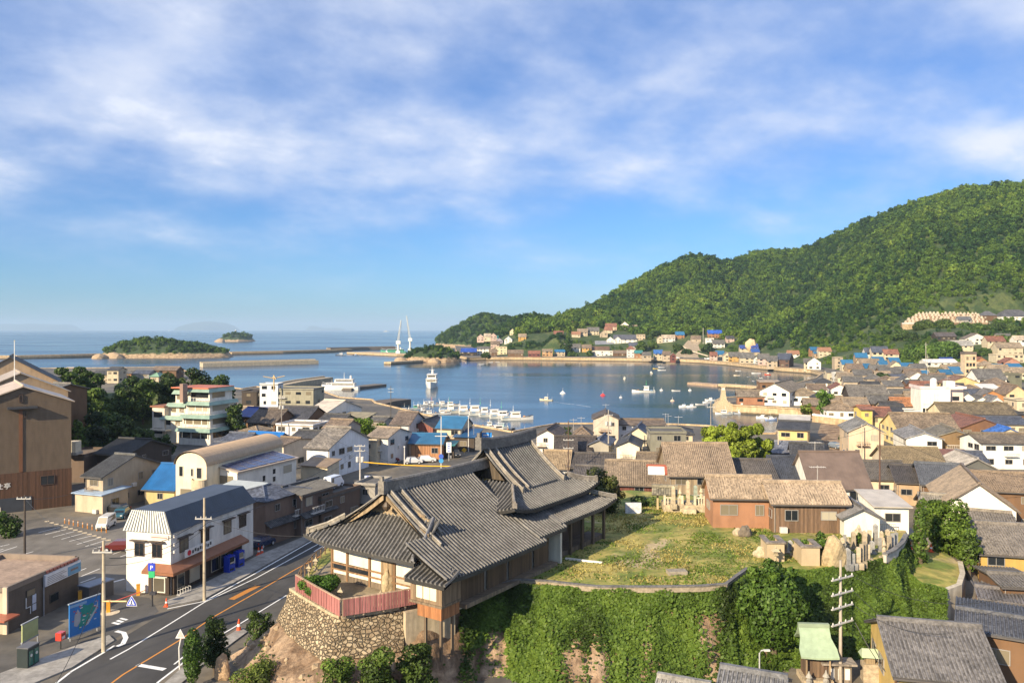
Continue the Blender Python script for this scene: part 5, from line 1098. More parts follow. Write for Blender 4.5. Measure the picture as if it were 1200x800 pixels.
# ================================================================== RIGHT SIDE OF THE TOWN AND THE FAR SHORE
def fh(label, px, pe, w, pr, rc, wc, k='g', h=4.6, d=9, yaw=-8, **a):
 m = 'metal' if rc in ('blue', 'orange', 'silver', 'white', 'teal', 'navy') else 'tile'
 a.setdefault('mat', m)
 return house(label, px, pe, w, d, h, pr, yaw=yaw, rc=rc, wc=wc, roof={'g': 'gable', 'y': 'gable', 'h': 'hip', 'f': 'flat', 's': 'shed'}[k], ridge='y' if k == 'y' else 'x', **a)
RT_ = [
 ('ochre two-storey apartment house with black hip roof beside the inlet', 929,502.5,31,493, 'dark', (.66,.47,.20), 'g', 6.0,16,-22),
 ('pale silver-roofed house with red gable end on the inlet', 930,499,30,486, 'silver', 'cream', 'g', 4.0,12,-22),
 ('wide flat slate-blue roofed hall right of the bright green ginkgo tree', 920,530,52,517,(.15,.16,.19), 'grey', 'g', 4.0,14,-14),
 ('black-roofed house with pink wall edge behind the brown metal roof', 947,534,34,519, 'dark', 'pink', 'g', 4.6,9,-16),
 ('beige two-storey house with grey roof next to the small car park', 1015,505,37,495.5,(.20,.19,.17),(.60,.47,.33), 'y', 6.4,13,-14),
 ('narrow bright yellow house tower with red roof', 1016,479,13,475, 'red', (.70,.53,.14), 'g', 7.2,6,-5),
 ('cream house with bright red tile roof beside the yellow tower', 1033,487,24,477, 'red', (.72,.54,.28), 'g', 5.2,12,-14),
 ('very long brown-tiled warehouse with cream base', 1088,502,66,484,(.22,.165,.11),(.74,.58,.25), 'g', 4.6,13,-8),
 ('long cream building with four windows and moss-brown roof', 1147,484,80,472,(.16,.125,.075),(.74,.63,.40), 'g', 5.6,10,-6),
 ('red metal-roofed wooden barn with brown gable', 1153,501,54,490.5, 'red', (.20,.10,.05), 'y', 4.4,14,-4),
 ('white gable storehouse with one small dark window and grey roof', 1083,513,37,506.5,(.24,.23,.22), 'white', 'y', 5.2,13,-14),
 ('unpainted old wooden gable house right of the white gable storehouse', 1120,511,39,504,(.17,.15,.11),(.23,.15,.075), 'y', 5.4,12,-14),
 ('long white house with grey-brown roof at the right edge', 1182,518,62,507.5,(.15,.12,.085), 'white', 'g', 5.6,9,-4),
 ('low grey stone-coloured lean-to below the white gable storehouse', 1077,530,42,526, 'grey', 'grey', 's', 3.0,4,-8),
 ('wide mossy old tile roof with patched tiles', 1074,546,62,524,(.16,.125,.075), 'cream', 'g', 4.0,12,-12),
 ('long flat dark roof beside the tall brown pole', 1034,560,60,540,(.095,.085,.075), 'cream', 'g', 3.8,12,-10),
 ('black-brown tiled house in front of the mossy roof', 1074,564,40,545,(.055,.05,.05), 'tan', 'g', 4.0,10,-16),
 ('wide blue-grey tiled house with red lean-to', 1108,567,46,543,(.085,.092,.108), 'brown', 'g', 4.4,11,-18),
 ('grey gabled house with pale metal right roof', 1145,548,40,537,(.26,.24,.22),(.12,.12,.11), 'y', 4.4,10,-10),
 ('rusty red patched shed below the old wooden gable house', 1125,537,32,530, 'rust', 'rust', 's', 3.4,6,-10),
 ('dark slate roof with satellite dish below the old wooden house', 1144,540,24,529, 'slate', 'dark', 'g', 3.8,7,-10),
 ('white flat-roofed house with dark window on the beach', 988,437.5,17,0, 'white', 'white', 'f', 5.0,8,-8),
 ('narrow cream house left of the white flat beach house', 974.5,436,10,433, 'grey', 'cream', 'g', 5.0,8,-8),
 ('white house with black hip roof near the sand beach', 967,448,19,443, 'dark', 'white', 'h', 4.6,9,-12),
 ('white gable house with rust-brown roof side near the beach', 984,455,18,450, 'rust', 'white', 'y', 4.2,12,-14),
 ('huge grey-tiled storehouse roof with black gable end', 1019,465,42,451,(.15,.135,.115), 'dark', 'g', 5.0,14,-12),
 ('tan-grey roofed house below the huge grey storehouse', 1034,472,28,462, 'grey', 'brown', 'g', 4.0,10,-14),
 ('broad tan roof left below the huge grey storehouse', 1005,475,26,466, 'tan', 'tan', 'g', 3.6,10,-10),
 ('brown-roofed low villa behind the white-topped seawall', 986,480,32,470,(.24,.18,.12), 'white', 'h', 3.4,10,-10),
 ('second brown villa roof rising behind the seawall villa', 978,472,22,464,(.21,.16,.11), 'brown', 'g', 4.0,8,-10),
 ('small grey roof between the huge storehouse and the white hall', 1057,464,22,456, 'grey', 'white', 'g', 4.0,8,-10),
 ('orange-tiled house left of the white three-storey hall', 1060,475,24,466,(.36,.16,.07), 'tan', 'g', 4.0,9,-14),
 ('slate-black low roof in front of the orange-tiled house', 1047,477.5,24,470.5, 'dark', 'cream', 'g', 3.4,8,-10),
 ('white flat shed left of the very long warehouse', 1066,482,22,0, 'grey', 'white', 'f', 3.0,7,-10),
 ('neat white double-gable house in the middle of the right town', 1063,447,19,441.5, 'grey', 'white', 'y', 4.6,10,-14),
 ('wide white gable behind the neat double-gable house', 1075,443.5,22,435.5, 'tan', 'white', 'y', 4.8,12,-14),
 ('long red-roofed house left of the water tank', 1085,454,26,447, 'red', 'brown', 'g', 4.2,9,-6),
 ('rust-roofed house below the long red roof', 1073,461,14,454, 'rust', 'brown', 'g', 4.0,8,-10),
 ('tan-roofed house squeezed beside the white three-storey hall', 1072,469,14,459, 'tan', 'cream', 'g', 4.0,9,-10),
 ('broad grey roof behind the water tank', 1098,447.5,26,440, 'grey', 'grey', 'g', 4.4,10,-8),
 ('yellow gable house with brown roof edges below the tower', 1130,449,38,441,(.19,.11,.07), 'yellow', 'y', 4.6,12,-8),
 ('pinkish cream row house under a blue striped sheet', 1053,441.5,20,438.5, 'slate', 'cream', 'g', 4.0,7,-4),
 ('low dark-grey roof behind the round dark garden tree', 1044,436.5,24,430.5, 'grey', 'brown', 'g', 3.8,9,-6),
 ('grey-roofed long white hall right of the tower', 1163,443.5,32,432.5, 'grey', 'white', 'g', 5.6,12,-4),
 ('dark olive flat-sided hall at the right edge', 1186,438.5,22,0, 'grey', (.17,.17,.12), 'f', 7.5,9,-4),
 ('orange brick house right behind the tower', 1150,422.5,13,418.5, 'rust', 'orange', 'y', 6.0,9,-6),
 ('cream flat-roofed long house on the slope at the right edge', 1184,415.5,32,0, 'pale', 'cream', 'f', 5.4,9,-4),
 ('pink house below the cream flat-roofed long house', 1186,424,17,419.5, 'rust', (.55,.28,.2), 'y', 4.4,8,-4),
 ('bright blue roof at the far right edge below the pink house', 1191,430,14,426, 'blue', 'cream', 'g', 4.0,8,-4),
 ('small blue roof left of the far right blue roof', 1172,430,11,426.5, 'blue', 'tan', 'g', 3.8,7,-4),
 ('orange-gabled house with grey roof above the cream building', 1163,464,27,457,(.17,.15,.13),(.42,.19,.07), 'y', 4.2,10,-14),
 ('grey gable roof right of the white three-storey hall', 1134,468,20,460, 'grey', 'white', 'y', 4.0,10,-12),
 ('small white gable left of the orange-gabled house', 1151,470,18,464.5, 'grey', 'white', 'y', 3.6,9,-12),
 ('pale gable house right below the orange-gabled house', 1168,471,16,464.5,(.22,.21,.2), 'white', 'y', 3.8,9,-12),
 ('beige gable house cut by the right edge', 1192,461,24,451.5,(.2,.14,.09),(.62,.47,.28), 'y', 4.6,10,-6),
 ('tall cream house at the right edge beside the long cream building', 1200,469,16,0, 'grey', 'cream', 'f', 6.5,8,-6),
 ('white canopy roofs in front of the long white hall', 1162,455.5,20,451, 'white', 'cream', 's', 3.2,8,-10),
 ('long dark-tiled roof right of the water tank', 1140,463.5,34,456, 'slate', 'white', 'g', 3.8,9,-6),
 ('wide black slate roof between the cream building and the red barn', 1170,496,66,488, 'slate', 'cream', 'g', 3.6,9,-6),
 ('house with blue tarpaulin gable roof behind the long white house', 1183,508,30,501.5,(.04,.14,.45), 'cream', 'y', 3.8,9,-8),
 ('blue-roofed house first in the row below the green thicket', 1065,430,14,425, 'blue', 'cream', 'g', 4.2,8,-6),
 ('bright blue narrow roof touching the edge of the thicket', 1049,423.5,11,419, 'blue', 'tan', 'g', 4.2,7,-8),
 ('little blue roof left of the cream gable under the thicket', 1036,427,9,423, 'blue', 'grey', 'g', 4.0,7,-8),
 ('blue sheet roof of the leftmost beachside house', 993.5,426.5,12,421.5, 'blue', 'cream', 'g', 4.4,8,-10),
 ('long blue roof above a cream wall near the beach', 1012,431,18,426, 'blue', 'cream', 'g', 4.2,8,-4),
 ('blue-roofed house high beside the orange-roofed cottage', 1010,418.5,13,413.5, 'blue', 'tan', 'g', 4.2,8,-10),
 ('pale blue-edged roof in the second row of the slope', 1030,422,12,418, 'blue', 'white', 'g', 4.0,7,-6),
 ('wide blue roof left of the tower foot', 1111,438,14,433, 'blue', 'tan', 'g', 4.0,8,-6),
 ('bright blue roof touching the foot of the tower', 1125,437.5,12,430.5, 'blue', 'cream', 's', 4.2,8,-6),
 ('small blue gable roof left of the wide white gable', 1084,438,10,434, 'blue', 'white', 'g', 3.8,7,-6),
 ('dark blue roof on top of the long white works', 1112,424,14,419,(.03,.06,.22), 'white', 'g', 4.4,8,-4),
 ('cream gable house in the middle of the blue roofs', 1050,429.5,15,423.5, 'tan', (.74,.64,.45), 'y', 4.6,10,-14),
 ('long cream house below the slate twin houses', 1020,426,23,420.5, 'tan', 'cream', 'g', 5.0,8,-4),
 ('white house with slate roof on the upper slope', 1020,412.5,11,407.5, 'slate', 'white', 'g', 5.2,8,-8),
 ('slate-roofed big house right of the white slate-roofed one', 1032,412.5,18,406, 'slate', 'cream', 'g', 5.4,10,-10),
 ('red-roofed house at the left corner of the thicket', 1045,414.5,16,409.5, 'red', 'cream', 'g', 4.4,8,-8),
 ('beige three-storey house beside the beach road', 983,419,9,0, 'grey', 'beige', 'f', 7.5,8,-8),
 ('long white works building with flat roofs left of the tower', 1104,424.5,36,421, 'white', 'white', 'g', 4.8,10,-4),
 ('olive-roofed house between blue roofs and the works', 1099,436,15,430.5, 'moss', 'cream', 'g', 4.0,8,-6),
 ('dark low farmhouse roof on the green slope', 1109,393.5,22,389.5,(.10,.085,.08), 'dark', 'g', 4.0,9,-6),
 ('white-gabled farmhouse with brown skirt roof on the green slope', 1145,396.5,26,390.5,(.2,.16,.12), 'white', 'y', 5.0,10,-6),
 ('cream house with grey roof beside the big green bush', 1126,404.5,26,399,(.27,.26,.24), 'cream', 'g', 4.4,10,-12),
 ('brown-roofed house with a blue sheet strip on the slope', 1168,399.5,20,394, 'rust', 'cream', 'g', 5.2,9,-6),
 ('grey-roofed house above the blue strip house', 1178,395,16,391, 'grey', 'cream', 'g', 4.6,8,-6),
 ('big cream two-part house below the brown-roofed slope house', 1184,407,28,401.5, 'tan', 'cream', 'g', 5.6,9,-6),
 ('white house at the far right on the upper slope', 1196,398,12,393.5, 'pale', 'white', 'g', 5.0,8,-6),
 ('wide dark temple roof at the right end of the cemetery', 1192,370.5,36,360.5,(.10,.10,.11), 'white', 'h', 3.2,14,-2, dict(Y=705)),
 ('small pavilion roof beside the cemetery temple', 1160,369.5,16,363,(.11,.11,.12), 'brown', 'h', 4.0,9,-2, dict(Y=700)),
 ('dark hut among the gravestones of the hillside cemetery', 1131,374,15,368.5,(.12,.12,.13), 'grey', 'g', 2.8,5,-2, dict(Y=673)),
 ('white twin-gabled house nearest the sand beach', 954,424,14,418.5, 'grey', 'white', 'y', 5.6,9,-20),
 ('cream house left of the white twin-gabled beach house', 946,424.5,7,420, 'grey', 'cream', 'g', 5.2,8,-20),
 ('large dark brown barn-like house with slate roof on the waterfront', 917,421,13,414, 'slate', (.13,.075,.055), 'g', 6.0,22,-28),
 ('white house with orange roof behind the dark brown waterfront barn', 930,414.5,13,410.5, 'orange', 'white', 'g', 4.6,8,-10),
 ('grey house squeezed left of the dark brown waterfront barn', 905,422.5,11,417, 'grey', 'beige', 'g', 5.0,9,-16),
 ('pinkish house with grey roof on the curve of the quay', 895,420,12,414, 'grey', 'pink', 'g', 5.4,9,-14),
 ('tiny white house left of the pinkish quay house', 886.5,420,6,416, 'grey', 'white', 'y', 4.4,8,-12),
 ('wide grey-roofed house by two green quay bushes', 875.5,419,16,413, 'grey', 'cream', 'g', 4.8,10,-12),
 ('ochre house with weathered grey roof on the quay', 861,417.5,13,412.5, 'grey', 'ochre', 'g', 5.0,9,-10),
 ('cream two-storey house left of the ochre quay house', 852,416,8,411.5, 'tan', 'cream', 'y', 6.0,9,-8),
 ('blue-roofed cream house at the right foot of the rock slope', 844,415,9,411, 'blue', 'cream', 'g', 5.4,8,-8),
 ('pink house partly behind the blue-roofed one at the rock slope', 836.5,416.5,8,412.5, 'rust', 'pink', 'g', 4.6,8,-8),
 ('blue and cream house on the terrace above the grey quay roofs', 873,408,11,404.5,(.03,.06,.24), 'cream', 'g', 5.4,8,-6),
 ('navy blue roof just right of the terrace house', 884.5,407,8,402.5,(.03,.06,.28), 'pink', 'g', 5.2,8,-6),
 ('low blue roof right below the navy one', 885.5,412,9,408.5,(.03,.09,.32), 'beige', 'g', 4.0,8,-6),
 ('blue-roofed cottage with orange wall at the foot of the woods', 955.5,410,10,406.5, 'blue', 'orange', 'g', 4.6,8,-6),
 ('orange-roofed cottage at the foot of the woods', 967,411,14,407, 'orange', 'cream', 'g', 4.6,8,-8),
 ('second blue roof below the orange-walled cottage', 958,414,7,411.5, 'blue', 'tan', 'g', 3.8,7,-6),
 ('small dark house alone in the trees above the quay', 856,396.5,9,393.5, 'dark', 'pink', 'g', 4.4,8,-4),
 ('long orange house with two blue roofs at the edge of the woods', 838,390.5,16,386.5,(.02,.09,.42), 'orange', 'g', 5.0,8,-4),
 ('white block house right of the pole on the far slope', 832,396.5,9,393.5, 'pale', 'white', 'f', 6.8,8,-4),
 ('grey and white house below the long orange house', 842.5,402.5,13,397.5, 'grey', 'white', 'g', 5.0,9,-8),
 ('brown-roofed house at the top of the rock slope', 816,397,11,393, 'brown', 'beige', 'g', 4.0,8,-4),
 ('blue-topped orange house above the garden left of the rock slope', 797,392,10,388.5, 'blue', 'orange', 'g', 4.6,8,-4),
 ('white long house above the left end of the rock slope', 783.5,396,15,392, 'pale', 'white', 'g', 4.6,8,-4),
 ('narrow cream house left of the white long one', 773.5,396,6,392, 'tan', 'cream', 'y', 6.0,8,-4),
 ('dark red house at the left foot of the rock slope', 789,416,6,412.5, 'tan', 'maroon', 'y', 5.4,8,-6),
 ('row of brown houses left of the dark red one', 781.5,415.5,9,411.5, 'brown', 'beige', 'g', 5.0,8,-6),
 ('cream house with blue roof between the brown row and green garden', 771.5,414,10,410,(.04,.14,.4), 'cream', 'g', 5.6,8,-6),
 ('low grey boathouse left of the blue-roofed cream house', 758,416,10,412.5, 'grey', 'beige', 'g', 4.2,8,-4),
 ('teal-roofed orange house beside the red and white house', 748.5,413.5,9,410.5, 'teal', 'orange', 'g', 5.4,8,-4),
 ('red-roofed white three-storey house on the far quay', 739.5,409,9,405, 'red', 'white', 'h', 8.8,8,-4),
 ('long white warehouse with blue-grey roof on the far quay', 717,403.5,38,399.5,(.20,.21,.24), 'white', 'g', 6.4,16,-2, dict(Y=905)),
 ('white flat shed in front of the long white warehouse', 706,411.5,25,0, 'pale', 'white', 'f', 5.4,10,-2),
 ('brown open shed right of the white flat shed', 727,413.5,17,410.5, 'brown', 'brown', 'g', 3.8,9,-2),
 ('brown curved-roof shed just above the white flat shed', 703,409.5,22,406,(.15,.09,.06), 'beige', 'g', 4.0,9,-2, dict(Y=880)),
 ('ochre house left of the brown curved-roof shed', 687.5,407.5,11,403.5, 'brown', 'ochre', 'g', 5.0,8,-4),
 ('grey-roofed house with white wall under the dark bluff trees', 670.5,407,19,402, 'grey', 'white', 'g', 5.4,9,-4),
 ('white house right of the long warehouse roof', 752,403.5,8,400, 'pale', 'white', 'y', 5.0,8,-10),
 ('slate house behind the red-roofed three-storey house', 742,405,10,399.5, 'slate', 'grey', 'g', 5.0,8,-8),
 ('wide dark striped roof above the long warehouse', 733,397.5,27,391.5,(.09,.095,.12), 'white', 'g', 4.6,12,-4),
 ('white arched shed left of the dark striped roof', 715,398,8,393.5, 'white', 'white', 'y', 4.2,9,-8),
 ('second white arched shed touching the dark striped roof', 724,398,8,393, 'white', 'white', 'y', 4.4,9,-8),
 ('beige block house at the right end of the far slope', 751,392,10,0, 'tan', 'beige', 'f', 6.5,8,-6),
 ('red-roofed house on top of the far slope', 716,382.5,13,378.5, 'red', (.7,.5,.36), 'g', 4.8,9,-8),
 ('low red roof in front of the topmost red-roofed house', 713,386.5,9,383, 'red', 'cream', 'g', 4.4,8,-8),
 ('white house highest on the far slope', 732,381,10,376.8, 'pale', 'white', 'y', 5.2,9,-10),
 ('small cream house right of the highest white house', 742.5,384,8,380.5, 'tan', 'cream', 'g', 4.6,8,-8),
 ('cream house with broad grey roof in the middle of the far slope', 695,387.5,14,382.5, 'grey', 'cream', 'g', 5.0,10,-6),
 ('grey-walled house left of the broad grey roof', 682.5,389,12,384.5, 'tan', 'beige', 'g', 5.0,9,-6),
 ('orange-roofed bungalow left of the grey-walled house', 675,391.5,10,388.5, 'orange', 'cream', 'g', 3.8,8,-4),
 ('beige house right of the broad grey roof', 707.5,390.5,9,386.5, 'tan', 'beige', 'y', 5.2,8,-6),
 ('small pink-roofed house beside the bluff trees', 654.5,391,11,387.5, 'rust', 'cream', 'g', 4.6,8,-4),
 ('pale pink house on the saddle between the hills', 666.5,380,11,376.8,(.4,.22,.15), 'pink', 'g', 4.6,8,-4, dict(Y=1010)),
 ('brown house with flat blue roof on the far quay', 656,412,12,409.5, 'blue', 'beige', 'g', 5.0,8,-2),
 ('orange-tan house on the quay left of the blue roof', 641.5,411.5,12,409, 'tan', (.55,.33,.16), 'g', 5.6,8,-2),
 ('maroon low house on the quay with a white car port', 626,414,14,411, 'rust', 'maroon', 'g', 3.8,8,-2),
 ('long brown boathouse below the low green bluff', 604,413.5,18,410, 'brown', 'brown', 'g', 4.0,8,-2),
 ('cream box house with black roof band on the far quay', 587.5,406.5,13,0, 'dark', (.76,.66,.42), 'f', 8.6,9,-2),
 ('dark brown house between the white and cream quay houses', 577.5,412.5,9,409, 'brown', 'brown', 'g', 4.4,8,-2),
 ('white two-storey house with red balcony trim by the quay bush', 566,408.5,14,406, 'grey', 'white', 'g', 7.4,9,-2),
 ('black shed with bright blue roof beside the wooded islet', 549,412,18,408,(.02,.07,.35), 'dark', 'g', 4.4,9,-2),
 ('pink gabled house at the top left of the hamlet', 563,395,8,391, 'pale', 'pink', 'y', 5.0,8,-4),
 ('white house second in the top row of the hamlet', 571,394,8,390, 'pale', 'cream', 'g', 5.0,8,-4),
 ('beige house behind the teal roof in the hamlet', 578,393.5,8,389.5, 'tan', 'pink', 'y', 5.0,8,-4),
 ('teal-roofed little house in the hamlet', 580.5,396,6,393, 'teal', 'white', 'g', 4.2,7,-4),
 ('low grey house in the middle of the hamlet', 566,402,12,398.5, 'grey', 'white', 'g', 4.6,8,-4),
 ('lavender grey house at the right end of the hamlet', 585,399,8,395, 'grey', (.42,.38,.44), 'y', 5.0,8,-4),
 ('brown-roofed house at the bottom of the hamlet', 580,403,10,399.5, 'brown', 'pink', 'g', 4.6,8,-4),
 ('blue and white house right of the hamlet path', 595.5,397.5,9,393.5,(.25,.3,.45), 'white', 'y', 4.8,8,-4),
 ('yellowish house alone in front of the round green hillock', 600.5,387.5,6,383.5, 'tan', (.8,.7,.45), 'y', 5.4,8,-4, dict(Y=1000)),
 ('orange-tan house on the low bluff edge', 612,394.5,9,391, 'tan', 'ochre', 'g', 4.4,8,-4),
]
for a in RT_:
 fh(*a[:11], **(a[11] if len(a) > 11 else {}))
FILL_ = [
 ('grey', 'beige', [(1000,447,20, 'between the white flat beach house and the neat double-gable house'),(1026,444,18, 'left of the round dark garden tree'),(1012,439,20, 'below the long blue roof near the beach'),(1030,433,18, 'right below the long cream house of the slope'),(1060,435,18, 'under the first blue roof of the thicket row'),(1078,431,16, 'left of the olive-roofed house'),(1092,456,20, 'between the long red roof and the white hall roof'),(1048,452,20, 'behind the huge grey storehouse at its right'),(1108,461,22, 'half hidden right behind the white hall'),(1123,474,24, 'left of the grey gable beside the white hall')]),
 ('brown', 'tan', [(1003,431.5,18, 'between the two long blue roofs by the beach'),(1020,437,18, 'right of the white flat beach house'),(1041,446,20, 'in front of the pinkish cream row house'),(1006,459,24, 'behind the broad tan roof by the storehouse'),(1070,437,16, 'left of the small blue gable roof'),(1086,443,18, 'in front of the small blue gable roof'),(1100,442,16, 'left of the yellow gable house'),(1140,457,22, 'under the yellow gable house'),(1170,450,24, 'in front of the grey-roofed long hall'),(1185,447,20, 'below the dark olive hall'),(1176,478,26, 'right of the pale gable house'),(1060,468,18, 'behind the orange-tiled house')]),
 ('tan', 'cream', [(991,441.5,16, 'just below the white flat beach house'),(1036,440,16, 'in the row under the round dark garden tree'),(1054,446,14, 'left of the neat double-gable house'),(1115,433,18, 'between the works and the tower foot'),(1158,428,18, 'right of the orange brick house'),(1172,434,22, 'below the small blue roof at the right'),(1195,436,18, 'under the far right blue roof'),(1080,462,16, 'right of the tan roof squeezed beside the hall'),(1128,428,12, 'left of the tower above the bright blue roof')]),
 ('dark', 'brown', [(1022,453,20, 'behind the ridge of the huge grey storehouse'),(1072,450,16, 'right of the neat double-gable house'),(1120,455,20, 'left below the yellow gable house'),(1154,477,20, 'behind the orange-gabled house at its foot'),(1188,485,24, 'above the wide black slate roof'),(1046,482,22, 'in front of the slate-black low roof'),(960,465,18, 'beside the tall green garden tree')]),
]
for rc, wc, rows in FILL_:
 for px, pe, w, lb in rows: fh(('small grey' if rc == 'grey' else 'weathered brown' if rc == 'brown' else 'pale tan' if rc == 'tan' else 'low black') + ' tiled roof ' + lb, px, pe, w, pe - w * .30, rc, wc, 'g' if int(px) % 3 else 'h', 3.8 + px % 3 * .4,9,-16 + px % 5 * 3)
def white_hall():
 p = at(1079,489, GZ + 1); t = thing('civic_hall', 'white three-storey hall with big front windows and a round water tank on top', 'hall', (p.x, p.y, GZ), R(-10)); HOUSES.append((p.x + 6, p.y + 6,9))
 BX(0,8.4,0,10,-1,10).build('wall', 'plaster', t, (.80,.77,.68)); BX(8.403,13.2,2,11,-1,10.3).build('side_wing', 'plaster', t, (.66,.52,.45)); BX(5.6,8.6,-.4,-.003,-1,10.1).build('stair_tower', 'plaster', t, (.82,.80,.76))
 for z0, z1, n in ((5.2,8.8,4),(2.6,4.1,5)):
  for k in range(n):
   w = 4.8 / n; f = BX(.5 + k * w, .5 + (k + .9) * w, -.12,-.003, z0, z1).build('window', 'paint', t, (.7,.68,.6)); BX(.58 + k * w, .42 + (k + .9) * w, -.16,-.123, z0 + .1, z1 - .1).build('pane', 'plaster' if z0 > 5 else 'glass', f, (.80,.76,.62))
 r = MB(); r.boxz(-.2,13.4,-.4,-.2,10.32,11.0); r.boxz(-.2,0,-.2,11.2,10.0,11.0); r.boxz(13.2,13.4,-.2,11.2,10.32,11.0); r.build('parapet', 'plaster', t, (.74,.62,.58))
 for z in (3,6.4): BX(10,12,1.9,1.997, z, z + 1.3).build('window', 'glass', t)
 MB().lathe([(1.0,10.02),(1.0,12.7),(.7,13.2),(.1,13.4)], 14,(5.2,4.5,0)).build('water_tank', 'paint', t, (.76,.73,.66)); BX(8.8,11.5,4,7,10.303,12.4).build('roof_cabin', 'plaster', t, (.7,.68,.62))
 q = at(1137.5,441, GZ); Yt = 440; q = atY(1137.5, Yt, 0); g = g_at(q.x, q.y); w = 13 * Yt / F; H = zat(415, Yt) - g
 t = thing('concrete_tower', 'slender beige concrete tower rising above the blue roofs', 'tower', (q.x, q.y, g), R(-4)); HOUSES.append((q.x, q.y + 3,6))
 BX(-w / 2, w / 2,0, w * .8,-2, H).build('wall', 'plaster', t, (.60,.46,.30)); BX(-w / 2 - .2, w / 2 + .2,-.2, w * .8 + .2, H + .003, H + 1.3).build('roof', 'paint', t, (.14,.11,.09))
 for z in (H * .36, H * .60, H * .84):
  BX(-w / 2 - .02, w / 2 + .02,-.1,-.003, z + .95, z + 1.25).build('floor_band', 'plaster', t, (.5,.36,.22))
  for k in (-1,0,1): BX(k * w * .28 - .6, k * w * .28 + .6,-.08,-.003, z - .8, z + .9).build('window', 'glass', t)
white_hall()
HRIGHT = [
 ('white plastered storehouse gable with one small square window at the right edge', dict(px=1147, pe=594, w=70, d=16, h=4.8, pr=566, yaw=-22, ridge='y', rc=(.19,.145,.105), wc=(.80,.76,.68), ribs=True, floors=1, win=False)),
 ('dull brown upper roof behind the white storehouse gable', dict(px=1185, pe=574, w=60, d=10, h=6.2, pr=553, yaw=-14, rc=(.20,.15,.105), wc='brown')),
 ('old grey tile roof left of the white storehouse gable', dict(px=1118, pe=600, w=58, d=8, h=3.8, pr=580, yaw=-20, rc=(.20,.18,.15), wc='tan', ribs=True)),
 ('grey tiled house with ochre front above the lane', dict(px=1160, pe=613, w=44, d=9, h=4.2, pr=598, yaw=-24, rc=(.19,.165,.135), wc=(.50,.34,.18), ribs=True)),
 ('large grey tile roof of the yellow house at the right edge', dict(px=1190, pe=648, w=70, d=12, h=4.4, pr=613, yaw=-14, rc=(.17,.15,.13), wc=(.50,.32,.09), ribs=True)),
 ('dark red wooden shed with small grey roof beside the lane', dict(px=1174, pe=702, w=36, d=5, h=3.0, pr=689, yaw=-24, rc=(.13,.12,.12), wc=(.16,.06,.045), wm='boards', ribs=True)),
 ('dark brown hut behind the red shed at the right edge', dict(px=1196, pe=686, w=36, d=6, h=4.0, pr=672, yaw=-10, rc=(.12,.11,.10), wc='brown', ribs=True)),
 ('grey tiled wing with pale ridge behind the big foreground house', dict(px=1168, pe=741, w=64, d=8, h=4.2, pr=722, yaw=-30, rc=(.085,.088,.10), wc='brown', ribs=True)),
]
for a in HRIGHT: house(a[0], **a[1])
def front_house():
 t = house('foreground house with broad grey tiled roof and yellow walls by the lane', 1108,786,104,9.5,3.9,729, yaw=-14, rc=(.125,.118,.115), wc=(.55,.39,.13), ribs=True, over=1.0)
 for o in t.children:
  if o.name.startswith('roof'):
   pass
 L = 104 * at(1108,786, GZ + 3.9).y / F / math.cos(R(14))
 b = MB()
 for x in np.linspace(-L / 2, L / 2,6): b.boxz(x - .09, x + .09,-4.82,-4.753,-.5,3.8)
 b.boxz(-L / 2, L / 2,-4.83,-4.755,2.5,2.7); b.boxz(-L / 2, L / 2,-4.83,-4.755,3.5,3.7)
 b.build('timber_frame', 'boards', t, (.13,.07,.04))
front_house()
house('corner of a grey tiled roof at the bottom edge below the ivy cliff', 876,832,60,6,4.0,786, yaw=-24, rc=(.12,.12,.125), wc='brown', ribs=True)
house('second roof corner of pale tiles at the bottom edge', 792,838,46,5,3.8,796, yaw=-24, rc=(.20,.19,.175), wc='brown', ribs=True)
# ================================================================== HARBOUR: breakwaters, piers, boats
def bank(name, label, pts, w, z1, mat='quay', col=None, cat='breakwater', z0=-3, cap=None):
 P = [at(*p) for p in pts]; o_ = Vector((P[0].x, P[0].y, 0)); A, B = [], []
 for i, p in enumerate(P):
  d = (P[min(i + 1, len(P) - 1)] - P[max(i - 1,0)]).normalized(); nr = Vector((-d.y, d.x, 0)) * w / 2; A.append(p - o_ + nr); B.append(p - o_ - nr)
 t = thing(name, label, cat, o_)
 MB().loft([[(a.x, a.y, z0),(b.x, b.y, z0),(b.x, b.y, z1),(a.x, a.y, z1)] for a, b in zip(A, B)]).build('body', mat, t, col)
 e = 1.0
 if cap:
  MB().loft([[(a.x * .5 + b.x * .5 + (a.x - b.x) * .5, a.y, z1 + .003),(a.x + (b.x - a.x) * .25, a.y + (b.y - a.y) * .25, z1 + .003),(a.x + (b.x - a.x) * .25, a.y + (b.y - a.y) * .25, z1 + cap),(a.x, a.y, z1 + cap)] for a, b in zip(A, B)]).build('parapet', mat, t, col)
 return t
bank('breakwater', 'long low stone breakwater running left from the big wooded island', [(-60,421,0),(20,420.4,0),(70,419.2,0),(120,417.8,0)], 8,3.0, cap=.8)
bank('breakwater', 'long breakwater joining the big wooded island to the crane wharf', [(270,415.5,0),(330,414.2,0),(385,412.6,0),(410,411,0)], 8,3.0, cap=.8)
bank('breakwater', 'detached pale concrete breakwater right of the left woods', [(236,429.8,0),(300,428,0),(371,426,0)], 9,3.4, 'concrete', (.50,.42,.30), cap=1.0)
bank('breakwater', 'dark outer mole behind the crane wharf', [(385,411,0),(430,409.6,0),(463,409,0)], 9,4.0, 'concrete', (.26,.21,.16), cap=.8)
bank('wharf', 'sandy coloured wharf under the two white cranes', [(420,414.5,0),(450,416,0),(475,417.2,0),(500,417,0),(540,414,0)], 34,2.6, cat='wharf')
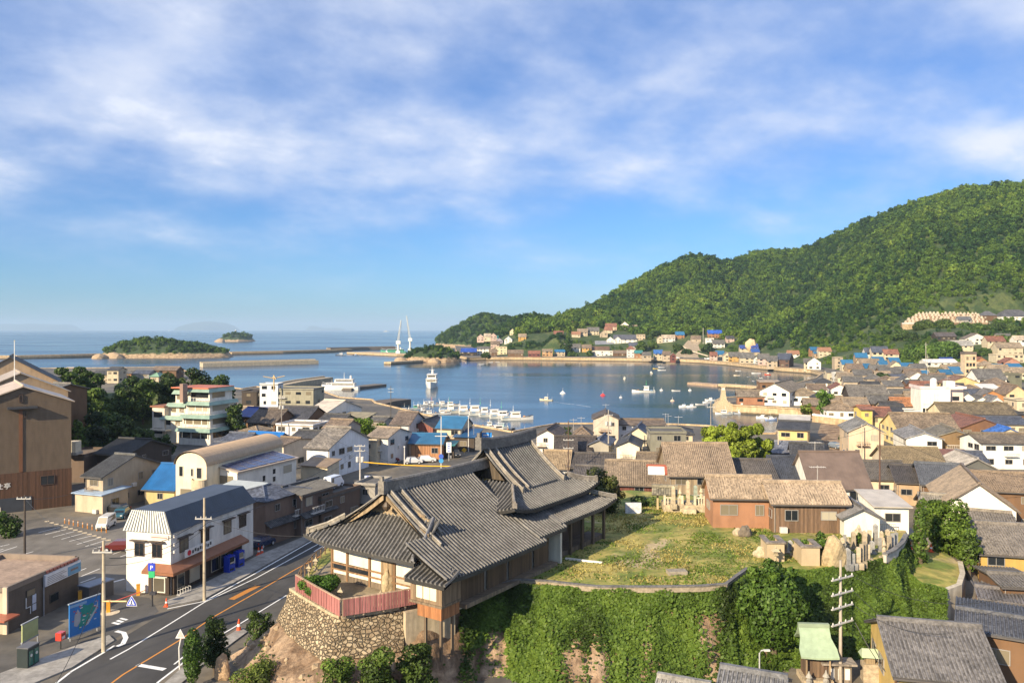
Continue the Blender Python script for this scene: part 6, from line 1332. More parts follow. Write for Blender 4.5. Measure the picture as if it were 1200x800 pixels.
bank('mole', 'short sandy stone mole in front of the small wooded islet', [(454,427,0),(480,425.4,0),(492,424.6,0)], 8,2.4, cat='mole')
bank('pier', 'sloping concrete pier with dark side beyond the grey-green building', [(322,459,0),(350,453,0),(384,448,0)], 7,3.2, 'concrete', (.46,.37,.25), cat='pier', cap=.7)
bank('pier', 'rough dark rock pier beside the white ships', [(404,457,0),(424,454.5,0),(446,452,0)], 8,1.1, 'stone', (.15,.125,.10), cat='pier')
bank('pier', 'dark stubby pier left of the marina', [(430,481,0),(452,475.5,0),(472,473,0)], 9,2.2, 'stone', (.13,.105,.085), cat='pier')
bank('jetty', 'long stone jetty behind the old lighthouse', [(845,453.5,0),(870,455,0),(906,458,0)], 6,1.9, 'quay', cat='jetty')
bank('pontoon', 'floating pontoon with pale deck at the end of the stone jetty', [(810.5,450,0),(846,453,0)], 7,1.2, 'concrete', (.42,.30,.2), cat='pontoon', z0=-1)
def lighthouse():
 p = at(847.5,474, GZ); t = thing('stone_lighthouse', 'old tapering stone lantern lighthouse on a stepped base at the quay tip', 'lighthouse', (p.x, p.y, GZ)); t.scale = (.85,.85,.92); S = (.52,.42,.27)
 for k in range(4): BX(-4.0 + k * .55,4.4 - k * .9,-3.2 + k * .5,3.2 - k * .5,-5.5 + 1.6 * k if k == 0 else (k - 1) * .62, k * .62 + .1 if k == 0 else k * .62).build('base_step', 'stone', t, S)
 MB().loft([[(-1.35,-1.35,1.86),(1.35,-1.35,1.86),(1.35,1.35,1.86),(-1.35,1.35,1.86)], [(-.95,-.95,4.3),(.95,-.95,4.3),(.95,.95,4.3),(-.95,.95,4.3)], [(-.8,-.8,6.2),(.8,-.8,6.2),(.8,.8,6.2),(-.8,.8,6.2)]]).build('tower', 'stone', t, S)
 BX(-.62,.62,-.62,.62,6.203,7.3).build('lantern', 'plaster', t, (.8,.74,.6)); MB().loft([[(-1.0,-1.0,7.303),(1.0,-1.0,7.303),(1.0,1.0,7.303),(-1.0,1.0,7.303)], [(-.1,-.1,8.1),(.1,-.1,8.1),(.1,.1,8.1),(-.1,.1,8.1)]]).build('roof', 'stone', t, (.5,.37,.22)); MB().lathe([(.1,8.1),(.22,8.3),(.05,8.7)], 8).build('finial', 'stone', t, S)
lighthouse()
wall_thing('seawall', 'sandy seawall with bright white coping below the garden villas', [(953,494, GZ),(985,498, GZ),(1013,502, GZ)], GZ - 2, GZ + 2.0,.8, 'quay', None, cap=(.5,.3, 'plaster', (.80,.78,.74)))
for a in [
 ('white gabled boat storehouse with long tan roof on the lighthouse quay', dict(px=907.5, pe=458, w=29, d=26, h=5.6, pr=449, yaw=-32, ridge='y', rc=(.23,.185,.13), wc='white')),
 ('low brown and white shed between the lighthouse and the white storehouse', dict(px=880, pe=464, w=30, d=8, h=3.4, pr=457, yaw=-12, rc=(.21,.17,.125), wc=(.33,.16,.09))),
 ('tan hip-roofed house right of the white boat storehouse', dict(px=944, pe=463, w=32, d=10, h=4.0, pr=455, yaw=-14, roof='hip', rc=(.24,.185,.12), wc='white')),
 ('open shed with flat tan roof behind the white boat storehouse', dict(px=903, pe=448, w=24, d=8, h=4.2, pr=446, yaw=-6, roof='shed', rc='tan', wc='brown')),
 ('dull tan roof at the foot of the tall green garden tree', dict(px=956, pe=474, w=24, d=9, h=3.6, pr=467, yaw=-14, rc=(.22,.17,.12), wc='brown')),
 ('dark-roofed workshop behind the tan hip-roofed quay house', dict(px=958, pe=456, w=20, d=8, h=4.0, pr=450, yaw=-10, rc='brown', wc='white'))]: house(a[0], **a[1])
# boats: local x points to the bow, origin at the waterline
def hull(mb, L, B, fb, n=12, bow=.55):
 rings = []
 for i in range(n + 1):
  s = i / n; x = -L / 2 + L * s; w = B / 2 * (1 - max(0,(s - bow) / (1 - bow)) ** 2.0 * .97) * (.86 + .14 * min(1, s * 4)); up = fb * (1 + .75 * max(0, s - .45) ** 1.6 * 2.2)
  rings.append([(x - .0,-w, up),(x, -w * .8,-.15),(x, -w * .25,-.45),(x, w * .25,-.45),(x, w * .8,-.15),(x, w, up)])
 mb.loft(rings)
def mk_fishing():
 t = thing('fishing_boat', '', 'fishing boat'); h = MB(); hull(h, 11.5,2.9,.85); h.build('hull', 'gloss', t, (.78,.76,.70), smooth=False)
 BX(-5.3,1.2,-1.32,1.32,.30,.62).build('deck', 'paint', t, (.30,.36,.38)); BX(-5.6,-5.3,-1.3,1.3,.5,1.15).build('transom', 'paint', t, (.7,.68,.62))
 c = MB().loft([[(-2.6,-.95,.85),(.5,-.95,.85),(.5,.95,.85),(-2.6,.95,.85)], [(-2.5,-.85,2.7),(.15,-.85,2.7),(.15,.85,2.7),(-2.5,.85,2.7)]]).build('cabin', 'gloss', t, (.80,.78,.74))
 BX(-2.1,.05,-.95,.95,1.8,2.35).build('cabin_window', 'glass', c); BX(.16,.33,-.7,.7,1.75,2.4).build('cabin_window', 'glass', c); BX(-2.8,.5,-1.0,1.0,2.703,2.82).build('cabin_roof', 'paint', c, (.76,.75,.72))
 m = MB(); m.tube([(-1.4,0,2.8),(-1.4,0,5.2)], .06,5,.04); m.tube([(-1.4,-.7,4.3),(-1.4,.7,4.3)], .035,4); m.box((-1.4,0,3.5),(.35,1.1,.12)); m.build('mast', 'paint', t, (.72,.72,.70))
 r = MB(); r.tube([(-5.2,-1.1,.8),(-5.2,-1.1,2.6)], .04,4); r.tube([(-5.2,1.1,.8),(-5.2,1.1,2.6)], .04,4); r.tube([(-5.2,-1.1,2.6),(-5.2,1.1,2.6)], .04,4); r.build('stern_frame', 'paint', t, (.6,.6,.58))
 BX(-4.6,-3.2,-.8,.5,.62,1.15).build('fish_box', 'paint', t, (.20,.30,.42)); MB().lathe([(.0,.62),(.42,.7),(.42,1.1),(.0,1.2)], 8,(2.6,.2,.25)).build('net_hauler', 'paint', t, (.42,.22,.10))
 s = MB()
 for y in (-1,1): s.tube([(-5.6, y * 1.32,.80),(-1, y * 1.48,.84),(2, y * 1.38,.96),(4, y * .95,1.22),(5.6, y * .08,1.55)], .07,4)
 s.build('rubbing_strake', 'rubber', t); return t
def mk_skiff():
 t = thing('skiff', '', 'small boat'); h = MB(); hull(h, 6.4,1.8,.55); h.build('hull', 'gloss', t, (.78,.77,.74)); BX(-2.7,.9,-.72,.72,.22,.40).build('deck', 'paint', t, (.42,.44,.44))
 for x in (-1.4,.4): BX(x - .15, x + .15,-.8,.8,.42,.55).build('thwart', 'paint', t, (.6,.55,.45))
 BX(-3.5,-3.1,-.2,.2,.1,1.1).build('outboard_motor', 'paint', t, (.08,.09,.12)); return t
def mk_cruiser():
 t = thing('motor_boat', '', 'motor boat'); h = MB(); hull(h, 8.0,2.5,.85); h.build('hull', 'gloss', t, (.80,.79,.77)); c = MB().loft([[(-1.2,-.95,.9),(1.9,-.85,.95),(1.9,.85,.95),(-1.2,.95,.9)], [(-1.1,-.85,2.3),(.5,-.78,2.3),(.5,.78,2.3),(-1.1,.85,2.3)]]).build('cabin', 'gloss', t, (.80,.79,.77))
 MB().loft([[(.72,-.86,2.05),(1.72,-.86,1.2),(1.72,.86,1.2),(.72,.86,2.05)], [(.62,-.8,2.15),(1.78,-.8,1.15),(1.78,.8,1.15),(.62,.8,2.15)]]).build('windscreen', 'glass', c)
 BX(-3.7,-1.3,-1.1,1.1,.45,.7).build('deck', 'paint', t, (.45,.45,.42)); BX(-2.0,.6,-.92,.92,2.303,2.4).build('hard_top', 'paint', t, (.72,.72,.72)); r = MB()
 for y in (-1,1): r.tube([(1.5, y * .95,1.5),(3.0, y * .55,1.75),(3.9,0,1.9)], .035,4)
 r.build('bow_rail', 'paint', t, (.7,.7,.7)); MB().tube([(-.6,0,2.4),(-.6,0,4.2)], .04,4).build('aerial', 'paint', t, (.6,.6,.6)); return t
PROTOB = dict(f=[mk_fishing(),11.5,0], s=[mk_skiff(),6.4,0], c=[mk_cruiser(),8.0,0])
LABELS.pop('')
def boat(k, label, px, py, lpx, head, cols=None, group=None, lift=0.0):
 pr = PROTOB[k]; p = at(px, py, 0); a = R(head); ln = abs(math.cos(a)) + .25 * abs(math.sin(a)); sc = lpx * p.y / F / ln / pr[1]; loc = (p.x, p.y, lift)
 if pr[2] == 0:
  o = pr[0]; pr[2] = 1; o.location = loc; o.rotation_euler = (0,0, a); o.scale = (sc,) * 3; o['label'] = label; LABELS.setdefault(label, []).append((o.name, group))
  if group: o['group'] = group
 else: o = copy_tree(pr[0], label, loc, a, sc, group)
 r3 = random.Random(label)
 for c in o.children:
  n = c.name.split('.')[0]
  if n == 'cabin': c.location.x += r3.uniform(-1.2,1.1) * (k == 'f'); c.scale = (r3.uniform(.8,1.2),1, r3.uniform(.9,1.12))
  if n == 'mast': c.scale = (1,1, r3.uniform(.9,1.3))
 if cols:
  for c in o.children:
   n = c.name.split('.')[0]
   if n in cols: c.color = (*cols[n], 1)
 if not group and 'group' in o.keys(): del o['group']
 return o
GREEN = dict(mast=(.10,.42,.25)); ROW = 'fishing boats moored in the marina row'
ROWB = [(606,491.5,39, 'outermost fishing boat of the marina row with an orange deck winch'),(592,489.5,38, 'second fishing boat of the marina row behind the outermost one'),(579,487.5,37, 'third fishing boat of the marina row, its mast behind the second'),
  (567,485.8,36, 'fourth fishing boat of the marina row counted from the open water'),(555,484.3,36, 'fifth fishing boat of the marina row counted from the open water'),(543,483,35, 'sixth fishing boat of the marina row with the wide wheelhouse'),(531,481.5,34, 'innermost fishing boat of the marina row')]
for i, (px, py, l, lb) in enumerate(ROWB): boat('f', lb, px, py, l, 6 + i % 3 * 2, [None, GREEN, dict(cabin=(.7,.72,.74)), GREEN, None, dict(hull=(.70,.64,.52)), GREEN][i], ROW)
BACKB = 'small boats packed behind the marina row'
for px, py, l, hd, lb, c in [(499,475,20,25, 'white boat at the left end of the packed back row', None),(508,474,20,30, 'white boat with a red flag mast in the packed back row', dict(mast=(.6,.1,.06))),(517,474.6,22,20, 'white boat with tall pole third in the packed back row', None),(528,475.5,22,10, 'low white boat at the right end of the packed back row', None),
  (487,479,18,20, 'boat with green awning left of the packed back row', dict(cabin=(.15,.4,.3))),(495,482.5,20,30, 'worn grey boat nearest the quay left of the packed row', dict(hull=(.45,.44,.42))),(506,485.5,22,15, 'boat with brown deck below the packed back row', dict(deck=(.35,.2,.1))),(518,485,22,10, 'small green-trimmed boat wedged below the packed row', GREEN),(476,482,18,25, 'old pale boat beside the dark stubby pier', dict(hull=(.6,.58,.5)))]:
 boat('f', lb, px, py, l, hd, c, BACKB)
for px, py, l, hd, lb, c in [(571,500,24,200, 'white boat in the inner marina basin nearest the blue-roofed house', None),(583,501.5,26,190, 'boat with teal cabin in the inner marina basin', dict(cabin=(.45,.62,.6))),(588,506,34,15, 'black-hulled fishing boat in the inner marina basin', dict(hull=(.05,.05,.055)))]: boat('f', lb, px, py, l, hd, c)
boat('c', 'small white cabin boat tied below the black-hulled boat', 598,510,14,230); boat('f', 'small white working boat half hidden behind the temple ridge', 613,507,16,170)
boat('f', 'white fishing boat with green rigging moored in open harbour water', 754,459.5,27,178, dict(mast=(.1,.5,.2)))
boat('f', 'cream fishing boat under way trailing a wake', 640,469,17,150, dict(hull=(.72,.62,.42), cabin=(.76,.7,.55)))
boat('c', 'white cabin boat with blue cover left in the cluster by the lighthouse', 801,477,12,190, dict(hard_top=(.1,.3,.6))); boat('c', 'white cabin boat right beside the blue-covered one', 810,477,12,190, None); boat('s', 'grey tender between the two cabin boats and the quay cluster', 820,474,11,185, dict(hull=(.6,.58,.55)))
boat('c', 'low white boat rafted next to the grey tender', 828,472,11,200); boat('f', 'white boat with tall aerial left of the lighthouse base', 832,469,12,150)
boat('f', 'white fishing boat with big wheelhouse moored below the lighthouse', 848,485,21,185); boat('f', 'white boat with black tyre fenders tied along the lighthouse quay', 866,484.6,18,355, dict(hull=(.62,.64,.70)))
boat('c', 'white motor boat in the narrow inlet', 893,490,14,165); boat('c', 'blue and white motor boat in the narrow inlet', 904,492,15,12, dict(hull=(.35,.45,.7)))
boat('f', 'white boat moored at the end of the stone jetty', 861,453,12,178)
SK = 'open boats at moorings'
for k, px, py, l, hd, lb, c in [('s', 792,458,10,178, 'white open skiff in mid harbour right of the green-rigged boat', None),('s', 775.5,434,9.5,180, 'white skiff nearest the yellow boat', None),('s', 775,430.6,7,180, 'white skiff behind the one beside the yellow boat', None),('s', 768,432,6,180, 'small bright yellow boat', dict(hull=(.75,.52,.05))),
  ('c', 763,437.5,2.6,95, 'cream boat seen end-on near the yellow boat', dict(hull=(.72,.62,.42))),('c', 732,444,4,75, 'cream boat seen end-on alone in mid harbour', dict(hull=(.74,.66,.48), cabin=(.74,.66,.48))),('s', 865,434.5,6.5,178, 'white skiff close to the curving quay', None),('s', 863.5,440,7.5,180, 'pale skiff in front of the white one by the curving quay', dict(hull=(.7,.6,.45))),
  ('s', 886,437.6,10.5,178, 'long white skiff below the dark brown waterfront barn', None),('c', 899.5,439,7.5,185, 'bright orange-red boat by the curving quay', dict(hull=(.62,.10,.04), cabin=(.75,.7,.6))),('s', 882.5,446.5,2.5,100, 'white skiff above the storehouse roof', None),('s', 877,441.4,4.5,30, 'tiny tender left of the pair of dinghies', None),('s', 892,443,4.5,150, 'tiny dinghy between red boat and white skiff', None),('s', 894,441.6,4,40, 'tiny dinghy just below the red boat', None),
  ('s', 958,442.8,9,20, 'white skiff pulled up on the sand beach', None),('s', 83,430.6,8,5, 'lone grey-white boat in the water left of the woods', None),('s', 546,425.5,2,95, 'white boat at the tip of the wooded islet', None),('s', 564,427,7,10, 'white boat left of the cream box house quay', None),('s', 575,424.6,5,0, 'white boat closest to the cream box house quay', None),('s', 583,424.2,4.5,0, 'second small white boat under the cream box house', None)]:
 boat(k, lb, px, py, l, hd, c, SK)
boat('f', 'white boat with orange hull stripe below the white ships', 385,467,26,2, dict(rubbing_strake=(.6,.3,.1), hull=(.78,.68,.50)))
boat('f', 'blue boat under a light blue cover by the dark stubby pier', 431,478,17,15, dict(hull=(.04,.25,.55), deck=(.1,.4,.7), cabin=(.2,.5,.75))); boat('f', 'second blue boat beside the light-blue-covered one', 438,480,16,20, dict(hull=(.05,.3,.6), cabin=(.7,.72,.75)))
boat('f', 'dark tug left of the crane wharf', 399,416.4,12,180, dict(hull=(.05,.07,.12), cabin=(.6,.62,.66))); boat('f', 'second dark tug with blue cabin by the wharf', 417,416.4,8,175, dict(hull=(.04,.05,.08), cabin=(.25,.35,.55))); boat('s', 'small dark launch right of the tugs', 425.5,416.2,5,180, dict(hull=(.06,.06,.07)))
boat('f', 'distant white ferry on the horizon', 452.5,388.6,6,180); boat('f', 'tiny white vessel on the horizon at left', 198.5,387.6,1.2,90)
def ship(name, label, px, py, lpx, head, hullc, topc, decks=2, Lm=26, extra=None):
 p = at(px, py, 0); t = thing(name, label, 'ship', (p.x, p.y, 0), R(head)); sc = lpx * p.y / F / Lm / max(abs(math.cos(R(head))),.27); t.scale = (sc,) * 3
 h = MB(); hull(h, Lm, Lm * .26, Lm * .085,14,.62); h.build('hull', 'gloss', t, hullc); B = Lm * .11; z = Lm * .09
 for k in range(decks):
  x0, x1 = -Lm * (.40 - k * .05), Lm * (.22 - k * .10); c = BX(x0, x1,-B + k * .4, B - k * .4, z + k * 2.4, z + k * 2.4 + 2.2).build('deckhouse', 'plaster', t, topc); w = MB()
  w.boxz(x0 + .5, x1 - .5,-B + k * .4 - .06, B - k * .4 + .06, z + k * 2.4 + 1.0, z + k * 2.4 + 1.7); w.boxz(x1, x1 + .08,-B + k * .4 + .4, B - k * .4 - .4, z + k * 2.4 + .9, z + k * 2.4 + 1.75); w.build('window_band', 'glass', c)
  BX(x0 - .4, x1 + .5,-B + k * .4 - .35, B - k * .4 + .35, z + k * 2.4 + 2.203, z + k * 2.4 + 2.35).build('deck', 'paint', t, (.66,.64,.6))
 zt = z + decks * 2.4; m = MB(); m.tube([(-Lm * .1,0, zt),(-Lm * .1,0, zt + Lm * .17)], .16,6,.08); m.tube([(-Lm * .1,-1.6, zt + Lm * .09),(-Lm * .1,1.6, zt + Lm * .09)], .08,5); m.build('mast', 'paint', t, (.7,.7,.68)); MB().lathe([(.7,0),(.6,2.0),(.5,2.1)], 10,(-Lm * .28,0, zt)).build('funnel', 'paint', t, (.7,.66,.6))
 r = MB()
 for y in (-1,1): r.tube([(Lm * .2, y * Lm * .12, Lm * .14),(Lm * .36, y * Lm * .075, Lm * .17),(Lm * .49,0, Lm * .2)], .07,4)
 r.build('railing', 'paint', t, (.72,.72,.7)); return t
fr = ship('ferry', 'white ferry coming into the harbour bow first', 506,453,14.5,-88,(.74,.72,.66),(.80,.78,.72),2,26)
ship('white_ship', 'large white ship lying behind the rock pier with tan awning', 399,456.5,44,176,(.80,.78,.74),(.80,.78,.74),2,24); ship('white_ship', 'smaller white ship nearer the concrete pier', 387,453,20,182,(.78,.77,.75),(.78,.77,.74),1,15)
ship('barge', 'green-decked work barge at the crane wharf', 461,414,30,180,(.10,.32,.22),(.08,.34,.22),1,30)
def crane(px, py0, py1, lean, label):
 p = at(px, py0,2.6); s = p.y / F; H = (py0 - py1) * s; t = thing('wharf_crane', label, 'crane', (p.x, p.y, 2.6)); C = (.66,.67,.62); b = MB(); b.boxz(-2.6,2.6,-2.6,2.6,0,3.2); b.lathe([(1.4,3.2),(1.1, H * .28)], 10); b.build('pedestal', 'paint', t, C)
 BX(-2.4,3.0,-1.8,1.8, H * .28 + .003, H * .28 + 4).build('cab', 'paint', t, (.7,.72,.66)); j = MB(); x1 = lean * s; z0 = H * .28 + 3
 for a, c in ((-.9,-.6),(.9,-.6),(-.9,.6),(.9,.6)): j.tube([(a, c, z0),(x1 + a * .3, c * .3, H)], .28,4)
 for k in range(12):
  f, g = k / 12,(k + 1) / 12; w = lambda q: .9 - .63 * q; j.tube([(x1 * f - w(f),-.6, z0 + (H - z0) * f),(x1 * g + w(g),-.6, z0 + (H - z0) * g)], .16,4)
 j.build('jib', 'paint', t, C); MB().tube([(x1,0, H),(x1 + 1.2,0, H * .5)], .07,4).build('cable', 'rubber', t); MB().tube([(-2,0, z0 + 1),(x1,0, H - 1)], .09,4).build('stay', 'rubber', t); return t
crane(466.5,414,375,3.5, 'shorter white lattice crane on the wharf'); crane(480.5,411,370,-4.0, 'taller white lattice crane right of the shorter one')
def buoy(px, py, r, col, label):
 p = at(px, py, 0); t = thing('mooring_buoy', label, 'buoy', p); MB().lathe([(.05,-.6),(r, -.2),(r * 1.05,.1),(r * .7,.6),(.12, r * .9)], 12).build('float', 'gloss', t, col); MB().tube([(0,0, r * .9),(0,0, r * 1.9)], .07,5).build('staff', 'paint', t, (.5,.5,.5))
buoy(659.5,461,1.5,(.76,.74,.68), 'white mooring buoy right of the boat with a wake'); buoy(706.5,463.5,1.3,(.60,.05,.04), 'red mooring buoy in mid harbour'); buoy(775,457.5,.9,(.72,.7,.64), 'white buoy between the rigged boat and skiff'); buoy(808.5,457.6,.9,(.68,.66,.6), 'white buoy right of the open skiff'); buoy(788,470,1.0,(.55,.42,.3), 'rusty float left of the lighthouse cluster'); buoy(727.5,466,.8,(.5,.5,.5), 'small grey float right of the red buoy')
def lighthouse2():
 p = atY(276,2150,0); t = thing('island_lighthouse', 'tiny white lighthouse on the farthest islet', 'lighthouse', (p.x, p.y, 20)); MB().lathe([(3.2,-3),(2.6,7),(3.0,7.2),(2,7.4),(2,9.5),(.3,11)], 12).build('tower', 'plaster', t, (.8,.8,.78)); BX(-9,-3.5,-4,4,-3,4).build('keeper_house', 'plaster', t, (.75,.72,.66))
lighthouse2()
def rock(px, py, z, r, label, sq=.7):
 p = at(px, py, z); n = 10; V = []
 me = bpy.data.meshes.new('rock'); bm = bmesh.new(); bmesh.ops.create_icosphere(bm, subdivisions=2, radius=r)
 for v in bm.verts: q = v.co * (.7 / r); v.co *= 1 + .45 * mnoise.noise(q + Vector((px, py, 0))); v.co.z *= sq
 bm.to_mesh(me); bm.free(); me.materials.append(M('stone')); o = link('rock', me, None, (.40,.29,.18), p); return tag(o, label, 'rock')
rock(470,424,0,7, 'big bare rock at the left foot of the small islet'); rock(509,424.6,0,6, 'rock below the middle of the small islet'); rock(118,420,0,8, 'pale rock at the left tip of the big island'); rock(134,419.6,0,10, 'cleft sandy rock under the left end of the big island'); rock(162,419,0,6, 'low rock on the big island shore'); rock(258,400.5,0,16, 'rock at the left end of the lighthouse islet')
wk = [at(648,470,.04), at(660,472.4,.04), at(672,473.6,.04), at(692,476.6,.04)]; mbw = MB(); ws = (1.0,1.9,2.4,3.0)
for i in range(3): mbw.add([wk[i] + Vector((0,-ws[i] / 2,0)), wk[i + 1] + Vector((0,-ws[i + 1] / 2,0)), wk[i + 1] + Vector((0, ws[i + 1] / 2,0)), wk[i] + Vector((0, ws[i] / 2,0))], [(0,1,2,3)])
def m_foam(g):
 n = g.noise(g.coord('Pos', (1,2.5,1)),.5,5,.7); d = g.n('ShaderNodeBsdfTransparent'); ms = g.n('ShaderNodeMixShader'); g.l(g.rmp(n, .42,.62,0,.75), ms.inputs[0]); g.l(d.outputs[0], ms.inputs[1]); g.l(g.b.outputs[0], ms.inputs[2]); g.l(ms.outputs[0], g.o.inputs[0]); g.base((.7,.72,.74)); g.rough(.6)
B_['foam'] = m_foam
kind(mbw.build('wake', 'foam'), 'stuff')
# ================================================================== TREES AND SHRUBS
def tree(label, px, Y, z, ytop, wpx, col, name='tree', cat='tree', seed=0, per=14, size=.42, blobs=9, trunk=.35, wild=.55, group=None, shape=None, fill=.3, crown_h=.8):
 x = (px - 600) * Y / F; top = zat(ytop, Y); H = top - z; w = wpx * Y / F; t = thing(name, label, cat, (x, Y, z),0, group)
 B = shape(w, H) if shape else random_blobs(w * .92, H * crown_h, blobs, seed + 1, H * (1 - crown_h))
 link('crown', crown_mesh('crown', B, per, size, 'leaf', fill, wild), t, col)
 mb = MB(); r = random.Random(seed); tr = trunk; mb.tube([(0,0,-.8),(r.uniform(-.1,.1), r.uniform(-.1,.1), H * .3),(r.uniform(-.3,.3), r.uniform(-.3,.3), H * .62)], tr, 7, tr * .45)
 for k in range(5):
  b = B[1 + k % (len(B) - 1)][0]; mb.tube([(0,0, H * (.25 + .06 * k)),(b[0] * .55, b[1] * .55,(b[2] + H * .3) * .55),(b[0] * .95, b[1] * .95, b[2])], tr * .4,5, tr * .1)
 mb.build('trunk', 'bark', t); HOUSES.append((x, Y, w * .4)); return t
DG, MG, LG, YG = (.036,.068,.015),(.060,.105,.020),(.075,.125,.022),(.21,.27,.03)
WOODS = 'trees of the dark wood left of the hotel'
for i, (px, Y, yt, w, c, lb, sh) in enumerate([
 (76,214,434.5,26, MG, 'layered pine at the left end of the wood, its flat top against the water', 1),(97,222,433.5,24, MG, 'second layered pine of the wood, right of the leftmost one', 1),(118,216,449,34, MG, 'round mid green tree below the waterfront house', 0),
 (142,210,447,38,(.06,.10,.02), 'olive green broad tree in the middle of the wood', 0),(168,215,441,36, MG, 'tall green tree in front of the long brown waterfront roof', 0),(200,224,433,44,(.035,.062,.016), 'big dark dome-shaped tree behind the hotel', 0),
 (236,228,427,48,(.030,.055,.015), 'highest dark tree rising right behind the hotel', 0),(257,226,437,40, DG, 'dark tree bordering the water right of the hotel', 0),(268,216,458,30, DG, 'dark lower tree at the right end of the wood', 0),(276,205,470,26, DG, 'dark bushy tree right of the hotel, nearest the slate roof', 0),
 (108,262,437,34, MG, 'broad green tree just below the dark waterfront house', 0),(150,270,439,36,(.05,.09,.02), 'dark green tree under the orange waterfront house', 0),(84,275,439,30,(.055,.09,.02), 'tree between the two layered pines and the water', 0),(180,262,442,30, MG, 'tree in front of the mint green roof', 0),(52,250,446,30, DG, 'dark tree nearest the black hip-roofed house', 0),
 (66,186,455,38,(.055,.07,.018), 'reddish green tree beside the storehouses', 0),(92,182,462,42, DG, 'very dark tree at the left front of the wood', 0),(122,178,474,46, DG, 'wide dark tree in the shaded front of the wood', 0),(92,165,489,24, LG, 'bright light green young tree in the shade of the wood', 0),
 (112,170,492,40,(.028,.05,.014), 'dark round tree above the black-roofed house', 0),(142,176,488,36,(.07,.10,.022), 'sunlit bushy tree left of the hotel annex', 0),(166,178,500,34,(.06,.095,.02), 'green shrubby tree below the hotel', 0),(190,176,508,30, DG, 'dark hedge-like tree under the hotel stairs', 0),(70,168,505,30, DG, 'black green tree directly behind the cluttered brick annex', 0)]):
 if sh:
  def pine(w, H):
   r = random.Random(px); return [((0,0, H * .5),(.6,.6, H * .3))] + [((math.cos(k * 2.2) * w * .2, math.sin(k * 2.2) * w * .2, H * (.52 + .068 * k)),(w * (.48 - .03 * k), w * (.48 - .03 * k),1.0)) for k in range(8)]
  tree(lb, px, Y, 4, yt, w, c, 'pine_tree', 'pine tree', i, 14,.55, shape=pine, group=WOODS)
 else: tree(lb, px, Y, 3, yt, w, c, 'tree', 'tree', i, 7,.62,12,.4, group=WOODS)
def ginkgo(w, H):
 r = random.Random(3); B = [((0,0, H * .52),(w * .30, w * .26, H * .30))]
 for k in range(46):
  a = r.uniform(0,6.28); f = r.uniform(.15,.47); z = H * r.uniform(.30,.93); f = min(f, .50 * math.sqrt(max(.1,1 - ((z / H - .5) / .56) ** 2))); B.append(((math.cos(a) * w * f, math.sin(a) * w * f * .8, z),(w * .075, w * .075, H * .085)))
 return B
tree('large round yellow-green ginkgo tree standing above the roofs by the inlet', 861,150, GZ, 496.5,84, YG, 'ginkgo_tree', 'ginkgo tree', 5,26,.42, shape=ginkgo, trunk=.5)
tree('dark green companion tree tucked behind the right of the ginkgo', 893,160, GZ, 513,40,(.05,.085,.02), 'tree', 'tree', 9,12,.45,10)
tree('tall fresh green tree rising from the villa garden', 966,262, GZ, 455,23,(.10,.19,.03), 'tree', 'tree', 21,9,.55,10, crown_h=.92)
tree('light green garden tree at the corner of the inlet', 944,262, GZ, 472,18,(.15,.20,.03), 'tree', 'tree', 22,9,.5,8, crown_h=.9)
tree('low green bushes behind the white-topped seawall', 1001,268, GZ, 478,24, LG, 'shrub', 'shrub', 23,9,.5,8, crown_h=.95)
tree('small yellow-green tree among roofs by the yellow tower', 1029,300, GZ, 470,13,(.13,.17,.03), 'tree', 'tree', 24,7,.55,7)
tree('round dark garden tree in the middle of the right town', 1035,415, GZ, 436,19,(.045,.085,.02), 'tree', 'tree', 25,5,.8,9, crown_h=.95)
tree('bright green hedge clump beside the small car park', 988,205, GZ, 509,18,(.05,.10,.02), 'shrub', 'shrub', 26,12,.4,7, crown_h=1)
tree('dark olive tree behind the right end of the temple hall', 703,100, PZ - 1.0,551,56,(.06,.075,.02), 'tree', 'tree', 27,20,.32,12, crown_h=.95)
tree('brown-tinged shrub on top of the olive tree behind the hall', 716,101, PZ, 556,36,(.14,.12,.03), 'shrub', 'shrub', 28,20,.3,8, crown_h=.9)
tree('low green shrubs beside the white stone slab at the field edge', 752,104, PZ, 583,34,(.045,.08,.02), 'shrub', 'shrub', 29,22,.28,8, crown_h=1)
tree('tall bamboo-like hedge beside the white block and the lane', 1078,86,5.5,575,26,(.07,.12,.02), 'hedge', 'hedge', 30,24,.3,12, crown_h=1)
tree('big bright green hedge of dense bushes above the lane', 1108,92,4.5,583,60,(.085,.14,.02), 'hedge', 'hedge', 31,26,.3,18, crown_h=1)
tree('lower green bushes trailing right of the big lane hedge', 1135,88,4.5,614,34,(.075,.125,.02), 'shrub', 'shrub', 32,26,.28,9, crown_h=1)
def round_bush(w, H):
 r = random.Random(8); B = [((0,0, H * .5),(w * .40, w * .34, H * .42))]
 for k in range(40):
  a = r.uniform(0,6.28); z = H * r.uniform(.08,.95); f = .46 * math.sqrt(max(.05,1 - ((z / H - .5) / .52) ** 2)); B.append(((math.cos(a) * w * f, math.sin(a) * w * f * .8, z),(w * .085,) * 3))
 return B
tree('dense rounded green bush covering the middle of the ivy cliff', 907,69.5,3.6,659,78,(.062,.118,.018), 'bush', 'bush', 40,46,.27, shape=round_bush, fill=.12)
tree('slim clipped conifer beside the road at the slope foot', 226,64.5, GZ, 737,27,(.045,.095,.016), 'conifer', 'conifer', 41,90,.16, shape=lambda w, H: [((0,0, H * (.2 + .1 * k)),(w * .42 * math.sin(.5 + .30 * k) ** .8, w * .42 * math.sin(.5 + .30 * k) ** .8, H * .12)) for k in range(8)], trunk=.1)
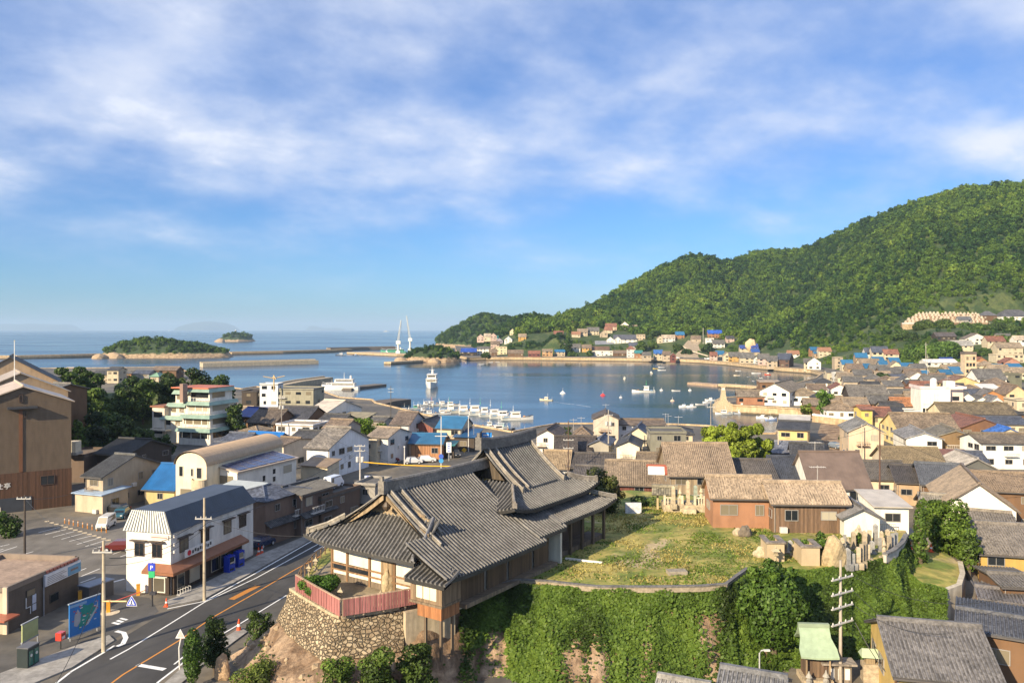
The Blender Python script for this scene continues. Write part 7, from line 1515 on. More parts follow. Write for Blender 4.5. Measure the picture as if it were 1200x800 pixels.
tree('dark wide conifer right behind the slim one', 251,67, GZ, 724,38,(.028,.055,.015), 'conifer', 'conifer', 42,80,.17, shape=lambda w, H: [((math.sin(k * 2.0) * w * .15, math.cos(k * 2) * w * .15, H * (.25 + .085 * k)),(w * .36 * (1.05 - .07 * k), w * .36 * (1.05 - .07 * k), H * .14)) for k in range(9)], trunk=.12)
tree('loose green shrub at the foot of the stone wall beside the kerb', 303,72, GZ, 712,40,(.06,.10,.02), 'shrub', 'shrub', 43,46,.2,10, crown_h=1)
tree('spreading low pine in the temple forecourt', 374,68.6, PZ, 675,46,(.06,.13,.018), 'pine_tree', 'pine tree', 44,110,.16, shape=lambda w, H: [((math.sin(k * 2.4) * w * .3, math.cos(k * 2.4) * w * .34, H * (.55 + .05 * (k % 4))),(w * .22, w * .22, H * .26)) for k in range(12)], trunk=.09)
tree('leafy bush on the rocky slope left of the concrete wall', 440,60.0, GZ + .4,756,60,(.07,.115,.02), 'bush', 'bush', 45,60,.2,12, crown_h=1)
tree('green bush with yellow tips under the temple side wing', 492,61.5, GZ + .6,745,52,(.065,.105,.02), 'bush', 'bush', 46,60,.2,12, crown_h=1)
tree('bright green weeds among the stones below the wall', 395,60.0, GZ + .8,765,60,(.10,.16,.025), 'shrub', 'shrub', 47,60,.18,10, crown_h=1)
tree('yellow-green weed clump at the bottom of the rocky slope', 300,62.5, GZ, 772,60,(.12,.16,.03), 'shrub', 'shrub', 48,60,.17,10, crown_h=1)
tree('fresh green bamboo bushes behind the pale brown roof', 425,219, GZ, 492,34,(.11,.19,.02), 'shrub', 'shrub', 49,12,.42,12, crown_h=1)
tree('green bushes right of the bamboo clump', 447,224, GZ, 494,14,(.07,.12,.02), 'shrub', 'shrub', 50,12,.42,6, crown_h=1)
tree('dark green bush between the teal shed and the blue lean-to', 541,203, GZ, 512,26,(.04,.07,.018), 'shrub', 'shrub', 51,12,.4,8, crown_h=1)
tree('hedge on the left edge below the huge storehouse', 10,112, GZ, 598,40,(.06,.11,.02), 'hedge', 'hedge', 52,20,.3,8, crown_h=1)
tree('dark shore bush between the white gable and the pyramid roof', 665,212, GZ, 500,14,(.04,.08,.018), 'shrub', 'shrub', 53,10,.4,6, crown_h=1)
tree('shrubs in front of the white quay house on the far shore', 569,800, GZ, 413.5,14, MG, 'shrub', 'shrub', 54,1.6,1.3,7, crown_h=1)
for i, (px, Y, yt, w, c, lb) in enumerate([(752,858,400,16, LG, 'pale green round tree left of the blue-roofed cream quay house'),(764,868,399,14, LG, 'green tree right of the pale green round tree on the far quay'),(805,835,409,14, DG, 'dark tree at the foot of the rock slope'),(828,830,403,18,(.04,.075,.02), 'dark green tree bank right of the rock slope'),(672,862,413,14, MG, 'green bush mound on the far quay left of the white wall'),(886,770,418,7, LG, 'small green tree on the curving quay'),(873,780,420,5, LG, 'tiny green bush left of the small quay tree'),(691,855,410.5,9, MG, 'low bush behind the white quay wall'),(796,850,404,18, LG, 'garden tree above the dark red quay house'),(822,872,398,16, MG, 'hedge tree above the rock slope'),(664,870,403,20, DG, 'dark bluff tree over the brown quay house'),(768,905,388,14, DG, 'very dark gully tree at the right of the far hamlet'),(761,900,394,12, DG, 'dark tree below the very dark gully tree'),(1098,560,408,60,(.075,.14,.02), 'wide bright green thicket on the slope left of the tower'),(1062,580,411,40,(.085,.15,.022), 'pale green thicket at the left of the wide one'),(1120,575,403,24,(.05,.10,.02), 'round dark bush beside the cream slope house'),(1150,545,410,22, MG, 'green bush above the orange brick house'),(1172,640,382,40,(.06,.10,.022), 'dark green trees under the cemetery temple'),(1135,650,384,40,(.07,.12,.022), 'mixed green trees below the cemetery wall'),(1095,660,382,50,(.09,.14,.025), 'light green scrub below the left of the cemetery wall'),(1062,640,390,36, MG, 'green scrub at the left foot of the cemetery terrace'),(1180,600,392,26,(.08,.13,.022), 'garden trees right of the white-gabled farmhouse')]):
 tree(lb, px, Y, g_at((px - 600) * Y / F, Y) - 1, yt, w, c, 'tree', 'tree', 60 + i, 1.5 if Y > 700 else 2.2,1.5 if Y > 700 else 1.2,10,.4, crown_h=.95)
# ================================================================== SMALL THINGS
def pole(label, px, py, ytop, z=GZ, arms=(.93,.82), tr=True, col=(.42,.38,.32), r=.17, name='utility_pole', rz=0.0, arml=1.8):
 p = at(px, py, z); H = zat(ytop, p.y) - z; t = thing(name, label, 'utility pole', p, rz)
 MB().tube([(0,0,-.5),(0,0, H)], r, 8, r * .62).build('pole', 'concrete', t, col)
 for f in arms:
  a = MB(); a.boxz(-arml / 2, arml / 2,-r - .09,-r * .7, H * f - .05, H * f + .05)
  for q in (-.9,-.3,.3,.9): a.lathe([(.05,.05),(.07,.12),(.03,.26)], 6,(q * arml / 2,-r - .04, H * f))
  a.build('crossarm', 'paint', t, (.52,.50,.46))
 if tr:
  for s in (-1,1): MB().lathe([(.02,0),(.26,.02),(.27,.8),(.1,.88),(.02,.9)], 10,(s * .42,-.1, H * .72)).build('transformer', 'paint', t, (.55,.54,.52))
  b = MB(); b.boxz(-.5,.5,-.12,.12, H * .72 - .12, H * .72 - .003); b.build('bracket', 'paint', t, (.3,.3,.3))
 return p, H
def wire(label, a, b, sag=.5, r=.022, col=(.03,.03,.03), name='power_line'):
 a, b = Vector(a), Vector(b); n = 10; pts = [a.lerp(b, k / n) - Vector((0,0, sag * 4 * (k / n) * (1 - k / n))) for k in range(n + 1)]
 o = MB().tube([p - a for p in pts], r, 4).build(name, 'paint', None, col, loc=a); return tag(o, label, 'cable')
P1, H1 = pole('tan concrete pole on the near pavement carrying the crossing sign', 121.5,763,633, arms=(.9,), tr=False, r=.2, col=(.50,.42,.30))
P2, H2 = pole('tall concrete pole in front of the white corner shop', 239.5,703,583, arms=(.80,), tr=False, r=.19, col=(.48,.40,.29))
P3, H3 = pole('dark wooden pole at the edge of the parking lot', 29,656,580, arms=(.95,), tr=False, r=.16, col=(.07,.055,.045))
P4, H4 = pole('bleached utility pole with many crossarms before the ivy cliff', 985,802,656, arms=(.86,.74,.63,.50), tr=False, r=.15, col=(.44,.38,.31), arml=2.7, rz=.55)
P5, H5 = pole('rusty brown pole towering beside the white flat-roofed block', 1031,625,496, z=6.5, arms=(), tr=False, r=.13, col=(.12,.065,.045))
P6, H6 = pole('utility pole with white transformers behind the front temple ridge', 422,592,521, arms=(.98,.90), col=(.5,.46,.42))
P7, H7 = pole('pole with stacked transformers before the low white flat house', 330,520,463, arms=(.95,.85), col=(.26,.23,.2))
P8, H8 = pole('brown wooden pole behind the right end of the hall', 666,573,493, z=4, arms=(.72,.60), tr=False, r=.13, col=(.12,.08,.06))
P9, H9 = pole('utility pole with white boxes beside the grey gable cottage', 713,545,480, arms=(.9,), col=(.4,.36,.3))
P10, H10 = pole('slim pole standing on the roofs left of the ginkgo tree', 833,540,470, arms=(.9,), tr=False, r=.13, col=(.36,.3,.24))
P11, H11 = pole('pale pole right of the ginkgo tree', 912,548,505, arms=(), tr=False, r=.14, col=(.55,.48,.38))
P12, H12 = pole('pale pole in front of the beige two-storey house', 1010,540,497, arms=(), tr=False, r=.13, col=(.56,.47,.36))
P13, H13 = pole('slim dark pole at the dark stubby pier', 458,488,452, arms=(.9,.8), tr=False, r=.16, col=(.1,.09,.08))
for px, yb, yt, lb in [(549,529,488, 'white forked street lamp post left of the blue road sign'),(555,528,497, 'second white post beside the forked lamp post'),(517,549,488, 'tall white pole with round signs by the harbour street'),(474,545,524, 'short white post beside the parked cars')]:
 p = at(px, yb, GZ); H = zat(yt, p.y) - GZ; t = thing('street_post', lb, 'post', p); MB().tube([(0,0,0),(0,0, H)], .13,6,.09).build('pole', 'paint', t, (.66,.64,.6))
 if px == 517:
  BX(-1.3,1.3,-.08,.08, H * .62, H * .62 + .16).build('arm', 'paint', t, (.6,.58,.55))
  for z, c in ((2.6,(.05,.12,.5)),(1.7,(.05,.3,.6))): MB().lathe([(.0,-.03),(.5,-.03),(.5,.03),(.0,.03)], 14).build('round_sign', 'paint', t, c, loc=(0,-.16, z)).rotation_euler = (R(90),0,0)
 else: MB().lathe([(.02, H),(.2, H + .05),(.2, H + .2),(.02, H + .3)], 8).build('cap', 'paint', t, (.7,.7,.68))
P14, H14 = pole('utility pole among the blue roofs of the right town', 1087,452,415, z=5, arms=(.9,), tr=False, r=.16)
P15, H15 = pole('thin pole at the thicket above the blue roofs', 1085,428,401, z=10, arms=(.9,), tr=False, r=.2, col=(.5,.46,.4))
P16, H16 = pole('pole on the far slope beside the white block house', 824,402,384, z=18, arms=(.9,), tr=False, r=.25, col=(.6,.56,.5))
P17, H17 = pole('pole in front of the black hip-roofed beach house', 975,462,436, arms=(.9,), tr=False, r=.16)
T_ = lambda p, H, f, x=0: Vector((p.x + x, p.y, p.z + H * f))
for lb, a, b, s, r in [('black cable from the crossing-sign pole to the corner shop pole', T_(P1, H1,.9), T_(P2, H2,.80),.9,.03),('second black cable between the two street poles', T_(P1, H1,.84,.5), T_(P2, H2,.76,.4),1.0,.03),('cable from the street pole into the parking lot pole', T_(P1, H1,.92), T_(P3, H3,.95),1.0,.025),
  ('drooping cable from the crossing-sign pole to the bottom left corner', T_(P1, H1,.66), at(66,800,3.2),.5,.03),('blue-green cable from the bleached pole to the bottom edge', T_(P4, H4,.50,1.2), at(1064,812,4),.7,.04),('black wire from the bleached pole to the foreground house', T_(P4, H4,.63,1.2), at(1110,742,9.0),.7,.022),('upper black wire from the bleached pole to the yellow house', T_(P4, H4,.86,1.2), at(1180,700,10),1.2,.022),('lower black wire from the bleached pole across the ivy', T_(P4, H4,.74,1.2), at(1120,768,6.5),.8,.022),
  ('thin wire along the house roofs behind the temple', T_(P8, H8,.72), T_(P9, H9,.9),.8,.02),('thin wire from the transformers to the corner shop', T_(P6, H6,.98), T_(P2, H2,.84),1.3,.022),('thin wire from the white transformers to the flat house pole', T_(P6, H6,.9), T_(P7, H7,.95),1.6,.022),('long wire from the flat house pole to the pier pole', T_(P7, H7,.85), T_(P13, H13,.9),1.6,.02),('wire from the cottage pole to the ginkgo pole', T_(P9, H9,.9), T_(P10, H10,.9),1.2,.018)]: wire(lb, a, b, s, r)
for lb, a, b, s_ in [('wire from the corner shop pole up the street to the transformers', T_(P2, H2,.76,.4), T_(P6, H6,.9),1.4),('third cable between the two street poles', T_(P1, H1,.78), T_(P2, H2,.70),1.1),('wire from the shop pole across the road to the temple eave', T_(P2, H2,.8), at(366,628,12.2),.6),('wire from the white transformers to the white post by the harbour street', T_(P6, H6,.94), at(517,549,11.5),1.0),('wire from the cottage pole to the beige-house pole', T_(P9, H9,.9), T_(P12, H12,.97),2.0),('wire from the ginkgo pole to the pale pole', T_(P10, H10,.9), T_(P11, H11,.97),.9),('wire from the brown pole over the roofs to the pale pole', T_(P5, H5,.97), T_(P11, H11,.9),1.5),('wire from the brown pole towards the right edge', T_(P5, H5,.92), at(1215,560,12),1.2),('wire from the beige-house pole to the blue-roof pole', T_(P12, H12,.95), T_(P14, H14,.9),2.2),('wire from the parking lot pole to the beige house', T_(P3, H3,.95), at(112,566,8.5),.8)]: wire(lb, a, b, s_, .02)
wire('yellow sleeved cable stretched above the harbour street', at(424,541,7.6), at(537,546,7.6),.25,.10,(.75,.42,.02), 'sleeved_cable')
def plate(par, name, pts, y, th, col, mat='paint'):
 mb = MB(); n = len(pts); mb.add([(x, y, z) for x, z in pts] + [(x, y + th, z) for x, z in pts], [tuple(range(n)), tuple(range(n, 2 * n))[::-1]] + [(i, n + i, n + (i + 1) % n, (i + 1) % n) for i in range(n)]); return mb.build(name, mat, par, col)
def street_signs():
 z = zat(703, P1.y); t = thing('crossing_sign', 'blue and white triangular pedestrian crossing sign on a long arm', 'road sign', (P1.x, P1.y - .25,0)); w = 2.7
 MB().tube([(0,0, z),(w - .5,0, z)], .07,6).build('arm', 'paint', t, (.62,.45,.2))
 for y, k, c in ((-.12,1.0,(.75,.75,.76)),(-.15,.86,(.03,.07,.55))): plate(t, 'sign_plate' if k == 1 else 'sign_face', [(w - .48 * k, z - .40 * k),(w + .48 * k, z - .40 * k),(w + .38 * k, z - .05 * k),(w, z + .55 * k),(w - .38 * k, z - .05 * k)], y, .025, c)
 plate(t, 'sign_triangle', [(w - .30, z - .26),(w + .30, z - .26),(w, z + .32)], -.175,.02,(.75,.75,.76)); f = MB(); f.box((w, -.19, z + .10),(.09,.02,.09)); f.box((w, -.19, z - .05),(.07,.02,.22)); f.box((w - .06,-.19, z - .19),(.05,.02,.16),0,('Y', .5)); f.box((w + .06,-.19, z - .19),(.05,.02,.16),0,('Y', -.5)); f.build('walker_pictogram', 'paint', t, (.02,.03,.2))
 p = at(178.5,710, GZ); H = zat(659, p.y) - GZ; t = thing('parking_sign', 'black post with blue parking sign and green sign at the corner', 'sign', p); MB().tube([(0,0,0),(0,0, H)], .08,6).build('post', 'paint', t, (.04,.04,.045))
 BX(-.36,.36,-.2,-.085, H - .8, H).build('sign_board', 'paint', t, (.03,.06,.55)); c = bpy.data.curves.new('lettering', 'FONT'); c.body = 'P'; c.size = .62; c.extrude = .008; c.align_x = 'CENTER'; o = text_mesh(c, t, (.8,.8,.8),(0,-.21, H - .66)); o.rotation_euler = (R(90),0,0)
 BX(-.32,.32,-.2,-.085, H - 1.5, H - .85).build('sign_board', 'paint', t, (.03,.42,.16)); BX(-.18,.45,-.3,.1, H - 3.3, H - 3.0).build('lamp_arm', 'paint', t, (.04,.04,.05))
 p = at(210.5,784, GZ); H = zat(742, p.y) - GZ; t = thing('road_sign', 'white bent post with triangular warning sign beside the kerb', 'road sign', p); MB().tube([(0,0,0),(-.05,0, H * .6),(.1,0, H * .85),(.1,0, H)], .055,6).build('post', 'paint', t, (.74,.72,.68))
 plate(t, 'sign_plate', [(-.32, H - .35),(.52, H - .35),(.1, H + .45)], -.11,.03,(.72,.72,.72)); plate(t, 'sign_face', [(-.18, H - .26),(.38, H - .26),(.1, H + .27)], -.13,.018,(.50,.47,.42))
 p = at(563,545, GZ); t = thing('direction_sign', 'blue rectangular road direction sign above the temple roof', 'road sign', atY(565,195, GZ)); z = zat(515,195) - GZ; w = 2.35; MB().tube([(2.6,0.15,0),(2.6,.15, z + 1)], .14,6).build('post', 'paint', t, (.6,.6,.6)); BX(-w, w, -.05,.05, z, z + 1.75).build('sign_plate', 'paint', t, (.02,.25,.70)); q = MB()
 for x, zz, ww, hh in ((-1.2,1.1,1.2,.32),(.9,1.15,1.3,.3),(-1.3,.5,.25,.8),(.4,.55,.5,.22),(1.4,.55,.6,.22)): q.box((x, -.07, z + zz),(ww, .02, hh))
 q.build('sign_lettering', 'paint', t, (.75,.76,.78))
 for px, yb, y0, y1, w, c, lb in [(526,540,518,530,.55,(.78,.78,.76), 'tall white shop banner sign by the harbour street'),(431,582,557,570,.55,(.62,.68,.82), 'white hanging sign with blue letters beside the street')]:
  p = at(px, yb, GZ); t = thing('banner_sign', lb, 'sign', p); MB().tube([(.0,.08,0),(0,.08, zat(y0, p.y) - GZ)], .07,6).build('post', 'paint', t, (.5,.5,.5)); f = BX(-w, w, -.06,0, zat(y1, p.y) - GZ, zat(y0, p.y) - GZ).build('sign_board', 'paint', t, c); g = MB()
  for k in range(4): z = (zat(y1, p.y) - GZ) + .25 + k * (zat(y0, p.y) - zat(y1, p.y)) / 4.3; g.boxz(-.2,.2,-.08,-.063, z, z + .28)
  g.build('sign_lettering', 'paint', f, (.10,.16,.5))
 t = thing('diamond_sign', 'small yellow diamond road sign by the harbour street', 'road sign', atY(544,185, GZ)); z = zat(527,185) - GZ; MB().tube([(0,0,0),(0,0, z)], .05,6).build('post', 'paint', t, (.5,.5,.5)); MB().box((0,-.08, z),(.85,.04,.85),0,('Y', R(45))).build('sign_plate', 'paint', t, (.80,.45,.02))
street_signs()
def dark_block():
 """The building in the shade at the bottom left with its boards."""
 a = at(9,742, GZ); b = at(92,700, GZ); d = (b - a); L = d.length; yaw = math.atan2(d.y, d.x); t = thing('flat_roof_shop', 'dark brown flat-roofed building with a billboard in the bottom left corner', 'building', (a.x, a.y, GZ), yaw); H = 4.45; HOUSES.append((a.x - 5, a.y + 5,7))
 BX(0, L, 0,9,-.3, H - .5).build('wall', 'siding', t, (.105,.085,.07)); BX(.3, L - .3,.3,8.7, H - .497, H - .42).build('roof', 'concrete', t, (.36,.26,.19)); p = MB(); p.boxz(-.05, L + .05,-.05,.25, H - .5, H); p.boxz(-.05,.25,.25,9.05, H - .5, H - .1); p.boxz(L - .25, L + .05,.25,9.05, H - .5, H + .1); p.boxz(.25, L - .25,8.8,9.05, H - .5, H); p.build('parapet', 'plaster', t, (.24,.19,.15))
 BX(-.25,-.053,-.1,.35,-.3, H).build('corner_pier', 'plaster', t, (.66,.54,.40)); BX(-.2,-.003,.4,8.8,-.3, H - .6).build('front_wall', 'plaster', t, (.55,.44,.32))
 s = BX(L * .47, L + .05,-.24,-.055, H - 1.55, H - .35).build('billboard', 'paint', t, (.62,.65,.70)); BX(L * .80, L + .03,-.26,-.243, H - 1.5, H - .55).build('billboard_picture', 'paint', s, (.09,.28,.48)); MB().box((L * .9,-.27, H - 1.0),(1.2,.012,.22),0).build('boat_picture', 'paint', s, (.16,.13,.14)); q = MB()
 for k in range(5): q.boxz(L * .50, L * .78 - (k % 3) * .35,-.252,-.243, H - 1.4 + k * .17, H - 1.34 + k * .17)
 q.build('sign_lettering', 'paint', s, (.18,.18,.2)); h = MB()
 for k in range(9): h.boxz(L * .50 + k * .54, L * .50 + k * .54 + .40,-.16,-.056, H - .30, H - .02)
 h.build('name_lettering', 'paint', t, (.30,.10,.08))
 for x, z, w, hh in ((3.0,2.6,1.2,.7),(6.0,2.9,1.1,.5),(8.6,2.9,1.2,.5),(6.4,.9,1.3,.9)): f = BX(x - w / 2, x + w / 2,-.07,-.003, z, z + hh).build('window', 'paint', t, (.05,.045,.04)); BX(x - w / 2 + .08, x + w / 2 - .08,-.09,-.073, z + .08, z + hh - .08).build('pane', 'glass', f)
 MB().tube([(4.75,-.12,-.2),(4.75,-.12, H - .5)], .07,6).build('downpipe', 'paint', t, (.3,.3,.32)); MB().tube([(2.3,-.1,2.6),(2.3,-.1,1.6),(2.9,-.1,1.6),(2.9,-.1,.9)], .05,6).build('white_pipe', 'paint', t, (.66,.66,.66))
 for z, hh in ((1.75,.85),(1.0,.65)): BX(3.25,3.75,-.06,-.003, z, z + hh).build('notice', 'paint', t, (.50,.55,.68))
 MB().sheet([(-1.9,-1.2,1.9),(.1,-1.2,1.9),(.1,6,2.15),(-1.9,6,2.15)], None, .15).build('awning', 'metal_roof', t, (.38,.12,.07))
 p = at(35,757, GZ); t = thing('notice_board', 'pale green notice board on posts before the dark building', 'notice board', p, yaw); BX(-1.0,1.0,-.05,.05,.75,2.3).build('board', 'paint', t, (.40,.44,.20)); f = MB(); f.boxz(-1.06,1.06,-.08,.08,2.303,2.4); f.boxz(-1.06,1.06,-.08,.08,.65,.747); f.build('frame', 'paint', t, (.3,.32,.34))
 for x in (-1.02,1.02): MB().tube([(x, 0.02,0),(x, .02,.65)], .05,6).build('post', 'paint', t, (.35,.36,.38))
 p = at(33,780, GZ); t = thing('phone_booth', 'black and green vending booth under the notice board', 'booth', p, yaw); BX(-.7,.7,-.5,.5,0,1.75).build('body', 'paint', t, (.02,.03,.03)); BX(-.72,.72,-.55,.55,1.753,1.85).build('roof', 'paint', t, (.12,.12,.13))
 for x in (-.32,.32): BX(x - .25, x + .25,-.54,-.503,.25,1.5).build('door_panel', 'gloss', t, (.02,.12,.09)); MB().lathe([(.0,0),(.13,0),(.13,.03),(.0,.03)], 10).build('round_mark', 'paint', t, (.6,.62,.6), loc=(x, -.545,1.1)).rotation_euler = (R(90),0,0)
 p = at(71,760, GZ); t = thing('mail_box', 'red round-topped mail box on a dark post', 'mail box', p, yaw); MB().tube([(0,0,0),(0,0,.85)], .06,6).build('post', 'paint', t, (.05,.05,.05)); BX(-.32,.32,-.28,.28,.853,1.55).build('box', 'gloss', t, (.55,.05,.03)); BX(-.22,.22,-.30,-.283,1.3,1.38).build('slot', 'rubber', t); BX(-.2,.2,-.295,-.283,.95,1.2).build('label_plate', 'paint', t, (.7,.68,.66))
 a = at(81,752, GZ); b = at(117,738, GZ); d = b - a; w = d.length; yaw = math.atan2(d.y, d.x); t = thing('map_board', 'large blue town map board with green land and red labels', 'map board', (a.x, a.y, GZ), yaw); h0, h1 = .45,3.45
 BX(0, w, -.05,.05, h0, h1).build('board', 'paint', t, (.03,.19,.52)); rr = random.Random(2)
 plate(t, 'land_area', [(w * x, h0 + (h1 - h0) * z) for x, z in ((.30,.12),(.42,.22),(.55,.18),(.62,.30),(.80,.42),(.84,.66),(.74,.84),(.58,.80),(.44,.88),(.34,.72),(.40,.55),(.30,.40))], -.062,.01,(.02,.25,.22))
 plate(t, 'town_area', [(w * x, h0 + (h1 - h0) * z) for x, z in ((.14,.30),(.24,.24),(.34,.36),(.36,.60),(.26,.78),(.16,.62))], -.064,.01,(.36,.38,.42)); plate(t, 'road_area', [(w * x, h0 + (h1 - h0) * z) for x, z in ((.50,.18),(.60,.20),(.92,.62),(.93,.86),(.84,.62))], -.066,.01,(.45,.46,.5)); plate(t, 'title_strip', [(w * x, h0 + (h1 - h0) * z) for x, z in ((.02,.88),(.55,.88),(.55,.96),(.02,.96))], -.064,.01,(.25,.42,.62))
 q = MB(); r2 = MB()
 for k in range(26): x, z = rr.uniform(.08,.9), rr.uniform(.08,.88); (q if k % 2 else r2).box((w * x, -.072, h0 + (h1 - h0) * z),(rr.uniform(.12,.26),.008,.075))
 q.build('red_label', 'paint', t, (.5,.06,.05)); r2.build('white_label', 'paint', t, (.7,.7,.72))
 for x in (.2, w - .2): MB().tube([(x, .1,0),(x, .1, h1)], .06,6).build('post', 'paint', t, (.4,.4,.4))
 f = MB(); f.boxz(-.08, w + .08,-.08,.08, h0 - .1, h0 - .003); f.boxz(-.08, w + .08,-.08,.08, h1 + .003, h1 + .1); f.build('frame', 'paint', t, (.35,.4,.45))
dark_block()
def vending(px, py, label, yaw):
 t = thing('vending_machine', label, 'vending machine', at(px, py, GZ + .13), yaw, 'vending machines by the storefront'); BX(-.55,.55,-.4,.4,0,1.9).build('body', 'gloss', t, (.02,.05,.42)); BX(-.45,.30,-.43,-.403,.95,1.75).build('display', 'glass', t); BX(-.4,.25,-.425,-.403,.2,.42).build('slot', 'rubber', t); q = MB()
 q.boxz(-.42,.27,-.445,-.433,1.02,1.18)
 q.build('drink_label_print', 'paint', t, (.6,.5,.4)); BX(.35,.5,-.425,-.403,.9,1.5).build('coin_panel', 'paint', t, (.5,.52,.56))
sy = R(71.5)
vending(269,669, 'left blue vending machine by the brown storefront', sy); vending(280,663, 'right blue vending machine by the brown storefront', sy)
def cone(px, py, label, z=GZ, col=(.75,.10,.03), s=1.0):
 t = thing('traffic_cone', label, 'traffic cone', at(px, py, z)); BX(-.2 * s, .2 * s, -.2 * s, .2 * s, 0,.05).build('base', 'paint', t, col); MB().lathe([(.15 * s, .053),(.04 * s, .72 * s),(.0,.74 * s)], 10).build('cone', 'paint', t, col); MB().lathe([(.118 * s, .30 * s),(.085 * s, .45 * s)], 10).build('reflective_band', 'paint', t, (.75,.74,.72))
cone(280,739, 'red traffic cone on the kerb by the loose green shrub', s=1.6); cone(303,650, 'left red cone beside the corner shop', s=1.4); cone(307,648.5, 'right red cone beside the corner shop', s=1.4); cone(195,710, 'orange-red cone at the corner of the side street', s=1.2)
cone(1067,643, 'left red cone on the grass shelf path', 6.9, s=1.2); cone(1091,646, 'right red cone on the grass shelf path', 6.8, s=1.2)
for i, (px, py) in enumerate([(76,613),(81,614.3),(86,615.6),(91.5,616.6),(97,618),(102.5,619.3),(108,620.6),(113.5,621.8),(119,623),(124.5,624)]):
 lb = ['orange bollard nearest the beige house on the parking edge', 'orange bollard second from the beige house end', 'orange bollard third from the beige house end', 'orange bollard fourth from the beige house end', 'orange bollard fifth from the beige house end', 'orange bollard left of the white van', 'orange bollard in front of the white van', 'orange bollard right of the white van', 'orange bollard next to last towards the shop', 'orange bollard closest to the corner shop'][i]
 t = thing('bollard', lb, 'bollard', at(px, py, GZ),0, 'orange bollards along the parking lot'); MB().tube([(0,0,0),(0,0,.8)], .07,6).build('post', 'paint', t, (.62,.24,.04)); MB().lathe([(.085,.55),(.085,.68)], 8).build('reflective_band', 'paint', t, (.7,.68,.6))
for i in range(14):
 f = i / 13; px, py = 55 + 72 * f, 611 + 22 * f; o = BX(-.3,.3,-.08,.08,0,.14).build('wheel_stop', 'concrete', None, (.55,.47,.36), loc=at(px, py, GZ), rz=R(20)); tag(o, 'small pale concrete wheel stop in the row before the parking bays', 'wheel stop', 'wheel stops of the parking lot')
for px, py, lb in [(162,697, 'orange gate post beside the white shop wall'),(127,717, 'orange parking gate machine right of the map board'),(94,705, 'orange gate post left of the map board')]:
 t = thing('gate_post', lb, 'gate post', at(px, py, GZ), R(20)); BX(-.18,.18,-.18,.18,0,1.15).build('cabinet', 'paint', t, (.70,.33,.03)); BX(-.2,.2,-.2,.2,1.153,1.22).build('cap', 'paint', t, (.5,.25,.05))
 if px == 127: MB().tube([(.2,-.1,1.0),(3.4,.6,1.7)], .045,6).build('barrier_arm', 'paint', t, (.62,.1,.07)); MB().lathe([(.0,0),(.9,0),(.9,.04),(.0,.04)], 16,(.2,-.2,0)).build('base_plate', 'concrete', t, (.6,.5,.36))
# cars
def car(label, px, py, yaw, col, z=GZ, van=False, L=4.1, cat='car', name='parked_car', group=None):
 t = thing(name, label, cat, at(px, py, z), R(yaw), group); W2 = .74 if van else .82; H = 1.85 if van else 1.45
 prof = ([(-L / 2,.35),(-L / 2, H - .1),(-L / 2 + .15, H),(L * .28, H),(L * .42,1.0),(L / 2,.85),(L / 2,.3)] if van else [(-L / 2,.35),(-L / 2,.95),(-L * .40,1.0),(-L * .30, H),(L * .12, H),(L * .28,1.0),(L * .46,.88),(L / 2,.62),(L / 2,.3)])
 n = len(prof); rg = []
 for y, k in ((-W2,.9),(-W2 * .96,1),(W2 * .96,1),(W2,.9)): rg.append([(x * (.985 if abs(y) == W2 else 1), y * (1 if z_ < 1.02 else .86),.3 + (z_ - .3) * (1 if abs(y) < W2 else .97)) for x, z_ in prof])
 MB().loft(rg).build('body', 'gloss', t, col); g = MB(); x0, x1 = (-L * .44, L * .26) if van else (-L * .27, L * .10)
 for s in (-1,1): g.add([(x0, s * (W2 * .93 + .015),1.02),(x1 + .2, s * (W2 * .93 + .015),1.02),(x1, s * (W2 * .855 + .02), H - .14),(x0 + .12, s * (W2 * .855 + .02), H - .14)], [(0,1,2,3)])
 g.build('side_window', 'glass', t); xf = (L * .425, L * .295) if van else (L * .285, L * .135)
 MB().add([(xf[0] + .02,-W2 * .8,1.03),(xf[0] + .02, W2 * .8,1.03),(xf[1] + .02, W2 * .74, H - .08),(xf[1] + .02,-W2 * .74, H - .08)], [(0,1,2,3)]).build('windscreen', 'glass', t); xr = (-L / 2 - .01,-L / 2 + .02) if van else (-L * .405 - .01,-L * .31 - .01)
 MB().add([(xr[0], -W2 * .78,1.06),(xr[0], W2 * .78,1.06),(xr[1], W2 * .72, H - .14),(xr[1], -W2 * .72, H - .14)], [(3,2,1,0)]).build('rear_window', 'glass', t)
 for x in (-L * .31, L * .31):
  for s in (-1,1):
   w = MB().lathe([(.05,-.1),(.31,-.1),(.33,0),(.31,.1),(.05,.1)], 14).build('wheel', 'rubber', t, None, loc=(x, s * W2 * .95,.32)); w.rotation_euler = (R(90),0,0); MB().lathe([(.0,-.115),(.2,-.112),(.2,.112),(.0,.115)], 10).build('rim', 'paint', w, (.5,.5,.52))
 for s in (-1,1): MB().box((L / 2 + .005, s * W2 * .7,.72),(.05,.3,.14)).build('headlight', 'gloss', t, (.75,.75,.72)); MB().box((-L / 2 - .005, s * W2 * .78,.82),(.05,.16,.24)).build('tail_light', 'gloss', t, (.4,.03,.02))
 MB().box((L / 2 + .01,0,.42),(.06, W2 * 1.5,.16)).build('bumper', 'paint', t, (.08,.08,.085))
car('white van parked facing the camera by the orange bollards', 124.5,618,-84,(.76,.74,.70), van=True, L=3.9); car('dark red car parked beside the white shop wall', 140,645,184,(.10,.012,.01)); car('black car in front of the shuttered beige house', 137,600,165,(.015,.016,.018)); car('teal blue car half hidden behind the white van', 142,606,-80,(.02,.09,.13))
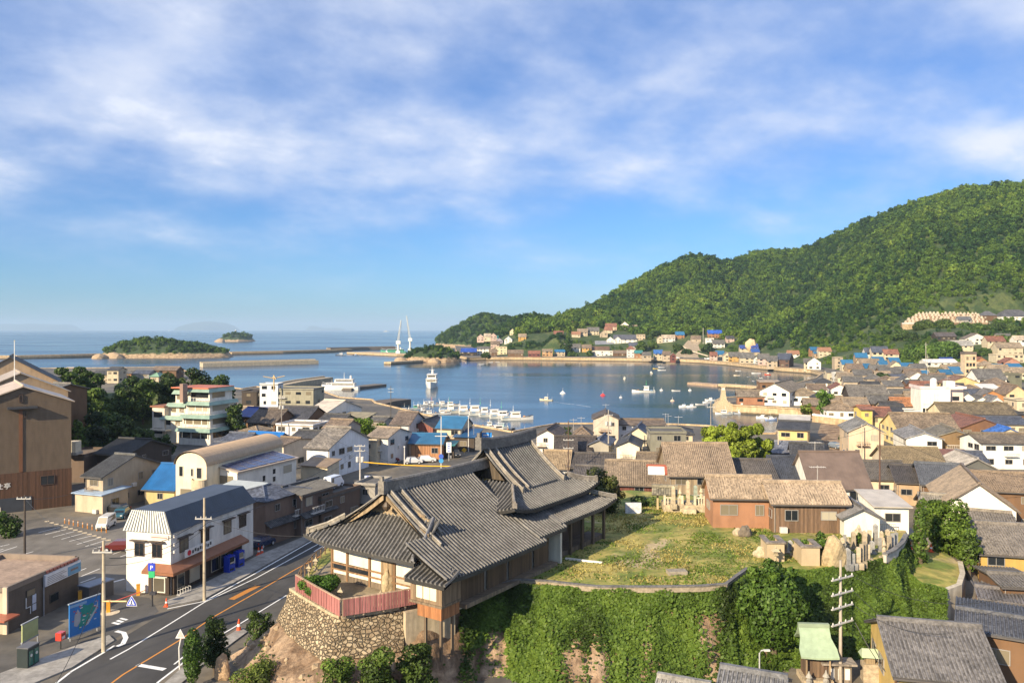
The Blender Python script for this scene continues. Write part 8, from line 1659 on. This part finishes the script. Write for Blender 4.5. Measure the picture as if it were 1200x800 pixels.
car('white van parked on the brown roof terrace', 391,571,70,(.74,.75,.78), z=7.75, van=True, L=3.6); car('dark blue covered car in the gap beside the corner shop', 308,640,70,(.02,.035,.09), L=3.4)
car('silver car left in the row by the orange timber house', 484,543,10,(.55,.56,.58)); car('pale silver car right in the row by the orange timber house', 500,541,8,(.66,.66,.66)); car('dark off-road car with bright headlights by the harbour street', 532,535,-60,(.03,.032,.035), van=True, L=4.2); car('dark red car under the house eaves by the yellow cable', 457,541,12,(.22,.02,.02)); car('blue-grey car in the small car park by the apartment house', 979,525,-75,(.18,.22,.28)); car('small white van in the small car park', 1001,528,-85,(.76,.74,.70), van=True, L=3.3); car('white car at the low wall of the small car park', 994,533.5,175,(.74,.73,.71)); car('white car by the road under the rock slope', 794,420,5,(.7,.7,.7)); car('dark car right of the white one under the rock slope', 799,420,5,(.08,.08,.09)); car('white bus-like van parked on the far quay', 831,421.2,2,(.72,.74,.74), van=True, L=9)
# temple forecourt: pink fence, lanterns, statue, rails
def pink_fence():
 segs = [((346,691.5),(371,706.5)),((371,706.5),(398.5,722.5)),((402,722),(450,714.5)),((450,714.5),(500,705.5))]; t = None
 for i, (a, b) in enumerate(segs):
  A, B = at(*a, PZ + .3), at(*b, PZ + .3); d = B - A; L = d.length; yaw = math.atan2(d.y, d.x)
  if t is None: t = thing('fence', 'weathered pink slatted fence round the corner of the temple forecourt', 'fence', (A.x, A.y, PZ + .3)); O = Vector((A.x, A.y, PZ + .3))
  m = MB(); n = int(L / .22); nr = Vector((d.y, -d.x, 0)).normalized() * .02
  for k in range(n): p = A - O + d * ((k + .5) / n); m.box((p.x + nr.x * (k % 2), p.y + nr.y * (k % 2),.68),(.19,.035,1.3), yaw)
  m.build('slat_panel', 'boards', t, (.40,.155,.14)); c = A - O + d * .5; MB().box((c.x - nr.x * 3, c.y - nr.y * 3,1.36),(L + .05,.16,.07), yaw).build('top_rail', 'boards', t, (.52,.36,.24))
  for f in ((0,.33,.66) if i < 2 else (0,.5)): p = A - O + d * f; MB().box((p.x - nr.x * 5, p.y - nr.y * 5,.6),(.11,.11,1.5), yaw).build('post', 'boards', t, (.42,.32,.22))
pink_fence()
def lantern(px, py, label, z=PZ, s=1.0, col=(.46,.38,.25)):
 t = thing('stone_lantern', label, 'stone lantern', at(px, py, z)); t.scale = (s,) * 3; MB().loft([[(x * .32, y * .32,0) for x, y in ((-1,-1),(1,-1),(1,1),(-1,1))], [(x * .26, y * .26,.25) for x, y in ((-1,-1),(1,-1),(1,1),(-1,1))]]).build('base', 'stone', t, col); MB().lathe([(.14,.253),(.12,.9),(.15,1.0)], 8).build('shaft', 'stone', t, col); BX(-.25,.25,-.25,.25,1.003,1.12).build('platform', 'stone', t, col); BX(-.17,.17,-.17,.17,1.123,1.45).build('light_box', 'stone', t, tuple(c * .8 for c in col)); MB().loft([[(x * .42, y * .42,1.453) for x, y in ((-1,-1),(1,-1),(1,1),(-1,1))], [(x * .12, y * .12,1.75) for x, y in ((-1,-1),(1,-1),(1,1),(-1,1))]]).build('cap', 'stone', t, col); MB().lathe([(.05,1.753),(.11,1.85),(.02,2.02)], 8).build('finial', 'stone', t, col)
lantern(383,700, 'squat stone lantern among the low pine of the forecourt', s=.6); lantern(399,705, 'short stone lantern at the fence corner of the forecourt', s=.62); lantern(362,676, 'stone lantern at the left fence of the forecourt', s=.6); lantern(370,668, 'stone lantern furthest up the left fence', s=.65)
lantern(909,661, 'tall pale stone lantern post behind the small tomb walls', z=PZ, s=.9); lantern(446,708, 'small stone lantern by the pink fence rail', s=.6)
def rocks():
 def rk(px, py, z, w, h, label, seed, col=(.42,.33,.2)):
  me = bpy.data.meshes.new('standing_stone'); bm = bmesh.new(); bmesh.ops.create_icosphere(bm, subdivisions=3, radius=1)
  for v in bm.verts: q = v.co.copy(); v.co *= 1 + .30 * mnoise.noise(q * 1.4 + Vector((seed, 0,0))) + .1 * mnoise.noise(q * 4 + Vector((seed, 3,0))); v.co.x *= w / 2 * (1.25 - .35 * max(0, q.z)); v.co.y *= w / 2.4; v.co.z = (v.co.z + .6) * h / 1.7
  bm.to_mesh(me); bm.free(); me.materials.append(M('stone')); o = link('standing_stone', me, None, col, at(px, py, z)); return tag(o, label, 'standing stone')
 rk(454,693, PZ, .95,2.0, 'yellowish upright garden stone before the temple door', 1); rk(462,689, PZ, .8,2.4, 'taller garden stone leaning by the temple steps', 2); rk(260,793, GZ + .2,1.1,2.1, 'pointed standing stone at the foot of the rocky slope', 3,(.44,.30,.18)); rk(977,664, PZ - .2,1.9,3.2, 'large yellow wedge-shaped memorial stone above the cliff', 4,(.40,.31,.18)); rk(873,628, PZ, 1.2,1.3, 'dark boulder lying on the dry grass', 5,(.16,.13,.1)); rk(866,627, PZ, 1.2,.9, 'pale boulder beside the dark one on the grass', 6,(.4,.33,.22)); rk(1006,640, PZ - .2,.9,2.3, 'tall rough grave stone at the back of the graveyard', 7,(.46,.38,.26)); rk(892,652, PZ, 1.2,1.1, 'sunlit rock left of the tomb walls', 8,(.45,.38,.26))
rocks()
def rail(label, pts, z, h, col, name='railing', cat='railing', n=10):
 P = [at(*p, z) for p in pts]; O = P[0]; t = thing(name, label, cat, O); m = MB(); m.tube([p - O + Vector((0,0, h)) for p in P], .05,5); m.tube([p - O + Vector((0,0, h * .5)) for p in P], .04,5); m.build('rail', 'boards', t, col)
 pts2, _ = resample(P, n)
 for q in pts2: BX(-.06,.06,-.06,.06,-.2, h + .05).build('post', 'boards', t, col, loc=Vector(q) - O)
rail('brown wooden handrail along the upper edge of the forecourt', [(348,688),(353,677),(368,660),(386,645)], PZ, .95,(.22,.14,.08)); rail('grey slatted rail beside the temple side door', [(459,684),(478,692),(492,700)], PZ, .9,(.30,.28,.25), n=7)
wall_thing('low_wall', 'low curving wall with dark tile coping along the cliff edge', [(585,687, PZ),(610,682.5, PZ),(640,684, PZ),(670,687.5, PZ),(700,690.5, PZ),(760,691, PZ),(820,690, PZ),(851,687.5, PZ),(866,676, PZ),(876,669, PZ)], PZ - .2, PZ + .25,.22, 'stone', (.34,.28,.2), cap=(.12,.6, 'clay', (.15,.14,.13)))
wall_thing('low_wall', 'grey tiled low wall curving round the right end of the graveyard', [(1037,655.5, PZ),(1048,650, PZ),(1057,642, PZ),(1062,632, PZ)], PZ - .3, PZ + .45,.3, 'plaster', (.5,.46,.4), cap=(.2,.7, 'clay', (.18,.175,.17)))
for i, (px, py, w, lb) in enumerate([(909,659,20, 'left square stone tomb enclosure with tiled coping'),(950,664,21, 'right square stone tomb enclosure with tiled coping')]):
 p = at(px, py, PZ - .1); L = w * p.y / F; t = thing('tomb_enclosure', lb, 'tomb enclosure', p, R(-4)); m = MB(); h = 1.9
 m.boxz(-L / 2, L / 2,0,.25,-.4, h); m.boxz(-L / 2,-L / 2 + .25,.25,2.6,-.4, h); m.boxz(L / 2 - .25, L / 2,.25,2.6,-.4, h); m.boxz(-L / 2 + .25, L / 2 - .25,2.35,2.6,-.4, h * .8); m.build('wall', 'plaster', t, (.50,.39,.25)); c = MB()
 for a in ((-L / 2 - .15, L / 2 + .15,-.15,.4),(-L / 2 - .15,-L / 2 + .4,.4,2.75),(L / 2 - .4, L / 2 + .15,.4,2.75)): c.boxz(*a, h + .003, h + .16)
 c.build('coping', 'clay', t, (.20,.17,.14))
def grave(px, py, z, h, kind_, label, col, group=None, w=.42, rz=0.0):
 t = thing('gravestone', label, 'gravestone', at(px, py, z), rz, group); BX(-w, w, -w, w, -.4,.22).build('base', 'stone', t, tuple(c * .85 for c in col)); q = w * .55
 if kind_ == 'p': MB().loft([[(x * q, y * q, .223) for x, y in ((-1,-1),(1,-1),(1,1),(-1,1))], [(x * q * .9, y * q * .9, h) for x, y in ((-1,-1),(1,-1),(1,1),(-1,1))], [(x * .03, y * .03, h + q * .8) for x, y in ((-1,-1),(1,-1),(1,1),(-1,1))]]).build('pillar', 'stone', t, col)
 elif kind_ == 's': BX(-q * .8, q * .8,-q * .45, q * .45,.223, h).build('slab', 'stone', t, col)
 else: MB().lathe([(q, .223),(q * 1.1, h * .5),(q * .5, h * .62),(q * 1.3, h * .7),(q * .4, h * .95),(.04, h * 1.1)], 8).build('pagoda', 'stone', t, col)
rr = random.Random(5); GRAV = [(993,663,1.7, 'p', 'squared grave pillar nearest the cliff right of the wedge stone'),(1000,662,1.2, 's', 'short thin slab right of the squared cliff-edge pillar'),(1006,661,1.8, 's', 'first slab of the fan of leaning yellowish slabs'),(1009.5,659.5,2.0, 's', 'second slab of the fan of leaning yellowish slabs'),(1013,658,2.1, 's', 'third and tallest slab of the fan'),(1017,656.5,1.7, 's', 'fourth slab of the fan, next to the green tuft'),(1036,654,2.0, 'o', 'grey pagoda-shaped grave beside the tiled wall'),(1042,648,1.9, 's', 'yellowish slab left in the right-hand group of three'),(1046,646,2.0, 's', 'middle slab in the right-hand group of three'),(1050,644,1.9, 's', 'right slab in the right-hand group of three'),
 (987,652,1.9, 'p', 'dark grave pillar directly behind the wedge stone'),(994,648,1.6, 'o', 'stone pagoda behind the dark grave pillar'),(1000,643,1.8, 'p', 'grave pillar left of the tall rough grave stone'),(1013,643,1.9, 'p', 'grave pillar right of the tall rough grave stone'),(1019,640,1.8, 's', 'slab with a green tuft at its side'),(1026,638,2.2, 'p', 'tall pale pillar before the white gable storehouse'),(1033,640,1.6, 'p', 'short pillar before the white flat block'),(1031,646,1.5, 's', 'low slab in the middle of the graveyard'),(1022,649,1.3, 'p', 'low pillar in the middle of the graveyard'),(990,641,1.4, 's', 'small slab by the air conditioner wall'),(967,650,1.5, 'p', 'grave pillar between the right enclosure and the bush'),(959,646,1.3, 'o', 'small pagoda behind the right tomb enclosure'),(938,650,1.6, 'o', 'black iron lantern shape between the two enclosures'),(930,652,1.2, 'p', 'low pillar between the two enclosures'),(920,648,1.3, 's', 'slab behind the left tomb enclosure'),(926,645,1.0, 'p', 'tiny pillar at the back of the tomb row'),(944,643,1.0, 's', 'tiny slab behind the iron lantern shape'),(1040,636,1.4, 'p', 'grave at the wall of the white flat block')]
for px, py, h, k, lb in GRAV: c = rr.uniform(.8,1.1); grave(px, py, PZ - .05, h * .95, k, lb, (.05,.05,.055) if 'black' in lb else (.44 * c, .36 * c, .25 * c) if rr.random() < .7 else (.32,.31,.29), None, rr.uniform(.34,.46), rr.uniform(-.3,.3))
for px, py, h, w, lb in [(941,652,2.0,18, 'green weeds growing between the tomb enclosures'),(963,655,3.0,22, 'green bush right of the right tomb enclosure'),(1008,641,1.6,12, 'green tuft before the white gable storehouse')]:
 p = at(px, py, PZ); tree(lb, px, p.y, PZ, 386 + (CAMZ - PZ - h) * F / p.y, w, (.07,.13,.02), 'shrub', 'shrub', int(px),60,.2,7, crown_h=1, trunk=.08)
def field_shrine():
 p = at(808,600, PZ); t = thing('fenced_tomb', 'raised stone tomb plot with white balustrade before the big hall', 'tomb plot', p, R(-4)); S = (.55,.47,.33); BX(-3.2,1.9,-.1,3.0,-.3,.9).build('platform', 'stone', t, (.46,.38,.26)); BX(-.9,.7,-.9,-.103,-.3,.55).build('step', 'stone', t, S); q = MB()
 for x0, x1 in ((-3.1,-1.0),(.8,1.85)):
  for x in np.linspace(x0, x1,6 if x0 < 0 else 4): q.boxz(x - .07, x + .07,-.03,.1,.903,1.75)
  q.boxz(x0 - .1, x1 + .1,-.05,.12,1.753,1.88)
 q.build('balustrade', 'stone', t, (.62,.55,.42))
 for x in (-3.1,-.9,.7,1.85): BX(x - .13, x + .13,-.1,.16,.903,2.1).build('gate_post', 'stone', t, (.6,.52,.38))
 for i, (px, py, h, k, lb) in enumerate([(789,592,2.3, 'p', 'grave pillar left inside the balustrade'),(797,591,2.0, 'o', 'pagoda grave inside the balustrade'),(806,590,2.8, 'p', 'tallest pillar inside the balustrade'),(815,590,2.2, 'p', 'greenish pillar inside the balustrade'),(822,591,2.3, 'o', 'right pagoda grave inside the balustrade')]): grave(px, py, PZ + .9, h, k, lb, (.5,.42,.29) if i != 3 else (.30,.34,.28), None, .4)
 p = at(779,597, PZ); t = thing('wooden_gate', 'little roofed gate left of the balustrade', 'gate', p, R(-12))
 for x in (-.9,.9): BX(x - .12, x + .12,-.12,.12,-.2,2.2).build('post', 'boards', t, (.5,.38,.22))
 gable_roof(t, 2.4,1.6,2.3,.6,.3,(.20,.18,.13), 'tile'); BX(-1.1,1.1,-.1,.1,2.0,2.2).build('beam', 'boards', t, (.4,.3,.18))
 o = BX(-1.0,1.0,-.2,.2,-.2,1.3).build('stone_slab', 'stone', None, (.62,.62,.64), loc=at(742,601, PZ)); tag(o, 'pale grey stone slab upright at the far left of the field', 'stone slab')
 o = BX(-1.9,1.9,-.09,.09,0,.18).build('white_beam', 'plaster', None, (.78,.74,.66), loc=at(684,657.5, PZ), rz=R(-22)); tag(o, 'white beam lying across the grass beside the temple', 'beam')
 o = BX(-.9,.9,-.5,.5,-.2,.35).build('stone_slab', 'stone', None, (.3,.26,.2), loc=at(793,672, PZ), rz=R(5)); tag(o, 'flat grey stone lying in the grass near the cliff', 'stone slab')
 for px, py, lb in [(963,611, 'left outdoor air conditioner against the dark brown wall'),(980.5,612, 'right outdoor air conditioner against the dark brown wall')]:
  t = thing('air_conditioner', lb, 'air conditioner', at(px, py, PZ)); BX(-.42,.42,-.16,.16,.1,.8).build('case', 'paint', t, (.72,.70,.64)); f = MB().lathe([(.0,0),(.27,0),(.27,.02),(.0,.02)], 14).build('fan_guard', 'paint', t, (.16,.16,.16), loc=(-.08,-.163,.45)); f.rotation_euler = (R(90),0,0)
  for x in (-.3,.3): BX(x - .06, x + .06,-.14,.14,0,.098).build('foot', 'rubber', t)
 t = thing('skylight', 'red-framed white skylight on the brown tile roof', 'skylight', atY(769,104.6, zat(553,104.6) + .15)); t.rotation_euler = (R(24),0, R(-9)); w = 19 * 104 / F / 2; BX(-w, w, -.9,.9,0,.12).build('pane', 'plaster', t, (.80,.80,.78)); b = MB(); b.boxz(-w - .2, w + .2,.903,1.25,0,.22); b.boxz(w + .003, w + .35,-.9,.9,0,.22); b.build('frame', 'paint', t, (.36,.10,.05))
field_shrine()
def cliff_shrine():
 p = at(957,800, GZ); t = thing('shrine_hut', 'small wooden shrine with pale green copper roof at the cliff foot', 'shrine', p, R(-5)); t.scale = (.64,.7,.90); w = 1.35; BX(-w, w, 0,2.2,.5,3.0).build('wall', 'boards', t, (.14,.09,.06)); BX(-w - .5, w + .5,-.9,2.4,-.3,.497).build('stone_base', 'stone', t, (.45,.36,.24))
 for x in (-w - .1, w + .1): BX(x - .08, x + .08,-.7,-.54,.5,3.1).build('post', 'boards', t, (.34,.24,.14))
 BX(-.5,.5,-.06,-.003,.6,2.3).build('door', 'boards', t, (.20,.13,.08)); prof = [(-1.5,2.75),(-.6,3.25),(.4,3.95),(1.15,4.75),(1.45,4.75),(2.2,3.9),(3.0,3.4)]; vs = []; n = len(prof)
 for x, k in ((-w - .75,.08),(0,0),(w + .75,.08)): vs += [(x * (1.12 if i < 2 else .92), y, z + k) for i, (y, z) in enumerate(prof)]
 r = MB().add(vs + [(a, b, c - .16) for a, b, c in vs], [(j * n + i, (j + 1) * n + i, (j + 1) * n + i + 1, j * n + i + 1) for j in range(2) for i in range(n - 1)] + [(3 * n + j * n + i, 3 * n + j * n + i + 1,3 * n + (j + 1) * n + i + 1,3 * n + (j + 1) * n + i) for j in range(2) for i in range(n - 1)] + [(i, i + 1,3 * n + i + 1,3 * n + i) for i in range(n - 1)] + [(2 * n + i, 5 * n + i, 5 * n + i + 1,2 * n + i + 1) for i in range(n - 1)] + [(j * n, 3 * n + j * n, 3 * n + (j + 1) * n, (j + 1) * n) for j in range(2)]).build('roof', 'paint', t, (.33,.42,.28)); BX(-w - .6, w + .6,1.05,1.55,4.75,5.1).build('ridge', 'paint', r, (.28,.34,.24))
 p = at(1019,797, GZ); t = thing('small_shrine', 'tiny wayside shrine with green roof on a stone pedestal', 'shrine', p, R(-10)); BX(-.6,.6,-.5,.5,-.2,1.5).build('pedestal', 'stone', t, (.42,.34,.24)); BX(-.35,.35,-.3,.3,1.503,2.1).build('cabinet', 'boards', t, (.4,.3,.18)); MB().loft([[(-.75,-.65,2.1),(.75,-.65,2.1),(.75,.65,2.1),(-.75,.65,2.1)], [(-.6,-.05,2.65),(.6,-.05,2.65),(.6,.05,2.65),(-.6,.05,2.65)]]).build('roof', 'paint', t, (.42,.50,.34))
 p = at(982,800, GZ); t = thing('notice_shelter', 'low grey shelter with white papers right of the green-roofed shrine', 'shelter', p, R(-5)); BX(-1.1,1.1,0,.8,-.2,1.6).build('frame', 'boards', t, (.22,.18,.14)); BX(-1.4,1.4,-.5,1.0,1.603,1.75).build('roof', 'boards', t, (.28,.24,.2))
 for x in (-.5,.2,.75): BX(x - .2, x + .2,-.04,-.003,.3,1.2).build('paper', 'plaster', t, (.76,.74,.70))
 for px, py, lb, s in [(948,805, 'worn grey stone figure left of the green-roofed shrine', .8),(968,806, 'worn grey stone post before the green-roofed shrine', .9)]: grave(px, py, GZ, 1.5 * s, 'o', lb, (.34,.32,.28), None, .4)
 p = at(890,800, GZ); t = thing('street_lamp', 'grey arched street lamp at the bottom of the ivy cliff', 'street lamp', p); H = zat(761, p.y) - GZ; MB().tube([(0,0,0),(0,0, H * .9),(.15,0, H * .98),(.5,0, H)], .06,6).build('post', 'paint', t, (.42,.42,.42)); BX(.35,.85,-.1,.1, H - .1, H + .03).build('lamp_head', 'paint', t, (.6,.6,.58))
cliff_shrine()
p = at(113,700, GZ); t = thing('storage_hut', 'low grey metal shed behind the map board', 'shed', p, R(66)); BX(-1.5,1.5,-.8,.8,0,1.6).build('wall', 'siding', t, (.09,.09,.095)); BX(-1.6,1.6,-.9,.9,1.603,1.72).build('roof', 'metal_roof', t, (.17,.20,.26))
p = at(212,693, GZ + .13); t = thing('bicycle_rack', 'white low rack on the pavement before the corner shop', 'rack', at(216,694, GZ + .13), sy); m = MB()
for k in range(5): m.tube([(k * .4 - .8,-.2,0),(k * .4 - .8,-.2,.5),(k * .4 - .8,.2,.5),(k * .4 - .8,.2,0)], .035,5)
m.build('hoops', 'paint', t, (.66,.64,.6)); BX(-.95,.95,-.22,.22,.0,.05).build('base', 'paint', t, (.5,.48,.45))
# hillside cemetery, rock slope, hoist, antennas
def cemetery():
 Y0 = 668; W0 = []
 p = [atY(1058,668,0), atY(1110,672,0), atY(1160,676,0)]; zt = zat(379.5,670); t = thing('cemetery_wall', 'long cemetery terrace wall with white coping on the hillside', 'wall', (p[0].x, p[0].y, 0)); o_ = p[0]; rg = lambda z0, z1, e: [[(q.x - o_.x, q.y - o_.y - e, z0),(q.x - o_.x, q.y - o_.y + 1 + e, z0),(q.x - o_.x, q.y - o_.y + 1 + e, z1),(q.x - o_.x, q.y - o_.y - e, z1)] for q in p]
 MB().loft(rg(zt - 9, zt, 0)).build('wall', 'quay', t, (.5,.35,.2)); MB().loft(rg(zt + .003, zt + .9,.3)).build('coping', 'plaster', t, (.80,.78,.74))
 r = random.Random(9); step = MB(); GR = 'gravestones of the hillside cemetery'; base = None; n = 0
 for row in range(5):
  y = 674 + row * 6; z = zt + 1.0 + row * 1.9; x0, x1 = (1059 + row * 4 - 600) * y / F, (1158 - row * 3 - 600) * y / F; step.boxz(x0, x1, y - 2, y + 5, zt - 10, z)
  m = int((x1 - x0) / 3.3)
  for k in range(m):
   x = x0 + (x1 - x0) * (k + .5) / m + r.uniform(-.6,.6)
   if base is None:
    base = thing('gravestone', 'pale gravestone in the packed rows of the hillside cemetery', 'gravestone', (x, y, z),0, GR); BX(-.9,.9,-.8,.8,0,.9).build('base', 'stone', base, (.5,.42,.32)); BX(-.5,.5,-.45,.45,.903,1.9).build('pillar', 'stone', base, (.58,.49,.37))
   else:
    c = copy_tree(base, 'pale gravestone in the packed rows of the hillside cemetery', (x, y, z), r.uniform(-.2,.2), r.uniform(.75,1.35), GR)
 kind(step.build('cemetery_terrace', 'earth'), 'structure')
cemetery()
def rock_slope():
 pts = [(786,421,826),(806,398.5,872),(833,404,858),(828,421,812)]; P = [atY(a, Y, zat(b, Y)) for a, b, Y in pts]; t = thing('concrete_slope', 'steep sprayed concrete slope face above the far quay road', 'slope', P[0]); n = 18; G_ = np.zeros((n, n, 3))
 for i in range(n):
  for j in range(n):
   u, v = i / (n - 1), j / (n - 1); q = P[0].lerp(P[3], u).lerp(P[1].lerp(P[2], u), v) - P[0]; G_[i, j] = (q.x, q.y - 1.5 + 1.4 * mnoise.noise(Vector((u * 5, v * 5,1))), q.z + .6 * mnoise.noise(Vector((u * 4, v * 4,7))))
 link('face', grid_mesh('face', G_, 'concrete'), t, (.34,.27,.19)); b = MB(); b.tube([(x, y - 2.6, z + .6) for x, y, z in (G_[0,11], G_[5,8], G_[17,3])], .7,5); b.build('path_kerb', 'concrete', t, (.55,.47,.36))
 p = atY(880,800, zat(404,800)); m = bpy.data.meshes.new('bare_rock'); bm = bmesh.new(); bmesh.ops.create_icosphere(bm, subdivisions=3, radius=1)
 for v in bm.verts: v.co *= 1 + .2 * mnoise.noise(v.co * 2); v.co.x *= 5.6; v.co.y *= 4; v.co.z *= 6
 bm.to_mesh(m); bm.free(); m.materials.append(M('stone')); tag(link('bare_rock', m, None, (.62,.46,.27), p), 'bare sandy rock face in the woods above the quay', 'rock')
rock_slope()
def antenna(label, px, Y, yb, yt):
 t = thing('roof_antenna', label, 'antenna', atY(px, Y, zat(yb, Y))); H = zat(yt, Y) - zat(yb, Y); MB().tube([(0,0,-1),(0,0, H)], .05,5).build('mast', 'paint', t, (.4,.38,.36)); m = MB(); m.tube([(-1.0,0, H * .9),(1.0,0, H * .9)], .03,4)
 for k in range(7): m.tube([(-.9 + k * .3,-.5, H * .9),(-.9 + k * .3,.5, H * .9)], .025,4)
 m.build('elements', 'paint', t, (.55,.53,.5))
antenna('television antenna on the long white shore house', 780,236,497,484); antenna('second antenna right of the long white shore house', 783,236,500,486); antenna('antenna on the tall beige shore house', 710,228,484,473); antenna('antenna above the white gable house behind the temple', 681,212,505,488); antenna('roof antenna beside the shore bushes', 672,212,508,490); antenna('antenna on the pyramid-roofed dark house', 795,200,503,487); antenna('antenna on the white hall roof', 1110,268,455,442); antenna('antenna on the brown metal roof ridge', 955,122,530,517); antenna('antenna post on the pale field roof', 958,100,565,545)
def dish(label, px, Y, y, r=.5):
 t = thing('satellite_dish', label, 'satellite dish', atY(px, Y, zat(y, Y))); d = MB().lathe([(.02,0),(r * .6,.06),(r, .2),(r * .97,.22),(r * .5,.09),(.02,.04)], 14).build('dish', 'paint', t, (.72,.71,.68)); d.rotation_euler = (R(60),0, R(-20)); MB().tube([(0,.1,-1.2),(0,.1,.0)], .05,5).build('post', 'paint', t, (.4,.4,.4))
dish('white satellite dish on the long dark roof behind the temple', 696,160,545); dish('white satellite dish on the dark slate roof', 1144,160,536); dish('satellite dish by the beige two-storey house', 1014,180,518)
t = thing('net_hoist', 'yellowish net hoist frame on top of the grey-green concrete building', 'hoist', atY(321,296, zat(452,296))); m = MB(); m.tube([(0,0,-2),(0,0,4)], .25,6); m.build('mast', 'paint', t, (.5,.38,.2)); a = MB()
for k in range(4): a.tube([(0,0,2.8 + (k % 2) * .8),(math.cos(k * 1.57 + .4) * 4, math.sin(k * 1.57 + .4) * 3,3.6 - (k % 2))], .16,5)
a.build('arms', 'paint', t, (.62,.42,.18))
def grow_forest():
 """Woods on the mountain: after the houses, so that no tree stands on one."""
 n = 26000; px = rng.uniform(605,1660, n); u = rng.random(n)
 md = np.interp(px, HP, HMD); rd = np.interp(px, HP, HRD)
 Y = md + (rd + 60 - md) * u ** .8; X = (px - 600) * Y / F
 keep = rng.random(n) < np.where(px > 1290,.25,1.0) * np.clip(Y / 1000,.4,1)
 if HOUSES:
  H = np.array([(h[0], h[1], h[2]) for h in HOUSES if h[1] > 380])
  for hx, hy, hr in H: keep &= (X - hx) ** 2 + (Y - hy) ** 2 > (hr + 3.5) ** 2
 for (a, b, c, d) in CLEARINGS: keep &= ~((px > a) & (px < b) & (Y > c) & (Y < d))
 X, Y, px = X[keep], Y[keep], px[keep]; Z = hill(X, Y)
 big = vnoise(X, Y, 90,31,4) * .75 + .42; small = rng.normal(0,.17, len(X)); pale = rng.random(len(X)) < .035 + .04 * (big > .55)
 tone = np.clip(big * .55 + .12 + small + pale * .4,0,1); size = rng.uniform(.6,1.25, len(X)) * (1 + .5 * (rng.random(len(X)) < .12)) * np.where(pale, .95,1)
 near = np.clip((Y - 560) / 250,.5,1); size *= near
 m = 5200; qx = rng.uniform(660,1500, m); fd_ = np.interp(qx, HP, HFD); md_ = np.interp(qx, HP, HMD); qy = fd_ + 14 + (md_ + 25 - fd_) * rng.random(m) ** .75; ax = (qx - 600) * qy / F
 k2 = (vnoise(ax, qy, 45,37,2) > -.12) & (hill(ax, qy) > GZ + .4)
 for hx, hy, hr in H: k2 &= (ax - hx) ** 2 + (qy - hy) ** 2 > (hr + 2.0) ** 2
 for hx, hy, hr in H: k2 &= ~((np.abs(ax - hx * qy / hy) < hr * .9 + 2) & (qy < hy) & (qy > hy - 22))
 for (a, b, c, d) in CLEARINGS: k2 &= ~((qx > a) & (qx < b) & (qy > c) & (qy < d))
 ax, qy = ax[k2], qy[k2]; s2 = rng.uniform(.22,.55, len(ax))
 scatter('garden_scrub', np.stack([ax, qy, hill(ax, qy) + 1.6 * s2], -1), s2, np.clip(rng.normal(.5,.2, len(ax)),0,1), 'garden trees and scrub between the houses on the slopes')
 scatter('mountain_forest', np.stack([X, Y, Z + 2.2 * size], -1), size, tone, 'dense green woods covering the mountain behind the town')
 P = np.concatenate([p for p, s in MOUND_PTS]); S = np.concatenate([np.full(len(p), s / 6.5) for p, s in MOUND_PTS]) * rng.uniform(.65,1.15, len(P))
 t = np.clip(vnoise(P[:, 0], P[:, 1], 40,33,3) * .4 + .22 + rng.normal(0,.15, len(P)),0,1)
 scatter('island_woods', P + np.stack([0 * S, 0 * S, 1.2 * S], -1), S, t, 'dark green woods on the islets and far headlands')
CLEARINGS = [(1055,1165,628,709)]
grow_forest()
mb = MB(); mb.boxz(-39000,39000,-300,39000,-4.5,330)
def m_air():
 hz = bpy.data.materials.new('air'); hz.use_nodes = True; nt = hz.node_tree; nt.nodes.clear()
 o_ = nt.nodes.new('ShaderNodeOutputMaterial'); v_ = nt.nodes.new('ShaderNodeVolumePrincipled'); v_.inputs['Density'].default_value = 6.5e-5; v_.inputs['Color'].default_value = (.55,.76,1,1); v_.inputs['Anisotropy'].default_value = 0.0
 nt.links.new(v_.outputs[0], o_.inputs['Volume']); return hz
kind(mb.build('haze', m_air()), 'stuff')
for lb, ow in LABELS.items():
 if len(ow) > 1 and not all(g for _, g in ow): print('SAME LABEL', lb, [n for n, _ in ow])
 if not 4 <= len(lb.split()) <= 16: print('LABEL LENGTH', len(lb.split()), lb)
